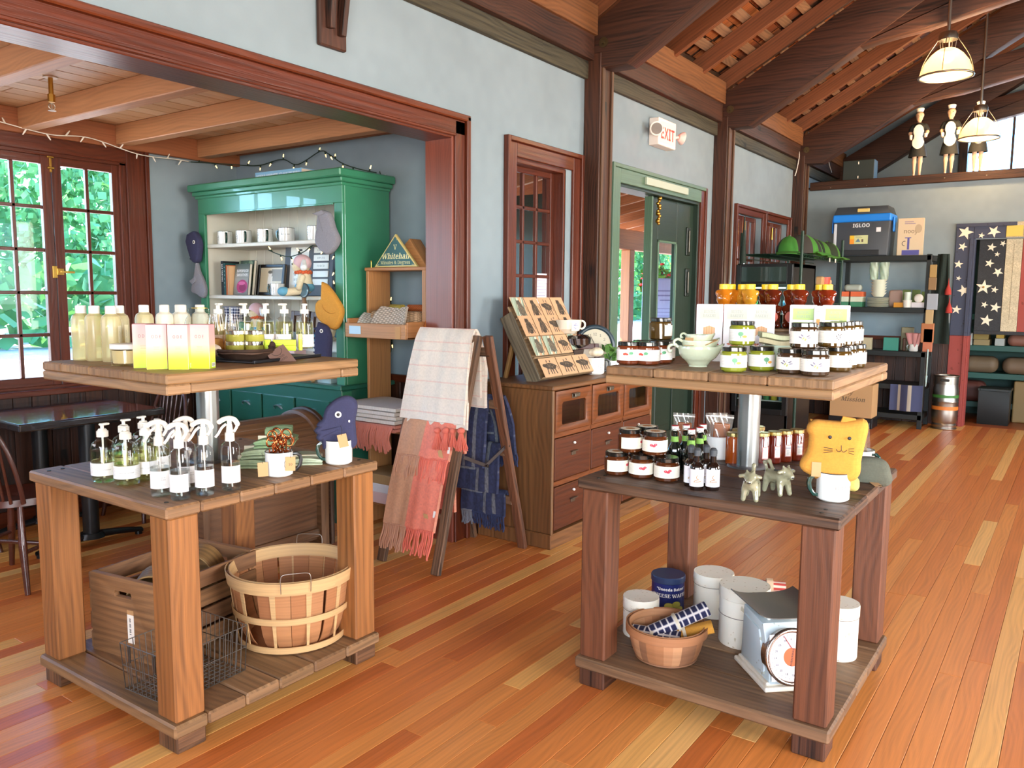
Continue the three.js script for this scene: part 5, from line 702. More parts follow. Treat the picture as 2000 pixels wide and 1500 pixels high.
  candy('clear zip bag of amber candy standing in the crock, leaning right', [3.265, TR + 0.05, -1.23], facing(3.27, -1.235), -0.06, 0.1); candy('second clear zip bag behind in the same crock', [3.285, TR + 0.05, -1.245], facing(3.27, -1.235), 0.05, 0.09); candy('clear zip bag of amber candy left, behind the swing-top bottles', [3.185, TR + 0.05, -1.36], facing(3.19, -1.36), -0.03, 0.09);
  one('candy_cup', 'small white cup hidden behind the swing-top bottles, holding a candy bag', 'cup', lathe([[0, 0.002], [0.036, 0], [0.042, 0.06], [0.04, 0.06], [0.034, 0.006], [0, 0.006]], 28), ENAMEL, [3.185, TR, -1.365]);
  // cow creamers: one continuous glazed body each
  const cow = blob([[0, 0.058, -0.03, 0.023, 0, 0.06, 0.03, 0.024], [0, 0.062, 0.03, 0.02, 0, 0.078, 0.048, 0.017], [0, 0.082, 0.048, 0.0165, 0, 0.073, 0.07, 0.0105], [-0.018, 0.09, 0.046, 0.006, -0.032, 0.086, 0.044, 0.0065], [0.018, 0.09, 0.046, 0.006, 0.032, 0.086, 0.044, 0.0065], [-0.008, 0.097, 0.044, 0.005, -0.012, 0.106, 0.042, 0.003], [0.008, 0.097, 0.044, 0.005, 0.012, 0.106, 0.042, 0.003], [-0.016, 0.045, 0.034, 0.012, -0.021, 0.008, 0.042, 0.0085], [0.016, 0.045, 0.034, 0.012, 0.021, 0.008, 0.042, 0.0085], [-0.015, 0.045, -0.034, 0.012, -0.019, 0.008, -0.038, 0.0085], [0.015, 0.045, -0.034, 0.012, 0.019, 0.008, -0.038, 0.0085], [0, 0.07, -0.048, 0.006, 0, 0.1, -0.062, 0.0055], [0, 0.1, -0.062, 0.0055, 0.002, 0.108, -0.042, 0.0055], [0.002, 0.108, -0.042, 0.0055, 0, 0.082, -0.02, 0.006]], 60, 0.009);
  const CG = mat('#9a967a', 0.12, { clearcoat: 1, map: TX.speck });
  [[2.665, -0.885, 0.1, 'grey-green glazed cow creamer standing on the left, facing the viewer'], [2.795, -0.84, -0.75, 'grey-green glazed cow creamer on the right, its tail curled as a handle']].forEach(([x, z, s, lb]) => { const t = thing('cow_creamer', lb, 'creamer', [x, TR, z], facing(x, z) - s, 'cow creamers'); part(t, 'cow_body', cow, CG); part(t, 'mouth', sph(0.0052, 0, 0.0715, 0.0775, 1.3, 0.8, 0.6), EYEB); part(t, 'filling_hole', cyl(0.011, 0.011, 0.002, 0, 0.082, 0, 20), EYEB); });
  // cat mitt over its mug
  const x = 2.83, z = -0.66, f = facing(x, z);
  mug('white enamel mug lettered on its side under the orange cat mitt', [x, TR, z], f + 0.4, loma, 0.42, undefined, GREENH, 1.15);
  const t = mitt('cat_mitt', 'orange cat-faced oven mitt pulled over a white mug', 'oven mitt', [[-0.052, 0], [0.052, 0], [0.064, 0.06], [0.074, 0.12], [0.08, 0.168], [0.066, 0.172], [0.02, 0.162], [-0.04, 0.162], [-0.064, 0.162], [-0.074, 0.15], [-0.066, 0.13], [-0.07, 0.07], [-0.09, 0.03], [-0.085, 0.018]], 0.075, OCHRE, [x, TR + 0.088, z], f + 0.02);
  part(t, 'ear', [ext([[0, 0], [0.052, 0.012], [0.03, 0.032], [-0.002, 0.036], [-0.008, 0.018]], 0.01, 0.005).translate(0.024, 0.158, 0), ext([[0, 0], [0.04, 0.004], [0.012, 0.014], [-0.008, 0.018]], 0.01, 0.005).translate(-0.07, 0.158, -0.02)], OCHRE);
  part(t, 'eye', [sph(0.006, -0.018, 0.131, 0.0405, 1, 1, 0.4), sph(0.006, 0.042, 0.131, 0.0405, 1, 1, 0.4)], EYEB); const st = (p) => tube(p.map(([a, b]) => [a, b, 0.041]), 0.001, 12, false, 5);
  part(t, 'stitched_face', [st([[0.018, 0.106], [0.019, 0.09]]), st([[0.003, 0.092], [0.008, 0.085], [0.015, 0.085], [0.019, 0.09]]), st([[0.019, 0.09], [0.024, 0.084], [0.031, 0.086], [0.036, 0.092]]), ...[0, 1, 2].flatMap((i) => [st([[-0.036, 0.095 - i * 0.009], [-0.008, 0.093 - i * 0.005]]), st([[0.04, 0.095 - i * 0.006], [0.058, 0.098 - i * 0.01]])])], EYEB);
  part(t, 'kraft_tag', rb(0.03, 0.05, 0.002, 0.0008, -0.056, 0.018, 0.038), KRAFT, 'kraft price tag pinned to the lower left'); one('mitt_pot', 'dark glass jar inside the cat mitt top', 'jar', cyl(0.03, 0.03, 0.03, 0, 0, 0, 24), BLACKLID, [x + 0.02, TR + 0.225, z - 0.01]);
  mug('white enamel mug holding wrapped pale sticks, at the far right of the lower top', [3.36, TR, -0.685], facing(3.36, -0.685) + 2.6, null, 0, undefined, GREENH, 1.05);
  const sk = thing('incense_pack', 'clear pack of pale wooden sticks standing in the right-hand mug', 'incense', [3.36, TR + 0.02, -0.685], facing(3.36, -0.685)); part(sk, 'stick', Array.from({ length: 7 }, (_, i) => bar([-0.03 + i * 0.009, 0, 0.006 * (i % 3 - 1)], [-0.036 + i * 0.009 - 0.01, 0.15 - (i % 3) * 0.012, 0.006 * (i % 3 - 1)], 0.007, 0.004)), wood('#b5905a', 'oak', 0.7)); part(sk, 'film', surf((u, v) => [(u - 0.5) * 0.072 - v * 0.012, 0.02 + v * 0.155, 0.014], 8, 8), mat('#f4f0ea', 0.05, { transmission: 0.92, thickness: 0, side: 2 }));
  const gm = mitt('grey_mitt', 'dark olive grey mitt lying slumped between the cat mitt and the right-hand mug', 'oven mitt', [[-0.06, 0], [0.06, 0], [0.065, 0.03], [0.05, 0.062], [0, 0.07], [-0.05, 0.06]], 0.07, cloth('#5f6052'), [3.2, TR + 0.003, -0.63], facing(3.2, -0.63));
  one('pale_mitt', 'pale yellow folded mitt edge showing under the cat mitt', 'oven mitt', rb(0.1, 0.05, 0.06, 0.02, 0, 0.025, 0, 4), cloth('#d9c36a'), [2.99, TR + 0.001, -0.66], f);
  for (const [px, pz, a, lb] of [[3.15, -0.585, 0.5, 'kraft tag lying flat nearest the front edge beside the cat mitt'], [3.3, -0.6, 0.9, 'kraft tag lying flat with its string, below the right-hand mug']]) { const g = thing('loose_tag', lb, 'tag', [px, TR + 0.001, pz], a); part(g, 'card', bx(0.06, 0.001, 0.03, 0, 0.001, 0, 0.0003), KRAFT); part(g, 'string', tube([[-0.03, 0.002, 0], [-0.05, 0.006, 0.008], [-0.06, 0.002, -0.004]], 0.001, 10, false, 5), STRING); }
  // --- shelf
  const tinM = mat('#e6e4d4', 0.4, { map: TX.worn }), tin = (lb, x, z, r, h, two) => { const t = thing('canister', lb, 'canister', [x, SR, z], rnd() * 6, 'white canisters'), b = h - 0.035; part(t, 'canister_body', lathe([[0, 0], [r * 0.95, 0], [r * 0.97, 0.004], [r * 0.97, b - 0.004], [r * 0.95, b]], 40), tinM); part(t, 'lid', lathe([[r * 0.985, b - 0.012], [r, b - 0.01], [r, h - 0.008], [r * 0.985, h], [0, h]], 40), tinM); part(t, 'seam_line', two ? [tor(r * 0.971, 0.0015, 0, 0, 0, 40, 5).rotateX(PI / 2).translate(0, h * 0.52, 0)] : [tor(r * 0.972, 0.001, 0, 0, 0, 40, 5).rotateX(PI / 2).translate(0, b - 0.014, 0)], mat('#6a5f50', 0.6)); };
  tin('small white canister at the left on the right table shelf', 2.93, -1.41, 0.074, 0.158); tin('white canister at the back in the middle, behind the towel basket', 3.315, -1.25, 0.087, 0.185); tin('large worn white canister behind the kitchen scale', 3.105, -1.04, 0.1, 0.235, 1); tin('cream canister at the right, beyond the front leg', 3.2, -0.7, 0.075, 0.212);
  const cw = thing('cracker_tin', 'navy blue cheese wafer tin printed with yellow crackers', 'tin', [3.205, SR, -1.415], facing(3.2, -1.41) + 0.25); part(cw, 'tin_body', cyl(0.071, 0.071, 0.15, 0, 0, 0, 44), mat('#16205a', 0.3)); part(cw, 'lid', lathe([[0.072, 0.145], [0.0745, 0.148], [0.0745, 0.17], [0.072, 0.174], [0, 0.172]], 44), mat('#22304e', 0.35)); part(cw, 'label_print', band(0.0714, 0.142, 0.074, 2.6), print(512, 400, (x, w, h) => { fillAll(x, w, h, '#16205a'); words(x, '"Uneeda Bakers"', 260, 60, 48, '#f0ead8', 'sans-serif', 'center', 'bold'); words(x, 'CHEESE WAFERS', 260, 140, 60, '#f0ead8', 'serif', 'center', 'bold'); for (const [a, b, r, c] of [[230, 270, 62, '#b9b050'], [320, 250, 56, '#a9a244'], [180, 320, 60, '#c9c060'], [280, 330, 66, '#b5ac4c'], [370, 320, 60, '#a39a40']]) { x.fillStyle = c; x.beginPath(); x.ellipse(a, b, r, r * 0.72, 0.2, 0, 7); x.fill(); x.strokeStyle = '#6d6628'; x.lineWidth = 3; x.stroke(); } }, 0.3));
  const tb = thing('peach_basket', 'small round splint basket holding rolled blue-check and mustard towels', 'basket', [2.795, SR + 0.003, -1.235]), bc = ['#c58d62', '#b57c52', '#9a6c4c', '#cf9a6e'].map((c) => wood(c, 'fir', 0.7));
  for (let i = 0; i < 26; i++) part(tb, 'stave', surf((u, v) => { const c = (i + u) / 26 * PI * 2, r = 0.125 + 0.023 * v - 0.014 * Math.pow(1 - v, 5); return [Math.sin(c) * r, v * 0.125, Math.cos(c) * r]; }, 3, 6, 0.004, 0.03, 0.12), bc[(i * 7 + (i >> 2)) % 4]);
  part(tb, 'hoop', surf((u, v) => { const c = u * PI * 2; return [Math.sin(c) * 0.1535, 0.098 + v * 0.032, Math.cos(c) * 0.1535]; }, 64, 1, 0.004, 0.9, 0.03), bc[1]); part(tb, 'inner_hoop', surf((u, v) => { const c = u * PI * 2; return [Math.sin(c) * 0.142, 0.098 + v * 0.032, Math.cos(c) * 0.142]; }, 64, 1, 0.003, 0.9, 0.03), bc[0]); part(tb, 'basket_bottom', cyl(0.12, 0.12, 0.006, 0, 0.002, 0, 36), bc[2]);
  const chk = new THREE.MeshPhysicalMaterial({ roughness: 0.95, map: dataTex(64, 64, (u, v) => { const a = (u * 8) % 1, b = (v * 8) % 1; return a < 0.16 || b < 0.16 ? [0.86, 0.84, 0.82] : [0.13, 0.14, 0.27]; }, 5, 5), side: 2 }), MUS = cloth('#d99a3a');
  const roll = (lb, m, p, a, tilt, l, r) => { const t = thing('rolled_towel', lb, 'towel', p, a, 'towels in the basket'); for (const [n, g, k] of [['towel', surf((u, v) => { const s = u * PI * 5, q = r * (0.35 + 0.65 * u); return [(v - 0.5) * l, Math.sin(s) * q * 0.62, Math.cos(s) * q]; }, 60, 8, 0.006, 0.3, l), m], ['ribbon', surf((u, v) => { const s = u * PI * 2; return [(v - 0.5) * 0.012 - 0.01, Math.sin(s) * (r * 0.62 + 0.006), Math.cos(s) * (r + 0.006)]; }, 30, 1, 0.002), TWINE]]) part(t, n, g, k).rotation.z = tilt; };
  roll('rolled navy check towel lying across the top of the splint basket', chk, [2.83, SR + 0.135, -1.2], facing(2.8, -1.2) + 0.25, 0.42, 0.24, 0.042); roll('rolled mustard towel on the right rim of the splint basket', MUS, [2.83, SR + 0.098, -1.165], facing(2.8, -1.2) + 0.1, 0.28, 0.2, 0.036); roll('navy check towel low inside the splint basket at the left', chk, [2.77, SR + 0.085, -1.265], facing(2.8, -1.2) - 0.2, 0.02, 0.19, 0.036); roll('small mustard towel tucked beneath the navy roll', MUS, [2.845, SR + 0.09, -1.23], facing(2.8, -1.2) + 0.35, 0.4, 0.17, 0.03);
  // kitchen scale
  const sc = thing('kitchen_scale', 'pale blue dial kitchen scale with grey square pan and orange dial centre', 'scale', [2.89, SR, -0.845], facing(2.89, -0.845) + 0.47), BL = mat('#b9ccd2', 0.35, { map: TX.worn });
  part(sc, 'base_plate', [rb(0.2, 0.018, 0.27, 0.006, 0, 0.009, 0), rb(0.18, 0.014, 0.24, 0.005, 0, 0.024, 0)], mat('#dcd8ca', 0.45, { map: TX.worn })); part(sc, 'housing', ext([[0.115, 0.03], [0.115, 0.08], [0.05, 0.215], [-0.1, 0.225], [-0.112, 0.03]], 0.15, 0.006).translate(0, 0, -0.075).rotateY(-PI / 2), BL); part(sc, 'side_panel', [ext([[0.085, 0.05], [0.085, 0.08], [0.035, 0.19], [-0.08, 0.2], [-0.092, 0.05]], 0.003, 0.003)].map((g) => g.translate(0, 0, 0.0815).rotateY(-PI / 2)), BL);
  const dl = (n, g, m) => { const o = part(sc, n, g, m); o.rotation.x = -0.2; o.position.set(0, 0.12, 0.112); };
  dl('dial_rim', [tor(0.092, 0.009, 0, 0, 0.012, 48, 10), cyl(0.09, 0.092, 0.05, 0, 0, 0, 44).rotateX(PI / 2).translate(0, 0, -0.04)], metal('#c3b5ac', 0.25)); dl('dial_face', cyl(0.088, 0.088, 0.002, 0, 0, 0, 44).rotateX(PI / 2).translate(0, 0, 0.011), mat('#ece6ea', 0.4)); dl('dial_print', flat(0.16, 0.16, 0, 0, 0.0135), print(320, 320, (x, w, h) => { fillAll(x, w, h, '#ece6ea'); x.strokeStyle = '#333'; for (let i = 0; i < 128; i++) { const a = i / 128 * 6.2832; x.lineWidth = i % 4 ? 1 : 2; x.beginPath(); x.moveTo(160 + Math.sin(a) * 156, 160 - Math.cos(a) * 156); x.lineTo(160 + Math.sin(a) * (i % 4 ? 149 : 143), 160 - Math.cos(a) * (i % 4 ? 149 : 143)); x.stroke(); } for (let i = 0; i < 16; i++) { const a = i / 16 * 6.2832; words(x, String(i * 2), 160 + Math.sin(a) * 124, 160 - Math.cos(a) * 124, 20, '#333', 'sans-serif', 'center', 'bold'); } x.fillStyle = '#c8622a'; x.beginPath(); x.arc(160, 160, 64, 0, 7); x.fill(); x.save(); x.translate(160, 160); x.rotate(-1.35); words(x, 'RUBBERMAID', 0, 0, 20, '#3a1c10', 'sans-serif', 'center', 'bold'); x.restore(); }, 0.4)); dl('needle', bar([0, 0.03, 0.016], [-0.028, 0.075, 0.016], 0.003, 0.002), mat('#c8443a', 0.4));
  part(sc, 'pan', [surf((u, v) => [(u - 0.5) * 0.25, 0.262 + 0.02 * Math.pow(Math.abs(u - 0.5) * 2, 4), (v - 0.5) * 0.25 - 0.005], 14, 8, 0.003)], mat('#77736c', 0.45, { metalness: 0.6 })); part(sc, 'pan_support', [bar([-0.045, 0.21, 0.02], [-0.045, 0.262, 0.02], 0.012, 0.02), bar([0.045, 0.21, 0.02], [0.045, 0.262, 0.02], 0.012, 0.02), rb(0.11, 0.008, 0.05, 0.002, 0, 0.222, -0.01)], mat('#d8dcd4', 0.4));
  const wr = thing('wire_rack', 'black wire rack behind the scale holding a striped cloth', 'rack', [3.3, SR, -0.99], facing(3.3, -0.99)); part(wr, 'frame', [tube([[-0.09, 0.006, 0], [-0.09, 0.15, 0], [0.1, 0.15, 0], [0.1, 0.006, 0]], 0.004, 40, false, 6), tube([[-0.09, 0.11, 0.04], [0.1, 0.11, 0.04]], 0.004, 8, false, 6), tube([[-0.09, 0.15, 0], [-0.09, 0.11, 0.04], [-0.09, 0.006, 0.04]], 0.004, 16, false, 6), tube([[0.1, 0.15, 0], [0.1, 0.11, 0.04], [0.1, 0.006, 0.04]], 0.004, 16, false, 6)], mat('#1d1512', 0.4));
  const str = new THREE.MeshPhysicalMaterial({ roughness: 0.95, side: 2, map: dataTex(64, 8, (u) => ((u * 8) % 1 < 0.5 ? [0.78, 0.3, 0.28] : [0.93, 0.86, 0.8]), 2, 1) }), sr = thing('striped_cloth', 'rolled red and white striped cloth with a paper band on the black wire rack', 'cloth', [3.27, SR + 0.183, -1.0], facing(3.3, -1) + 0.1); part(sr, 'cloth_roll', surf((u, v) => { const s = u * PI * 4, q = 0.032 * (0.4 + 0.6 * u); return [(v - 0.5) * 0.14, Math.sin(s) * q, Math.cos(s) * q * 1.1]; }, 50, 6, 0.004, 1, 1), str); part(sr, 'paper_band', cyl(0.037, 0.037, 0.026, 0, 0, 0, 28).rotateZ(PI / 2).translate(0.02, 0, 0), mat('#e6c9a8', 0.8));
}

// ------------------------------------------------------------ green hutch against the side wall of the left room (front faces -x)
const HX = 3.6, HZ0 = -5.34, HZ1 = -3.83, HW = HZ1 - HZ0, HC = (HZ0 + HZ1) / 2, HB = 0.91;    // local axes: x along the front (to the right), z outwards
const hut = (u, y, out) => [HX - out, y, HZ0 + u];                 // point on the hutch: u metres from its left end, height, distance out of the front plane
const GRN = mat('#3d8a66', 0.35, { clearcoat: 0.3, map: TX.plaster }), GRN2 = mat('#296a55', 0.3, { clearcoat: 0.3, map: TX.plaster }), IVORY = mat('#ece6d6', 0.5, { map: TX.plaster });
{
  const t = thing('green_hutch', 'tall green painted hutch with ivory shelves, drawers below and mugs on top shelf', 'hutch', [HX, 0, HC], -PI / 2);   // local z = -x world, local x = z world
  const w = HW / 2, D = 0.4;
  part(t, 'side_panel', bb(w - 0.03, w, HB, 2.2, -D, 0, 0.004), GRN); part(t, 'side_panel', bb(-w, -w + 0.03, HB, 2.2, -D, 0, 0.004), GRN);
  for (let i = 0; i < 15; i++) part(t, 'back_board', bb(-w + 0.03 + i * (HW - 0.06) / 15, -w + 0.03 + (i + 1) * (HW - 0.06) / 15 - 0.003, HB, 2.14, -D + 0.004, -D + 0.016, 0.003), IVORY);
  part(t, 'inner_side', bb(w - 0.042, w - 0.03, HB, 2.12, -D + 0.016, -0.02), IVORY); part(t, 'inner_side', bb(-w + 0.03, -w + 0.042, HB, 2.12, -D + 0.016, -0.02), IVORY);
  part(t, 'face_frame', bb(w - 0.075, w, HB, 2.06, 0, 0.022, 0.003), GRN); part(t, 'face_frame', bb(-w, -w + 0.075, HB, 2.06, 0, 0.022, 0.003), GRN); part(t, 'frieze', bb(-w, w, 2.06, 2.2, 0, 0.022, 0.003), GRN);
  part(t, 'cornice', [bb(-w - 0.05, w + 0.04, 2.215, 2.265, -D - 0.02, 0.075, 0.008), bb(-w - 0.03, w + 0.025, 2.185, 2.215, -D - 0.01, 0.05, 0.006), bb(-w - 0.015, w + 0.012, 2.165, 2.185, -D, 0.035, 0.004), bb(-w + 0.08, w - 0.08, 2.05, 2.062, 0.02, 0.03)], GRN);
  for (const y of [1.84, 1.475]) part(t, 'shelf', bb(-w + 0.03, w - 0.03, y - 0.025, y, -D + 0.016, 0.004, 0.004), IVORY);
  part(t, 'counter', bb(-w - 0.02, w + 0.02, HB - 0.03, HB, -D - 0.02, 0.075, 0.006), GRN2); part(t, 'cabinet_body', bb(-w, w, 0, HB - 0.03, -D, 0.05, 0.004), GRN2); part(t, 'end_stile', [bb(w, w + 0.006, 0.05, 0.87, -0.03, 0.05, 0.002)], GRN);
  const cup = mat('#9fb6c4', 0.3, { metalness: 0.6 });
  for (let i = 0; i < 4; i++) for (let r = 0; r < 3; r++) { const x0 = -w + 0.05 + i * 0.345, y1 = [0.8, 0.56, 0.3][r], y0 = [0.6, 0.34, 0.08][r], d = part(t, 'drawer', bb(x0, x0 + 0.325, y0, y1, 0.05, 0.066, 0.005), GRN2); part(d, 'cup_pull', [surf((u, v) => { const a = u * PI, s = v * PI / 2; return [x0 + 0.162 + Math.cos(a) * 0.045 * (0.75 + 0.25 * Math.cos(s)), (y0 + y1) / 2 + 0.012 + Math.sin(a) * 0.028, 0.066 + Math.sin(a) * 0.024 * v]; }, 18, 6, 0.003)], cup); }
}
// things on the hutch shelves; faceOut turns a thing's front out of the hutch
const OUT = -PI / 2;
{
  const E = enMug;
  const lb = ['leftmost white mug on the hutch top shelf, dark green handle to the right', 'second white mug from left on the hutch top shelf', 'third white mug from left on the hutch top shelf', 'white mug with printed name facing out in the middle of the hutch top shelf', 'second white mug from the right on the hutch top shelf', 'rightmost white mug on the hutch top shelf beside the grey mitt'];
  [0.14, 0.36, 0.6, 0.83, 1.12, 1.32].forEach((u, i) => mug(lb[i], hut(u, 1.84, -0.1), OUT + (i === 3 ? 0.2 : PI - 0.5), i === 3 ? loma : emblem, i === 3 ? 0.35 : PI + 0.15, 'mugs on the hutch', GREENH, 1.15));
  mug('white mug standing before the framed photograph on the hutch', hut(0.72, 1.475, -0.1), OUT + 0.4, emblem, -0.4, 'mugs on the hutch');
  mug('white mug low on the hutch counter behind the pump bottles', hut(0.66, HB, -0.05), OUT + PI, null, 0, 'mugs on the hutch');
  // books
  const book = (lb, u, th, h, d, c, cover, out) => { const t = thing('book', lb, 'book', hut(u, 1.476, out), OUT, 'books on the hutch'); part(t, 'cover', [bx(th, h, 0.003, 0, h / 2, d / 2 - 0.0015, 0.0008), bx(0.003, h, d, -th / 2 + 0.0015, h / 2, 0, 0.0008), bx(0.003, h, d, th / 2 - 0.0015, h / 2, 0, 0.0008)], mat(c, 0.5)); part(t, 'pages', bx(th - 0.006, h - 0.008, d - 0.004, 0, h / 2, -0.002, 0.0005), mat('#e8e0cc', 0.9)); if (cover) part(t, 'spine_print', flat(th * 0.96, h * 0.98, 0, h / 2, d / 2 + 0.0006), cover); return t; };
  book('black book with white spine lettering at the left end of the hutch row', 0.185, 0.028, 0.245, 0.17, '#1b1b1e', print(32, 256, (x, w, h) => { fillAll(x, w, h, '#17171a'); x.save(); x.translate(16, 128); x.rotate(PI / 2); words(x, 'BAR TARTINE', -40, 0, 22, '#f0eee8', 'sans-serif', 'center', 'bold'); x.restore(); }), -0.12);
  book('dark teal book second in the hutch row', 0.213, 0.024, 0.23, 0.17, '#1d4a48', print(24, 128, (x, w, h) => { fillAll(x, w, h, '#1d4a48'); fine(x, 8, 14, 8, 6, 16, '#cfd8d0', 3); }), -0.12); book('slim orange book third in the hutch row', 0.236, 0.016, 0.215, 0.17, '#d8743a', null, -0.12); book('slim cream and orange book fourth in the hutch row', 0.253, 0.014, 0.21, 0.17, '#e6b98a', null, -0.12);
  const cv = (lb, u, y, w, h, out, a, p, back) => { const t = thing('book', lb, 'book', hut(u, y, out), OUT + a, 'books on the hutch'); for (const [n, g, m] of [['cover', [bx(w, h, 0.003, 0, h / 2, 0.01, 0.0008), bx(w, h, 0.003, 0, h / 2, -0.01, 0.0008), bx(0.003, h, 0.02, -w / 2, h / 2, 0, 0.0008)], mat(back, 0.5)], ['pages', bx(w - 0.005, h - 0.006, 0.017, 0, h / 2, 0, 0.0005), mat('#e8e0cc', 0.9)], ['cover_print', flat(w * 0.99, h * 0.99, 0, h / 2, 0.0122), p]]) part(t, n, g, m).rotation.x = -0.12; };
  cv('smoothie recipe book with a pink bowl on its cover, facing out', 0.37, 1.476, 0.21, 0.225, -0.06, -0.15, print(256, 288, (x, w, h) => { fillAll(x, w, h, '#8a8d86'); const g = x.createLinearGradient(0, 0, 0, h); g.addColorStop(0, '#4f5a50'); g.addColorStop(0.5, '#9b9c95'); g.addColorStop(1, '#75756e'); x.fillStyle = g; x.fillRect(0, 0, w, h); words(x, 'SUPERFOOD', 140, 66, 36, '#f4f2ee', 'sans-serif', 'center', 'bold'); words(x, 'SMOOTHIES', 140, 104, 36, '#f4f2ee', 'sans-serif', 'center', 'bold'); x.fillStyle = '#b5376f'; x.beginPath(); x.ellipse(150, 210, 96, 62, 0, 0, 7); x.fill(); x.fillStyle = '#8e2657'; x.beginPath(); x.ellipse(160, 220, 62, 34, 0, 0, 7); x.fill(); x.fillStyle = '#d8679a'; x.beginPath(); x.ellipse(140, 180, 60, 16, 0, 0, 7); x.fill(); fine(x, 80, 266, 100, 1, 8, '#f0e0e8', 3); }, 0.35), '#3b3d3a');
  cv('taller green cookery book standing behind the smoothie book', 0.36, 1.476, 0.22, 0.25, -0.1, -0.15, print(64, 64, (x, w, h) => { fillAll(x, w, h, '#3f5138'); for (let i = 0; i < 30; i++) { x.fillStyle = ['#6d7f58', '#2c3a28', '#8a9270'][i % 3]; x.beginPath(); x.arc((i * 37) % 64, (i * 23) % 64, 6, 0, 7); x.fill(); } }, 0.5), '#2d3328');
  const at = thing('atlas', 'large pale blue atlas lying on top of the hutch, spine lettering outward', 'book', hut(0.86, 2.265, 0.02 - 0.2), OUT + 0.02); part(at, 'cover', [bx(0.46, 0.004, 0.34, 0, 0.002, 0, 0.001), bx(0.46, 0.004, 0.34, 0, 0.042, 0, 0.001), bx(0.46, 0.044, 0.004, 0, 0.022, 0.17, 0.001)], mat('#7fb4d6', 0.45)); part(at, 'pages', bx(0.45, 0.036, 0.33, 0, 0.022, -0.003, 0.001), mat('#d9c2ae', 0.9)); part(at, 'spine_print', flat(0.45, 0.036, 0, 0.022, 0.1725), print(512, 40, (x, w, h) => { fillAll(x, w, h, '#7fb4d6'); words(x, 'NATIONAL GEOGRAPHIC ATLAS OF THE WORLD', 256, 21, 20, '#eef4f6', 'serif', 'center', 'bold'); }, 0.45));
  // framed photograph, eye charts, black panel
  const fr = thing('framed_photo', 'black framed sepia photograph of a standing figure on the hutch middle shelf', 'picture', hut(0.58, 1.476, -0.15), OUT + 0.05); for (const [n, g, m] of [['frame', [bb(-0.14, -0.115, 0, 0.22, 0, 0.018), bb(0.115, 0.14, 0, 0.22, 0, 0.018), bb(-0.115, 0.115, 0, 0.022, 0, 0.018), bb(-0.115, 0.115, 0.198, 0.22, 0, 0.018)], mat('#1d1a18', 0.4)], ['photo_print', flat(0.23, 0.18, 0, 0.11, 0.008), print(160, 128, (x, w, h) => { fillAll(x, w, h, '#d9c9a8'); x.fillStyle = '#8d8068'; x.fillRect(80, 10, 80, 60); x.fillStyle = '#efe8d8'; x.beginPath(); x.ellipse(70, 36, 13, 15, 0, 0, 7); x.fill(); x.fillRect(54, 46, 34, 40); x.fillStyle = '#4b4438'; x.fillRect(58, 84, 12, 40); x.fillRect(74, 84, 12, 40); x.fillStyle = '#6d6350'; x.beginPath(); x.ellipse(70, 24, 16, 8, 0, 0, 7); x.fill(); }, 0.4)], ['back_board', bb(-0.135, 0.135, 0.005, 0.215, -0.006, 0.002), KRAFT]]) part(fr, n, g, m).rotation.x = -0.14;
  const ec = thing('eye_chart', 'white eye chart with a big E on a slate grey board', 'chart', hut(0.93, 1.476, -0.2), OUT + 0.02); for (const [n, g, m] of [['board', bx(0.53, 0.37, 0.012, 0, 0.185, 0, 0.003), mat('#54585f', 0.6)], ['letter_panel', flat(0.19, 0.32, -0.11, 0.185, 0.008), print(200, 336, (x, w, h) => { fillAll(x, w, h, '#54585f'); x.fillStyle = '#e9ece6'; x.beginPath(); x.roundRect ? x.roundRect(2, 2, 196, 332, 14) : x.rect(2, 2, 196, 332); x.fill(); const f = 'sans-serif'; words(x, 'E', 100, 62, 112, '#3b3f45', f, 'center', 'bold'); words(x, 'Ǝ M', 100, 152, 56, '#3b3f45', f, 'center', 'bold'); words(x, 'W Ǝ M E', 100, 206, 32, '#50555b', f); words(x, 'M E W Ǝ E', 100, 244, 25, '#50555b', f); words(x, 'E A S L E T', 100, 274, 20, '#70757b', f); words(x, 'L E F C D A R E', 100, 300, 14, '#8a8f92', f); words(x, 'D E F P O T E C O', 100, 320, 9, '#8a8f92', f); }, 0.5)]]) part(ec, n, g, m).rotation.x = -0.1;
  for (let i = 0; i < 5; i++) part(ec, 'lens_strip', rb(0.15, 0.042, 0.004, 0.0019, 0.11, 0.315 - i * 0.055, 0.009, 3).rotateX(-0.1), mat('#e9ece6', 0.5)); for (let i = 0; i < 3; i++) part(ec, 'strip_print', flat(0.12, 0.026, 0.11, 0.315 - i * 0.055, 0.0115).rotateX(-0.1), print(120, 26, (x, w, h) => { fillAll(x, w, h, '#e9ece6'); words(x, ['C O B O D', 'O P L S U', 'F D E C O'][i], 60, 13, 18, '#3b4a48'); }, 0.5));
  const bp = thing('display_board', 'black panel with a yellow strip of dots beside the eye chart', 'panel', hut(1.29, 1.476, -0.17), OUT + 0.06); for (const [n, g, m] of [['panel_body', bx(0.19, 0.36, 0.014, 0, 0.18, 0, 0.003), mat('#17181a', 0.5)], ['yellow_strip', flat(0.05, 0.13, 0, 0.26, 0.008), print(40, 104, (x, w, h) => { fillAll(x, w, h, '#c9b04c'); for (const y of [22, 50, 78]) { x.fillStyle = '#3a2f14'; x.beginPath(); x.arc(20, y, 8, 0, 7); x.fill(); } }, 0.5)]]) part(bp, n, g, m).rotation.x = -0.1;
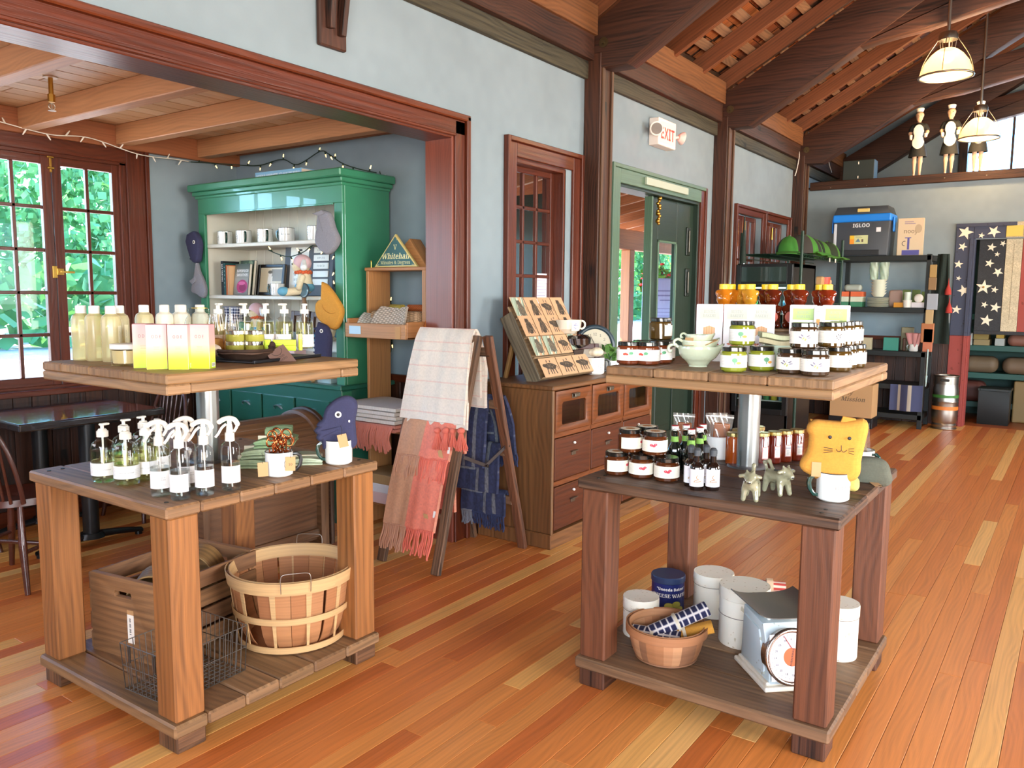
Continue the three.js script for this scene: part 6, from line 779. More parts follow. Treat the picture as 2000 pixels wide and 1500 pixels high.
  // lower opening: folded check cloth, wooden frames, lambs, magnifier
  const chk2 = new THREE.MeshPhysicalMaterial({ roughness: 0.95, side: 2, map: dataTex(64, 64, (u, v) => { const a = (u * 8) % 1 < 0.3, b = (v * 8) % 1 < 0.3; return a && b ? [0.9, 0.88, 0.84] : a || b ? [0.6, 0.6, 0.64] : [0.15, 0.17, 0.27]; }, 6, 6) }), cc = thing('check_cloth', 'navy and white check cloth bundle tied with cream ribbon on the hutch', 'cloth', hut(0.29, HB + 0.28, -0.05), OUT - 0.1); part(cc, 'folded_cloth', surf((u, v) => { const a = u * PI * 2, r = 0.095 * (1 - 0.25 * (1 - v)), f = Math.pow(Math.abs(Math.cos(a)), 0.5) * Math.sign(Math.cos(a)), g = Math.pow(Math.abs(Math.sin(a)), 0.5) * Math.sign(Math.sin(a)); return [f * r, v * 0.2, -g * 0.035]; }, 32, 6, 0.004, 0.3, 0.2), chk2); part(cc, 'cloth_top', rb(0.19, 0.01, 0.075, 0.004, 0, 0.2, 0), chk2); part(cc, 'ribbon', [rb(0.018, 0.2, 0.006, 0.002, 0.01, 0.1, 0.036), rb(0.17, 0.014, 0.006, 0.002, 0, 0.075, 0.038), tor(0.02, 0.004, -0.015, 0.065, 0.045).scale(1, 0.8, 1), tor(0.02, 0.004, 0.035, 0.065, 0.045).scale(1, 0.8, 1)], TWINE);
  one('hutch_riser', 'ivory wooden step under the check cloth and lambs on the hutch counter', 'riser', rb(1.2, 0.27, 0.2, 0.006, 0, 0.135, 0), IVORY, hut(0.75, HB, -0.24), OUT);
  const wfr = (lb, u, w, h, a) => { const t = thing('picture', lb, 'frame', hut(u, HB + 0.272, -0.12), OUT + a, 'wooden frames'); for (const g of [bb(-w, -w + 0.035, 0, h, 0, 0.025), bb(w - 0.035, w, 0, h, 0, 0.025), bb(-w + 0.035, w - 0.035, 0, 0.035, 0, 0.025), bb(-w + 0.035, w - 0.035, h - 0.035, h, 0, 0.025)]) part(t, 'frame_rail', g, wood('#6b4a34', 'oak', 0.5)).rotation.x = -0.12; part(t, 'backing', bb(-w + 0.02, w - 0.02, 0.02, h - 0.02, 0, 0.004), mat('#b5aba0', 0.7)).rotation.x = -0.12; };
  wfr('brown wooden picture frame, left of the pair leaning in the hutch', 0.93, 0.09, 0.19, 0.05); wfr('brown wooden picture frame, right of the pair leaning in the hutch', 1.12, 0.085, 0.185, -0.05);
  const dk = thing('metal_tray', 'dark metal tray edge in front of the wooden frames on the hutch', 'tray', hut(1.02, HB + 0.272, -0.05), OUT); part(dk, 'tray_body', [rb(0.34, 0.01, 0.09, 0.003, 0, 0.005, 0), rb(0.34, 0.05, 0.008, 0.003, 0, 0.03, 0.04)], mat('#3c3833', 0.35, { metalness: 0.7 }));
  const lamb = blob([[0, 0.06, 0, 0.052, 0, 0.12, 0, 0.036], [0, 0.185, 0.012, 0.05, 0, 0.17, 0.03, 0.04], [-0.05, 0.11, 0.01, 0.016, -0.07, 0.05, 0.03, 0.018], [0.05, 0.11, 0.01, 0.016, 0.07, 0.05, 0.03, 0.018], [-0.03, 0.03, 0.03, 0.024, -0.04, 0.02, 0.11, 0.022], [0.03, 0.03, 0.03, 0.024, 0.04, 0.02, 0.11, 0.022]], 48, 0.014), ear = blob([[-0.048, 0.2, 0, 0.013, -0.082, 0.165, 0, 0.02]], 20, 0.01), ear2 = blob([[0.048, 0.2, 0, 0.013, 0.082, 0.165, 0, 0.02]], 20, 0.01);
  const PLUSH = cloth('#e9d9b4'), PINK = cloth('#e6bfc2'), BLUE = cloth('#6fb2cf');
  const mkLamb = (lb, p, a, s = 1) => { const t = thing('plush_lamb', lb, 'soft toy', p, a, 'plush lambs'); t.scale.setScalar(s); part(t, 'lamb_body', lamb, PLUSH); part(t, 'cap', sph(0.053, 0, 0.192, 0.01, 1, 0.95, 1, 24, 16), PINK, 'pink fleece crown'); part(t, 'ear', ear, cloth('#eef0ee')); part(t, 'ear', ear2, cloth('#eef0ee')); part(t, 'scarf', Array.from({ length: 16 }, (_, i) => sph(0.011, Math.cos(i * 0.393) * 0.042, 0.137 + (i % 2) * 0.004, Math.sin(i * 0.393) * 0.042 + 0.006, 1, 1, 1, 8, 6)), cloth('#e2683c')); part(t, 'shorts', sph(0.058, 0, 0.052, 0, 1, 0.62, 1, 22, 14), BLUE); part(t, 'shoe', [sph(0.03, -0.042, 0.026, 0.12, 1, 0.9, 1.1), sph(0.03, 0.042, 0.026, 0.12, 1, 0.9, 1.1)], BLUE); part(t, 'eye', [sph(0.004, -0.018, 0.185, 0.068), sph(0.004, 0.018, 0.185, 0.068)], EYEB); return t; };
  mkLamb('plush lamb in blue shorts sitting sideways on the hutch middle shelf edge', hut(1.12, 1.476, 0.0), OUT - 0.75, 1.12); mkLamb('plush lamb seated below the shelf, beside the check cloth bundle', hut(0.52, HB + 0.272, -0.08), OUT - 0.2, 1); mkLamb('plush lamb half hidden behind the orange mitt at the hutch right side', hut(1.33, HB + 0.272, -0.06), OUT - 0.5, 0.95);
  const rt = thing('blue_rabbit', 'small light blue cloth rabbit lying before the left lamb', 'soft toy', hut(0.44, HB + 0.272, 0.0), OUT + 0.4); part(rt, 'rabbit_body', blob([[0, 0.03, 0, 0.024, 0, 0.06, 0, 0.02], [0, 0.085, 0, 0.022, 0.004, 0.088, 0.004, 0.02], [-0.02, 0.02, 0, 0.016, -0.06, 0.012, 0.02, 0.013], [0.02, 0.05, 0, 0.012, 0.045, 0.07, 0.01, 0.012]], 36, 0.01), cloth('#5fb0d8'));
  const mg = thing('hand_mirror', 'wooden handled magnifying glass with blue lens hanging before the lamb', 'magnifier', hut(1.17, 1.3, 0.05), OUT); part(mg, 'handle', lathe([[0, 0], [0.018, 0.004], [0.021, 0.03], [0.015, 0.07], [0.02, 0.12], [0.013, 0.15], [0.016, 0.165]], 20), wood('#a07a58', 'oak', 0.5)); part(mg, 'lens_ring', tor(0.045, 0.005, 0, 0.212, 0, 34), mat('#3b4a52', 0.4)); part(mg, 'lens', cyl(0.043, 0.043, 0.004, 0, 0, 0, 32).rotateX(PI / 2).translate(0, 0.212, -0.002), mat('#6f93a4', 0.1, { transmission: 0.3, thickness: 0 })); part(mg, 'hanging_cord', rod([0, 0, 0], [0, -0.12, 0.0], 0.003), STRING);
  one('white_bone_toy', 'white knotted cloth bone on the hutch counter behind the bottles', 'toy', [sph(0.025, -0.07, 0.02, 0), sph(0.025, -0.045, 0.02, 0.01), sph(0.022, 0.1, 0.02, 0), rod([-0.05, 0.02, 0], [0.1, 0.02, 0], 0.014)], cloth('#efeae2'), hut(0.84, HB + 0.272, -0.03), OUT); 
  for (const [i, u] of [0.74, 0.95, 1.3].entries()) one('counter_box', ['white box on the hutch counter, left of three', 'rose printed box on the hutch counter, middle of three', 'pale blue box on the hutch counter at the right'][i], 'box', bx(0.13, 0.2, 0.1, 0, 0.1, 0, 0.003), mat(['#dcdce2', '#d9b5ae', '#b9d2d6'][i], 0.5), hut(u, HB, -0.04), OUT);
  one('cake_stand', 'round wooden stand with knob feet on the hutch counter', 'stand', [cyl(0.14, 0.14, 0.018, 0, 0.035, 0, 36), ...[0, 2.1, 4.2].map((a) => sph(0.018, Math.cos(a) * 0.11, 0.018, Math.sin(a) * 0.11))], wood('#c9a878', 'oak', 0.6), hut(1.28, HB, 0.1 - 0.16), OUT);
  // mitts hung on the hutch posts
  const hang = (n, lb, pts, dep, m, u, y, out, a, z, parts) => { const t = mitt(n, lb, 'oven mitt', pts, dep, m, hut(u, y, out), OUT + a, 'oven mitts hung on the hutch'); for (const c of t.children) c.rotation.z = z; if (parts) parts(t, z); return t; };
  const whale = [[-0.05, 0.09], [0.02, 0.1], [0.06, 0.06], [0.07, 0.0], [0.05, -0.06], [0.03, -0.1], [-0.02, -0.09], [-0.05, -0.02], [-0.07, 0.05]];
  hang('whale_mitt', 'navy whale oven mitt with round eye hanging at the hutch left post', whale, 0.05, NAVY, 0.0, 1.82, 0.06, 0, 0.1, (t) => { part(t, 'eye', cyl(0.013, 0.013, 0.003).rotateX(PI / 2).translate(0.035, 0.035, 0.027), EYEW); part(t, 'pupil', sph(0.007, 0.035, 0.035, 0.03, 1, 1, 0.4), EYEB); part(t, 'fin', Array.from({ length: 6 }, (_, i) => ext([[0, 0], [-0.02, -0.012], [0, -0.022]], 0.008, 0.002).translate(-0.06 + i * 0.004, 0.06 - i * 0.026, -0.004)), NAVY); });
  const cone = [[0, 0.14], [0.016, 0.08], [0.05, 0.02], [0.07, -0.05], [0.045, -0.1], [-0.02, -0.07], [-0.065, -0.05], [-0.04, 0.02], [-0.02, 0.08]];
  hang('grey_cone_mitt', 'grey pointed oven mitt hanging low at the hutch left post', cone, 0.035, GREYC, 0.02, 1.56, 0.05, 0.1, 0.05, (t) => { part(t, 'flap', ext([[0, 0], [-0.06, -0.03], [-0.035, -0.05], [0.0, -0.03]], 0.008, 0.004).translate(-0.01, 0.045, 0.012), GREYC); part(t, 'hanging_loop', tube([[0, 0.13, 0], [0.004, 0.16, 0], [0, 0.19, -0.01], [-0.004, 0.16, 0]], 0.002, 16, true, 6), GREYC); });
  hang('grey_corner_mitt', 'grey square oven mitt hanging at the hutch right post beside the mugs', [[-0.02, 0.12], [0.03, 0.1], [0.06, 0.02], [0.09, -0.06], [0.02, -0.13], [-0.06, -0.07], [-0.05, 0.02], [-0.04, 0.1]], 0.05, GREYC, 1.41, 1.88, 0.07, 0.2, 0, (t) => { part(t, 'flap', [ext([[-0.06, 0.0], [0.01, 0.016], [0.03, 0.0], [-0.01, -0.012]], 0.012, 0.004).translate(-0.02, 0.11, 0.012), rb(0.004, 0.1, 0.003, 0.001, -0.005, 0.05, 0.025).rotateZ(0.35)], GREYC); });
  hang('fox_mitt', 'mustard orange folded oven mitt hanging at the hutch right post', [[-0.03, 0.15], [0.0, 0.13], [0.06, 0.06], [0.1, -0.02], [0.05, -0.12], [-0.06, -0.06], [-0.075, 0.02], [-0.035, 0.05]], 0.05, OCHRE, 1.42, 1.4, 0.07, 0.25, 0, (t) => { part(t, 'stitched_seam', [tube([[-0.035, 0.05, 0.02], [-0.02, 0.0, 0.025], [0.03, -0.03, 0.026], [0.09, -0.02, 0.02]], 0.0015, 18, false, 5), rod([-0.02, 0.12, 0.02], [-0.025, 0.05, 0.022], 0.002)], mat('#b87c2c', 0.8)); });
  hang('spiky_shark_mitt', 'navy spiky shark oven mitt hanging beside the hutch counter', [[-0.02, 0.14], [0.03, 0.12], [0.055, 0.06], [0.05, -0.02], [0.04, -0.1], [0.0, -0.13], [-0.04, -0.08], [-0.045, 0.0], [-0.04, 0.08]], 0.045, NAVY, 1.42, 1.16, 0.12, 0.2, 0, (t) => { part(t, 'eye', cyl(0.012, 0.012, 0.003).rotateX(PI / 2).translate(0.01, 0.1, 0.024), EYEW); part(t, 'pupil', sph(0.006, 0.01, 0.1, 0.027, 1, 1, 0.4), EYEB); part(t, 'fin', Array.from({ length: 7 }, (_, i) => ext([[0, 0.012], [-0.03, 0.004], [0, -0.014]], 0.008, 0.003).translate(-0.036 - Math.sin(i * 0.5) * 0.008, 0.11 - i * 0.03, -0.004)), NAVY); part(t, 'teeth', [tor(0.02, 0.004, 0.042, 0.035, 0.015, 16).scale(0.5, 1, 1)], mat('#c9a050', 0.7)); });
}
// string lights: white cord along the window head, green cord over and down the hutch
{
  const WHT = mat('#ebe3d4', 0.5), GCORD = mat('#17301f', 0.5), glow = new THREE.MeshPhysicalMaterial({ color: '#fff0c8', roughness: 0.3, emissive: '#ffd890', emissiveIntensity: 1.6 });
  const run = (lb, pts, cord, every, lit, group) => {
    const t = thing('string_lights', lb, 'string lights'), c = new THREE.CatmullRomCurve3(pts.map((p) => V3(...p))), L = c.getLength(), n = Math.round(L / every);
    part(t, 'cord', clean(new THREE.TubeGeometry(c, n * 8, 0.0035, 6)), cord);
    for (let i = 0; i < n; i++) { const p = c.getPointAt((i + 0.5) / n), a = rnd() * 6.28, d = V3(Math.cos(a) * 0.5, i % 3 ? -0.8 : 0.7, Math.sin(a) * 0.5).normalize(), q = p.clone().addScaledVector(d, 0.02), e = q.clone().addScaledVector(d, 0.022); const s = part(t, 'bulb_socket', rod(p.toArray(), q.toArray(), 0.005), cord); part(s, 'light_bulb', rod(q.toArray(), e.toArray(), 0.0052, 0.003, 8), lit ? glow : mat('#f6f0e2', 0.3)); }
    return t;
  };
  run('white cord fairy lights sagging along the head of the tall window', [[1.2, 2.52, ZL + 0.08], [1.9, 2.53, ZL + 0.08], [2.2, 2.52, ZL + 0.09], [2.6, 2.48, ZL + 0.09], [2.85, 2.5, ZL + 0.08], [3.2, 2.44, ZL + 0.09], [3.5, 2.45, ZL + 0.06], [3.6, 2.45, ZL + 0.05]], WHT, 0.12, false);
  run('lit fairy lights on green cord above the hutch, draped from the corner to the cornice', [[3.62, 2.45, ZL + 0.05], [3.9, 2.47, ZL + 0.07], [4.0, 2.45, -5.2], [4.0, 2.47, -4.9], [4.0, 2.42, -4.75], [4.0, 2.49, -4.5], [3.9, 2.44, -4.3], [3.8, 2.34, -4.05], [3.78, 2.285, -3.86], [3.9, 2.28, -3.85]], GCORD, 0.13, true);
  run('lit fairy lights hanging down the side of the green hutch', [[3.92, 2.29, -3.84], [3.97, 2.22, -3.865], [3.96, 2.0, -3.87], [3.98, 1.8, -3.87], [4.0, 1.62, -3.86], [3.98, 1.5, -3.85], [4.02, 1.4, -3.83], [4.02, 1.25, -3.83], [4.0, 1.1, -3.83]], GCORD, 0.14, true);
  run('lit fairy lights looped along the eye chart inside the hutch', [hut(0.66, 1.79, -0.08), hut(0.78, 1.76, -0.06), hut(0.9, 1.74, -0.06), hut(1.05, 1.77, -0.06), hut(1.12, 1.81, -0.08), hut(1.24, 1.78, -0.1), hut(1.34, 1.8, -0.06), hut(1.36, 1.65, -0.05), hut(1.35, 1.55, -0.05), hut(1.36, 1.49, -0.05)], GCORD, 0.1, true);
}

// ------------------------------------------------------------ pine display stand, step ladder of blankets, drawer cabinet
{
  const P = wood('#c58a55', 'fir', 0.5), P2 = wood('#b97d4a', 'fir', 0.5), X = 3.72, Z0 = -3.775, Z1 = -3.265, H = 1.66;
  const t = thing('display_stand', 'narrow pine display stand with trays, between the green hutch and the opening jamb', 'stand', [X, 0, Z1 / 2 + Z0 / 2]), hz = (Z1 - Z0) / 2;
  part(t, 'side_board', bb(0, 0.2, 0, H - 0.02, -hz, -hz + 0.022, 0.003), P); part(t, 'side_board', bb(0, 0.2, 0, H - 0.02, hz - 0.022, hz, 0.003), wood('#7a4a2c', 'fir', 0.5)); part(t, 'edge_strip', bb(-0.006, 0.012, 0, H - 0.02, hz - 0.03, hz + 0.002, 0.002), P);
  part(t, 'top_board', bb(-0.01, 0.2, H - 0.022, H, -hz - 0.004, hz + 0.004, 0.004), P2);
  for (const [y, h, lx] of [[1.225, 0.09, -0.17], [0.655, 0.1, -0.17]]) { const tr = part(t, 'tray', bb(lx, 0.18, y, y + 0.012, -hz, hz), P2); part(tr, 'tray_front', bb(lx - 0.016, lx, y, y + h, -hz, hz, 0.004), P); part(tr, 'tray_side', bb(lx, 0.18, y, y + h * 1.15, hz - 0.014, hz, 0.004), P2); part(tr, 'tray_side', bb(lx, 0.18, y, y + h * 1.3, -hz, -hz + 0.014, 0.005), P2); }
  part(t, 'paper_label', bx(0.002, 0.05, 0.1, -0.188, 1.272, -hz + 0.09, 0.0005), mat('#bcd8e6', 0.6)); part(t, 'kraft_tag', bx(0.002, 0.075, 0.045, -0.188, 1.265, hz - 0.06, 0.0005), mat('#b98a58', 0.8)); part(t, 'hook', [rod([0.0, H, -hz + 0.05], [0, H + 0.04, -hz + 0.05], 0.003), sph(0.005, 0, H + 0.04, -hz + 0.05)], BRASS); part(t, 'low_shelf', bb(-0.1, 0.2, 0.16, 0.18, -hz, hz), P2);
  const sg = thing('triangular_sign', 'dark green triangular sign lettered Whitehall in gold on top of the pine stand', 'sign', [X + 0.03, H, -3.53], -PI / 2), tri = [[-0.18, 0.003], [0.18, 0.003], [0, 0.2]];
  part(sg, 'sign_board', ext(tri, 0.014, 0.002), mat('#d9c27a', 0.4)); const pr = part(sg, 'print', ext([[-0.165, 0.01], [0.165, 0.01], [0, 0.188]], 0.001), print(384, 200, (x, w, h) => { fillAll(x, w, h, '#1f4f4c'); x.strokeStyle = '#e2cf86'; x.lineWidth = 3; for (let i = 0; i < 30; i++) { const a = i / 30 * 6.28; x.beginPath(); x.moveTo(192 + Math.cos(a) * 150, 150 + Math.sin(a) * 130); x.lineTo(192 + Math.cos(a) * 190, 150 + Math.sin(a) * 160); x.stroke(); } words(x, 'V', 192, 66, 46, '#e2cf86', 'serif'); words(x, 'Whitehall', 192, 124, 50, '#e8d894', 'serif', 'center', 'italic bold'); words(x, 'Minutes & Degrees', 192, 164, 30, '#e2cf86', 'serif'); words(x, 'MASON JARS', 192, 188, 14, '#c9b674', 'serif'); }, 0.45)); pr.position.z = 0.0175; { const g = pr.geometry, p = g.attributes.position, u = g.attributes.uv; for (let i = 0; i < p.count; i++) u.setXY(i, (p.getX(i) + 0.18) / 0.36, (p.getY(i) + 0.005) / 0.19); }
  const sb = thing('triangular_sign', 'wooden triangular block propped behind the green sign on the pine stand', 'block', [X + 0.06, H, -3.53], -PI / 2); part(sb, 'block_body', ext([[-0.14, 0], [0.2, 0], [0.06, 0.17]], 0.1, 0.003).translate(0, 0.003, -0.12), P);
  // knitted wash cloths
  const knitB = dataTex(128, 128, (u, v) => { const a = (u * 12) % 1, b = (v * 10 + (Math.floor(u * 12) % 2) * 0.5) % 1; return 0.5 + 0.5 * Math.sin(a * PI) * Math.sin(b * PI) - 0.2 * (b > 0.9); }, 1, 1, false), knit = (c) => new THREE.MeshPhysicalMaterial({ color: c, roughness: 0.95, bumpMap: knitB, bumpScale: 0.006, side: 2, map: knitB });
  const wc = (lb, z, x, y, w, h, c, tilt, roll) => { const o = one('knitted_cloth', lb, 'wash cloth', surf((u, v) => [(u - 0.5) * w * (1 - 0.06 * v), v * h, 0.02 * Math.sin(u * 4 + v * 3) - v * v * 0.03], 24, 18, 0.012, 1, 1), knit(c), [x, y, z], 0, 'knitted cloths in the tray'); o.rotation.set(tilt, -PI / 2 + roll, 0, 'YXZ'); };
  wc('white and grey knitted cloth leaning at the left of the pine tray', -3.64, 3.64, 1.245, 0.24, 0.16, '#e9e2d6', -0.5, 0.3); wc('beige grey knitted cloth standing foremost in the pine tray', -3.5, 3.6, 1.245, 0.26, 0.19, '#d6c2ae', -0.35, -0.05); wc('burnt orange knitted cloth at the right of the pine tray', -3.35, 3.66, 1.245, 0.2, 0.16, '#d97a30', -0.5, -0.3);
  const rl = (lb, x, z, c, a) => one('rolled_knitted_cloth', lb, 'wash cloth', [surf((u, v) => { const s = u * PI * 4, q = 0.02 * (0.4 + 0.6 * u); return [(v - 0.5) * 0.16, Math.sin(s) * q, Math.cos(s) * q]; }, 40, 10, 0.008, 4, 1)], knit(c), [x, 1.41, z], a, 'rolled knitted cloths'); rl('rolled mustard knitted cloth lying behind the beige one', 3.74, -3.52, '#c9a83c', 1.2); rl('rolled orange knitted cloth lying at the back of the tray', 3.78, -3.38, '#c9662a', 1.6);
  one('cloth_pile', 'pile of folded knitted cloths filling the back of the pine tray', 'wash cloth', [rb(0.17, 0.15, 0.42, 0.03, 0, 0.075, 0, 3)], knit('#c9a07a'), [3.78, 1.24, -3.52]);
  // folded blankets on the lower tray
  const fold = (lb, y, h, w, d, m, z, n) => one('folded_blanket', lb, 'blanket', Array.from({ length: n }, (_, i) => surf((u, v) => [(u - 0.5) * w + 0.01 * ((i * 3) % 2), h / n * (i + 0.5) + 0.006 * Math.sin(v * 8 + i * 2) * u, (v - 0.5) * d], 10, 24, h / n * 0.8, w, d)), m, [3.62, y, z], 0, 'folded blankets on the stand');
  fold('folded coral blanket at the bottom of the pile on the pine stand', 0.675, 0.045, 0.34, 0.47, cloth('#d98a76'), -3.52, 2); fold('cream folded blanket with faint pink stripes on top of the coral one', 0.725, 0.1, 0.36, 0.5, cloth('#ddd0c0'), -3.52, 4);
  const fr = []; for (let i = 0; i < 90; i++) { const z = -3.75 + i / 90 * 0.46, l = rr(0.09, 0.14); fr.push(tube([[3.45, 0.71, z], [3.425, 0.69 - l * 0.4, z + rr(-0.01, 0.01)], [3.43, 0.69 - l, z + rr(-0.012, 0.012)]], rr(0.004, 0.006), 5, false, 5)); } const fm = mesh('blanket_fringe', M(fr), cloth('#d9836e'), scene); fm.userData = { label: 'coral fringe hanging over the front of the lower pine tray', category: 'fringe', kind: 'stuff' };
  for (const [lb, y, h, c] of [['pale pink flat box at the bottom of the pine stand', 0.18, 0.07, '#d9b5a8'], ['white flat box low in the pine stand', 0.25, 0.055, '#ddd6ce'], ['tan kraft flat box, topmost of three low in the pine stand', 0.305, 0.06, '#a9824f']]) one('flat_box', lb, 'box', bx(0.26, h, 0.4, 0, h / 2, 0, 0.003), mat(c, 0.7), [3.73, y, -3.52], 0, 'flat boxes');
}
{
  const LW = wood('#8a6548', 'rough', 0.7), t = thing('step_ladder', 'old wooden A-frame step ladder draped with blankets', 'ladder', [3.53, 0, -2.93]);
  const leg = (x0, z0, z1, m) => part(t, 'leg', bar([x0, 0, z0], [x0 > 0 ? 0.012 : -0.012, 1.27, z1], 0.032, 0.055, 0.004), m || LW);
  leg(-0.335, 0.185, 0.215); leg(-0.335, -0.215, -0.18); leg(0.335, 0.29, 0.265, wood('#8d5a3c', 'rough', 0.6)); leg(0.335, -0.085, -0.12);
  for (const y of [0.3, 0.6, 0.88, 1.18]) { part(t, 'rung', rod([-0.335 + 0.264 * y, y, -0.2], [-0.335 + 0.264 * y, y, 0.2], 0.015), LW); part(t, 'rung', bar([0.33 - 0.25 * y, y, -0.14], [0.33 - 0.25 * y, y, 0.27], 0.024, 0.05), LW); }
  part(t, 'spreader', [bar([-0.16, 0.62, 0.235], [0.02, 0.545, 0.25], 0.004, 0.02), bar([0.02, 0.545, 0.25], [0.17, 0.64, 0.285], 0.004, 0.02)], mat('#2a1a16', 0.5)); part(t, 'bolt', [sph(0.008, 0.17, 0.64, 0.3), sph(0.008, 0.02, 0.545, 0.262)], metal('#4a4038', 0.5));
  // blankets: strip swept along a path in x,y; z across
  const drape = (path, z0, z1, th, f = 0) => { const c = new THREE.CatmullRomCurve3(path.map((p) => V3(p[0], p[1], 0)), false, 'catmullrom', 0.2), L = c.getLength(); return surf((u, v) => { const p = c.getPointAt(v); return [p.x + 0.004 * Math.sin(u * 11 + v * 5) + 0.0025 * Math.sin(u * 29), p.y, z1 + (z0 - z1) * u + f * (v < 0.5 ? 1 - v * 2 : 0) * (1 - u)]; }, 30, 60, th, 1, L / 0.4); };
  const stripeT = (fn) => new THREE.MeshPhysicalMaterial({ roughness: 0.95, side: 2, sheen: 0.3, bumpMap: TX.weaveBump, bumpScale: 0.0008, map: dataTex(256, 256, fn, 1, 1) });
  const wn = noise2(77), cream = stripeT((u, v) => { const a = (v * 4.6) % 1, s = a > 0.46 && a < 0.54 ? 0.55 * (0.5 + 0.5 * wn(u * 30, v * 200)) : 0, n = 0.95 + 0.05 * wn(u * 60, v * 60, 60, 60); return [0.9 * n, (0.845 - 0.17 * s) * n, (0.78 - 0.17 * s) * n]; });
  const wb = thing('striped_blanket', 'cream blanket with thin pink stripes draped over the top of the step ladder', 'blanket', [0, 0, 0]);
  part(wb, 'blanket', drape([[3.35, 0.8], [3.425, 1.08], [3.48, 1.24], [3.525, 1.305], [3.565, 1.26], [3.575, 1.1], [3.58, 0.92]], -3.135, -2.735, 0.014, 0.06), cream); part(wb, 'inner_layer', [drape([[3.37, 0.77], [3.44, 1.04], [3.495, 1.22], [3.53, 1.285]], -3.1, -2.72, 0.012, 0.05), drape([[3.545, 1.25], [3.6, 1.1], [3.605, 0.86]], -3.05, -2.72, 0.02)], cream);
  const CORAL = cloth('#ef7b66'), coralT = stripeT((u, v) => { const n = 0.92 + 0.08 * wn(u * 50, v * 50, 50, 50); return u < 0.56 ? [0.93 * n, 0.53 * n, 0.44 * n] : [0.8 * n, 0.6 * n, 0.47 * n]; });
  const tas = (lb, x, y, z, s) => { const o = thing('tassel', lb, 'tassel', [x, y, z], rnd() * 6, 'coral tassels'); o.scale.setScalar(s); part(o, 'tassel_knot', sph(0.02, 0, 0, 0, 1, 0.85, 1, 14, 10), CORAL); const g = []; for (let i = 0; i < 70; i++) { const a = rnd() * 6.28, r = Math.sqrt(rnd()); g.push(tube([[Math.cos(a) * 0.008, -0.008, Math.sin(a) * 0.008], [Math.cos(a) * 0.018 * r, -0.045, Math.sin(a) * 0.018 * r], [Math.cos(a) * 0.036 * r, rr(-0.105, -0.09), Math.sin(a) * 0.036 * r]], 0.0026, 5, false, 4)); } part(o, 'tassel_strands', M(g), CORAL).userData.kind = 'stuff'; };
  tas('leftmost coral tassel at the lower corner of the cream blanket', 3.31, 0.76, -2.83, 1); tas('coral tassel second from left, hanging lowest over the coral throw', 3.315, 0.765, -2.775, 1.05); tas('small coral tassel between the two big ones', 3.325, 0.765, -2.735, 0.85); tas('rightmost coral tassel beside the ladder leg', 3.335, 0.77, -2.685, 1.05);
  const fringe = (x, y, z0, z1, len, n, split, slope) => { const A = [], B = []; for (let i = 0; i < n; i++) { const z = z0 + (z1 - z0) * (i + 0.5) / n, l = len * rr(0.8, 1.1), j = () => rr(-0.006, 0.006); (i / n < split ? A : B).push(tube([[x, y, z], [x - l * 0.3 * slope + j(), y - l * 0.35, z + j()], [x - l * slope * 0.7 + j(), y - l * 0.7, z + j()], [x - l * slope + j(), y - l, z + j()]], 0.0058, 7, false, 5), sph(0.008, x, y, z, 1, 1, 1, 7, 5)); } return [M(A), M(B)]; };
  const thr = (lb, path, z0, z1, fr) => { const o = thing('coral_throw', lb, 'throw', [0, 0, 0], 0, 'coral throws'); part(o, 'blanket', drape(path, z0, z1, 0.016, 0), coralT); const [a, b] = fringe(...fr); part(o, 'fringe', a, cloth('#cf9b7e')).userData.kind = 'stuff'; part(o, 'fringe', b, CORAL).userData.kind = 'stuff'; return o; };
  const u1 = thr('upper coral and tan throw hanging on the camera side of the ladder, fringed end', [[3.305, 0.6], [3.36, 0.76], [3.4, 0.83], [3.43, 0.82], [3.45, 0.75], [3.455, 0.62]], -3.12, -2.745, [3.3, 0.6, -3.12, -2.745, 0.12, 30, 0.44, 0.3]);
  const u2 = thr('lower coral and tan throw hanging nearly to the floor on the ladder', [[3.205, 0.225], [3.262, 0.45], [3.31, 0.6], [3.345, 0.63], [3.38, 0.6], [3.39, 0.3]], -3.13, -2.765, [3.2, 0.225, -3.13, -2.765, 0.13, 30, 0.44, 0.3]);
  for (const [o, x, y, z] of [[u1, 3.3, 0.64, -2.8], [u2, 3.215, 0.3, -2.83]]) { part(o, 'kraft_tag', ro(bx(0.03, 0.05, 0.002), 0, -PI / 2, 0.25).translate(x, y - 0.005, z), KRAFT); part(o, 'care_label', ro(bx(0.016, 0.035, 0.001), 0, -PI / 2, -0.2).translate(x + 0.01, y + 0.02, z + 0.05), mat('#f0ece6', 0.7)); }
  const navy = stripeT((u, v) => { const n = 0.8 + 0.3 * wn(u * 40, v * 40, 40, 40), s = (u > 0.18 && u < 0.27) || (u > 0.4 && u < 0.48) || (v * 3 % 1 > 0.9 && u > 0.5); return s ? [0.42 * n, 0.43 * n, 0.45 * n] : [0.17 * n, 0.19 * n, 0.3 * n]; });
  const nv = (lb, path, z0, z1, th, fx, fy) => { const o = thing('navy_throw', lb, 'throw', [0, 0, 0], 0, 'navy throws'); part(o, 'blanket', drape(path, z0, z1, th), navy); if (fy) { const [a, b] = fringe(fx, fy, z0, z1, 0.085, 34, 0.25, -0.1); part(o, 'fringe', a, cloth('#7a7c84')).userData.kind = 'stuff'; part(o, 'fringe', b, cloth('#2c3454')).userData.kind = 'stuff'; } };
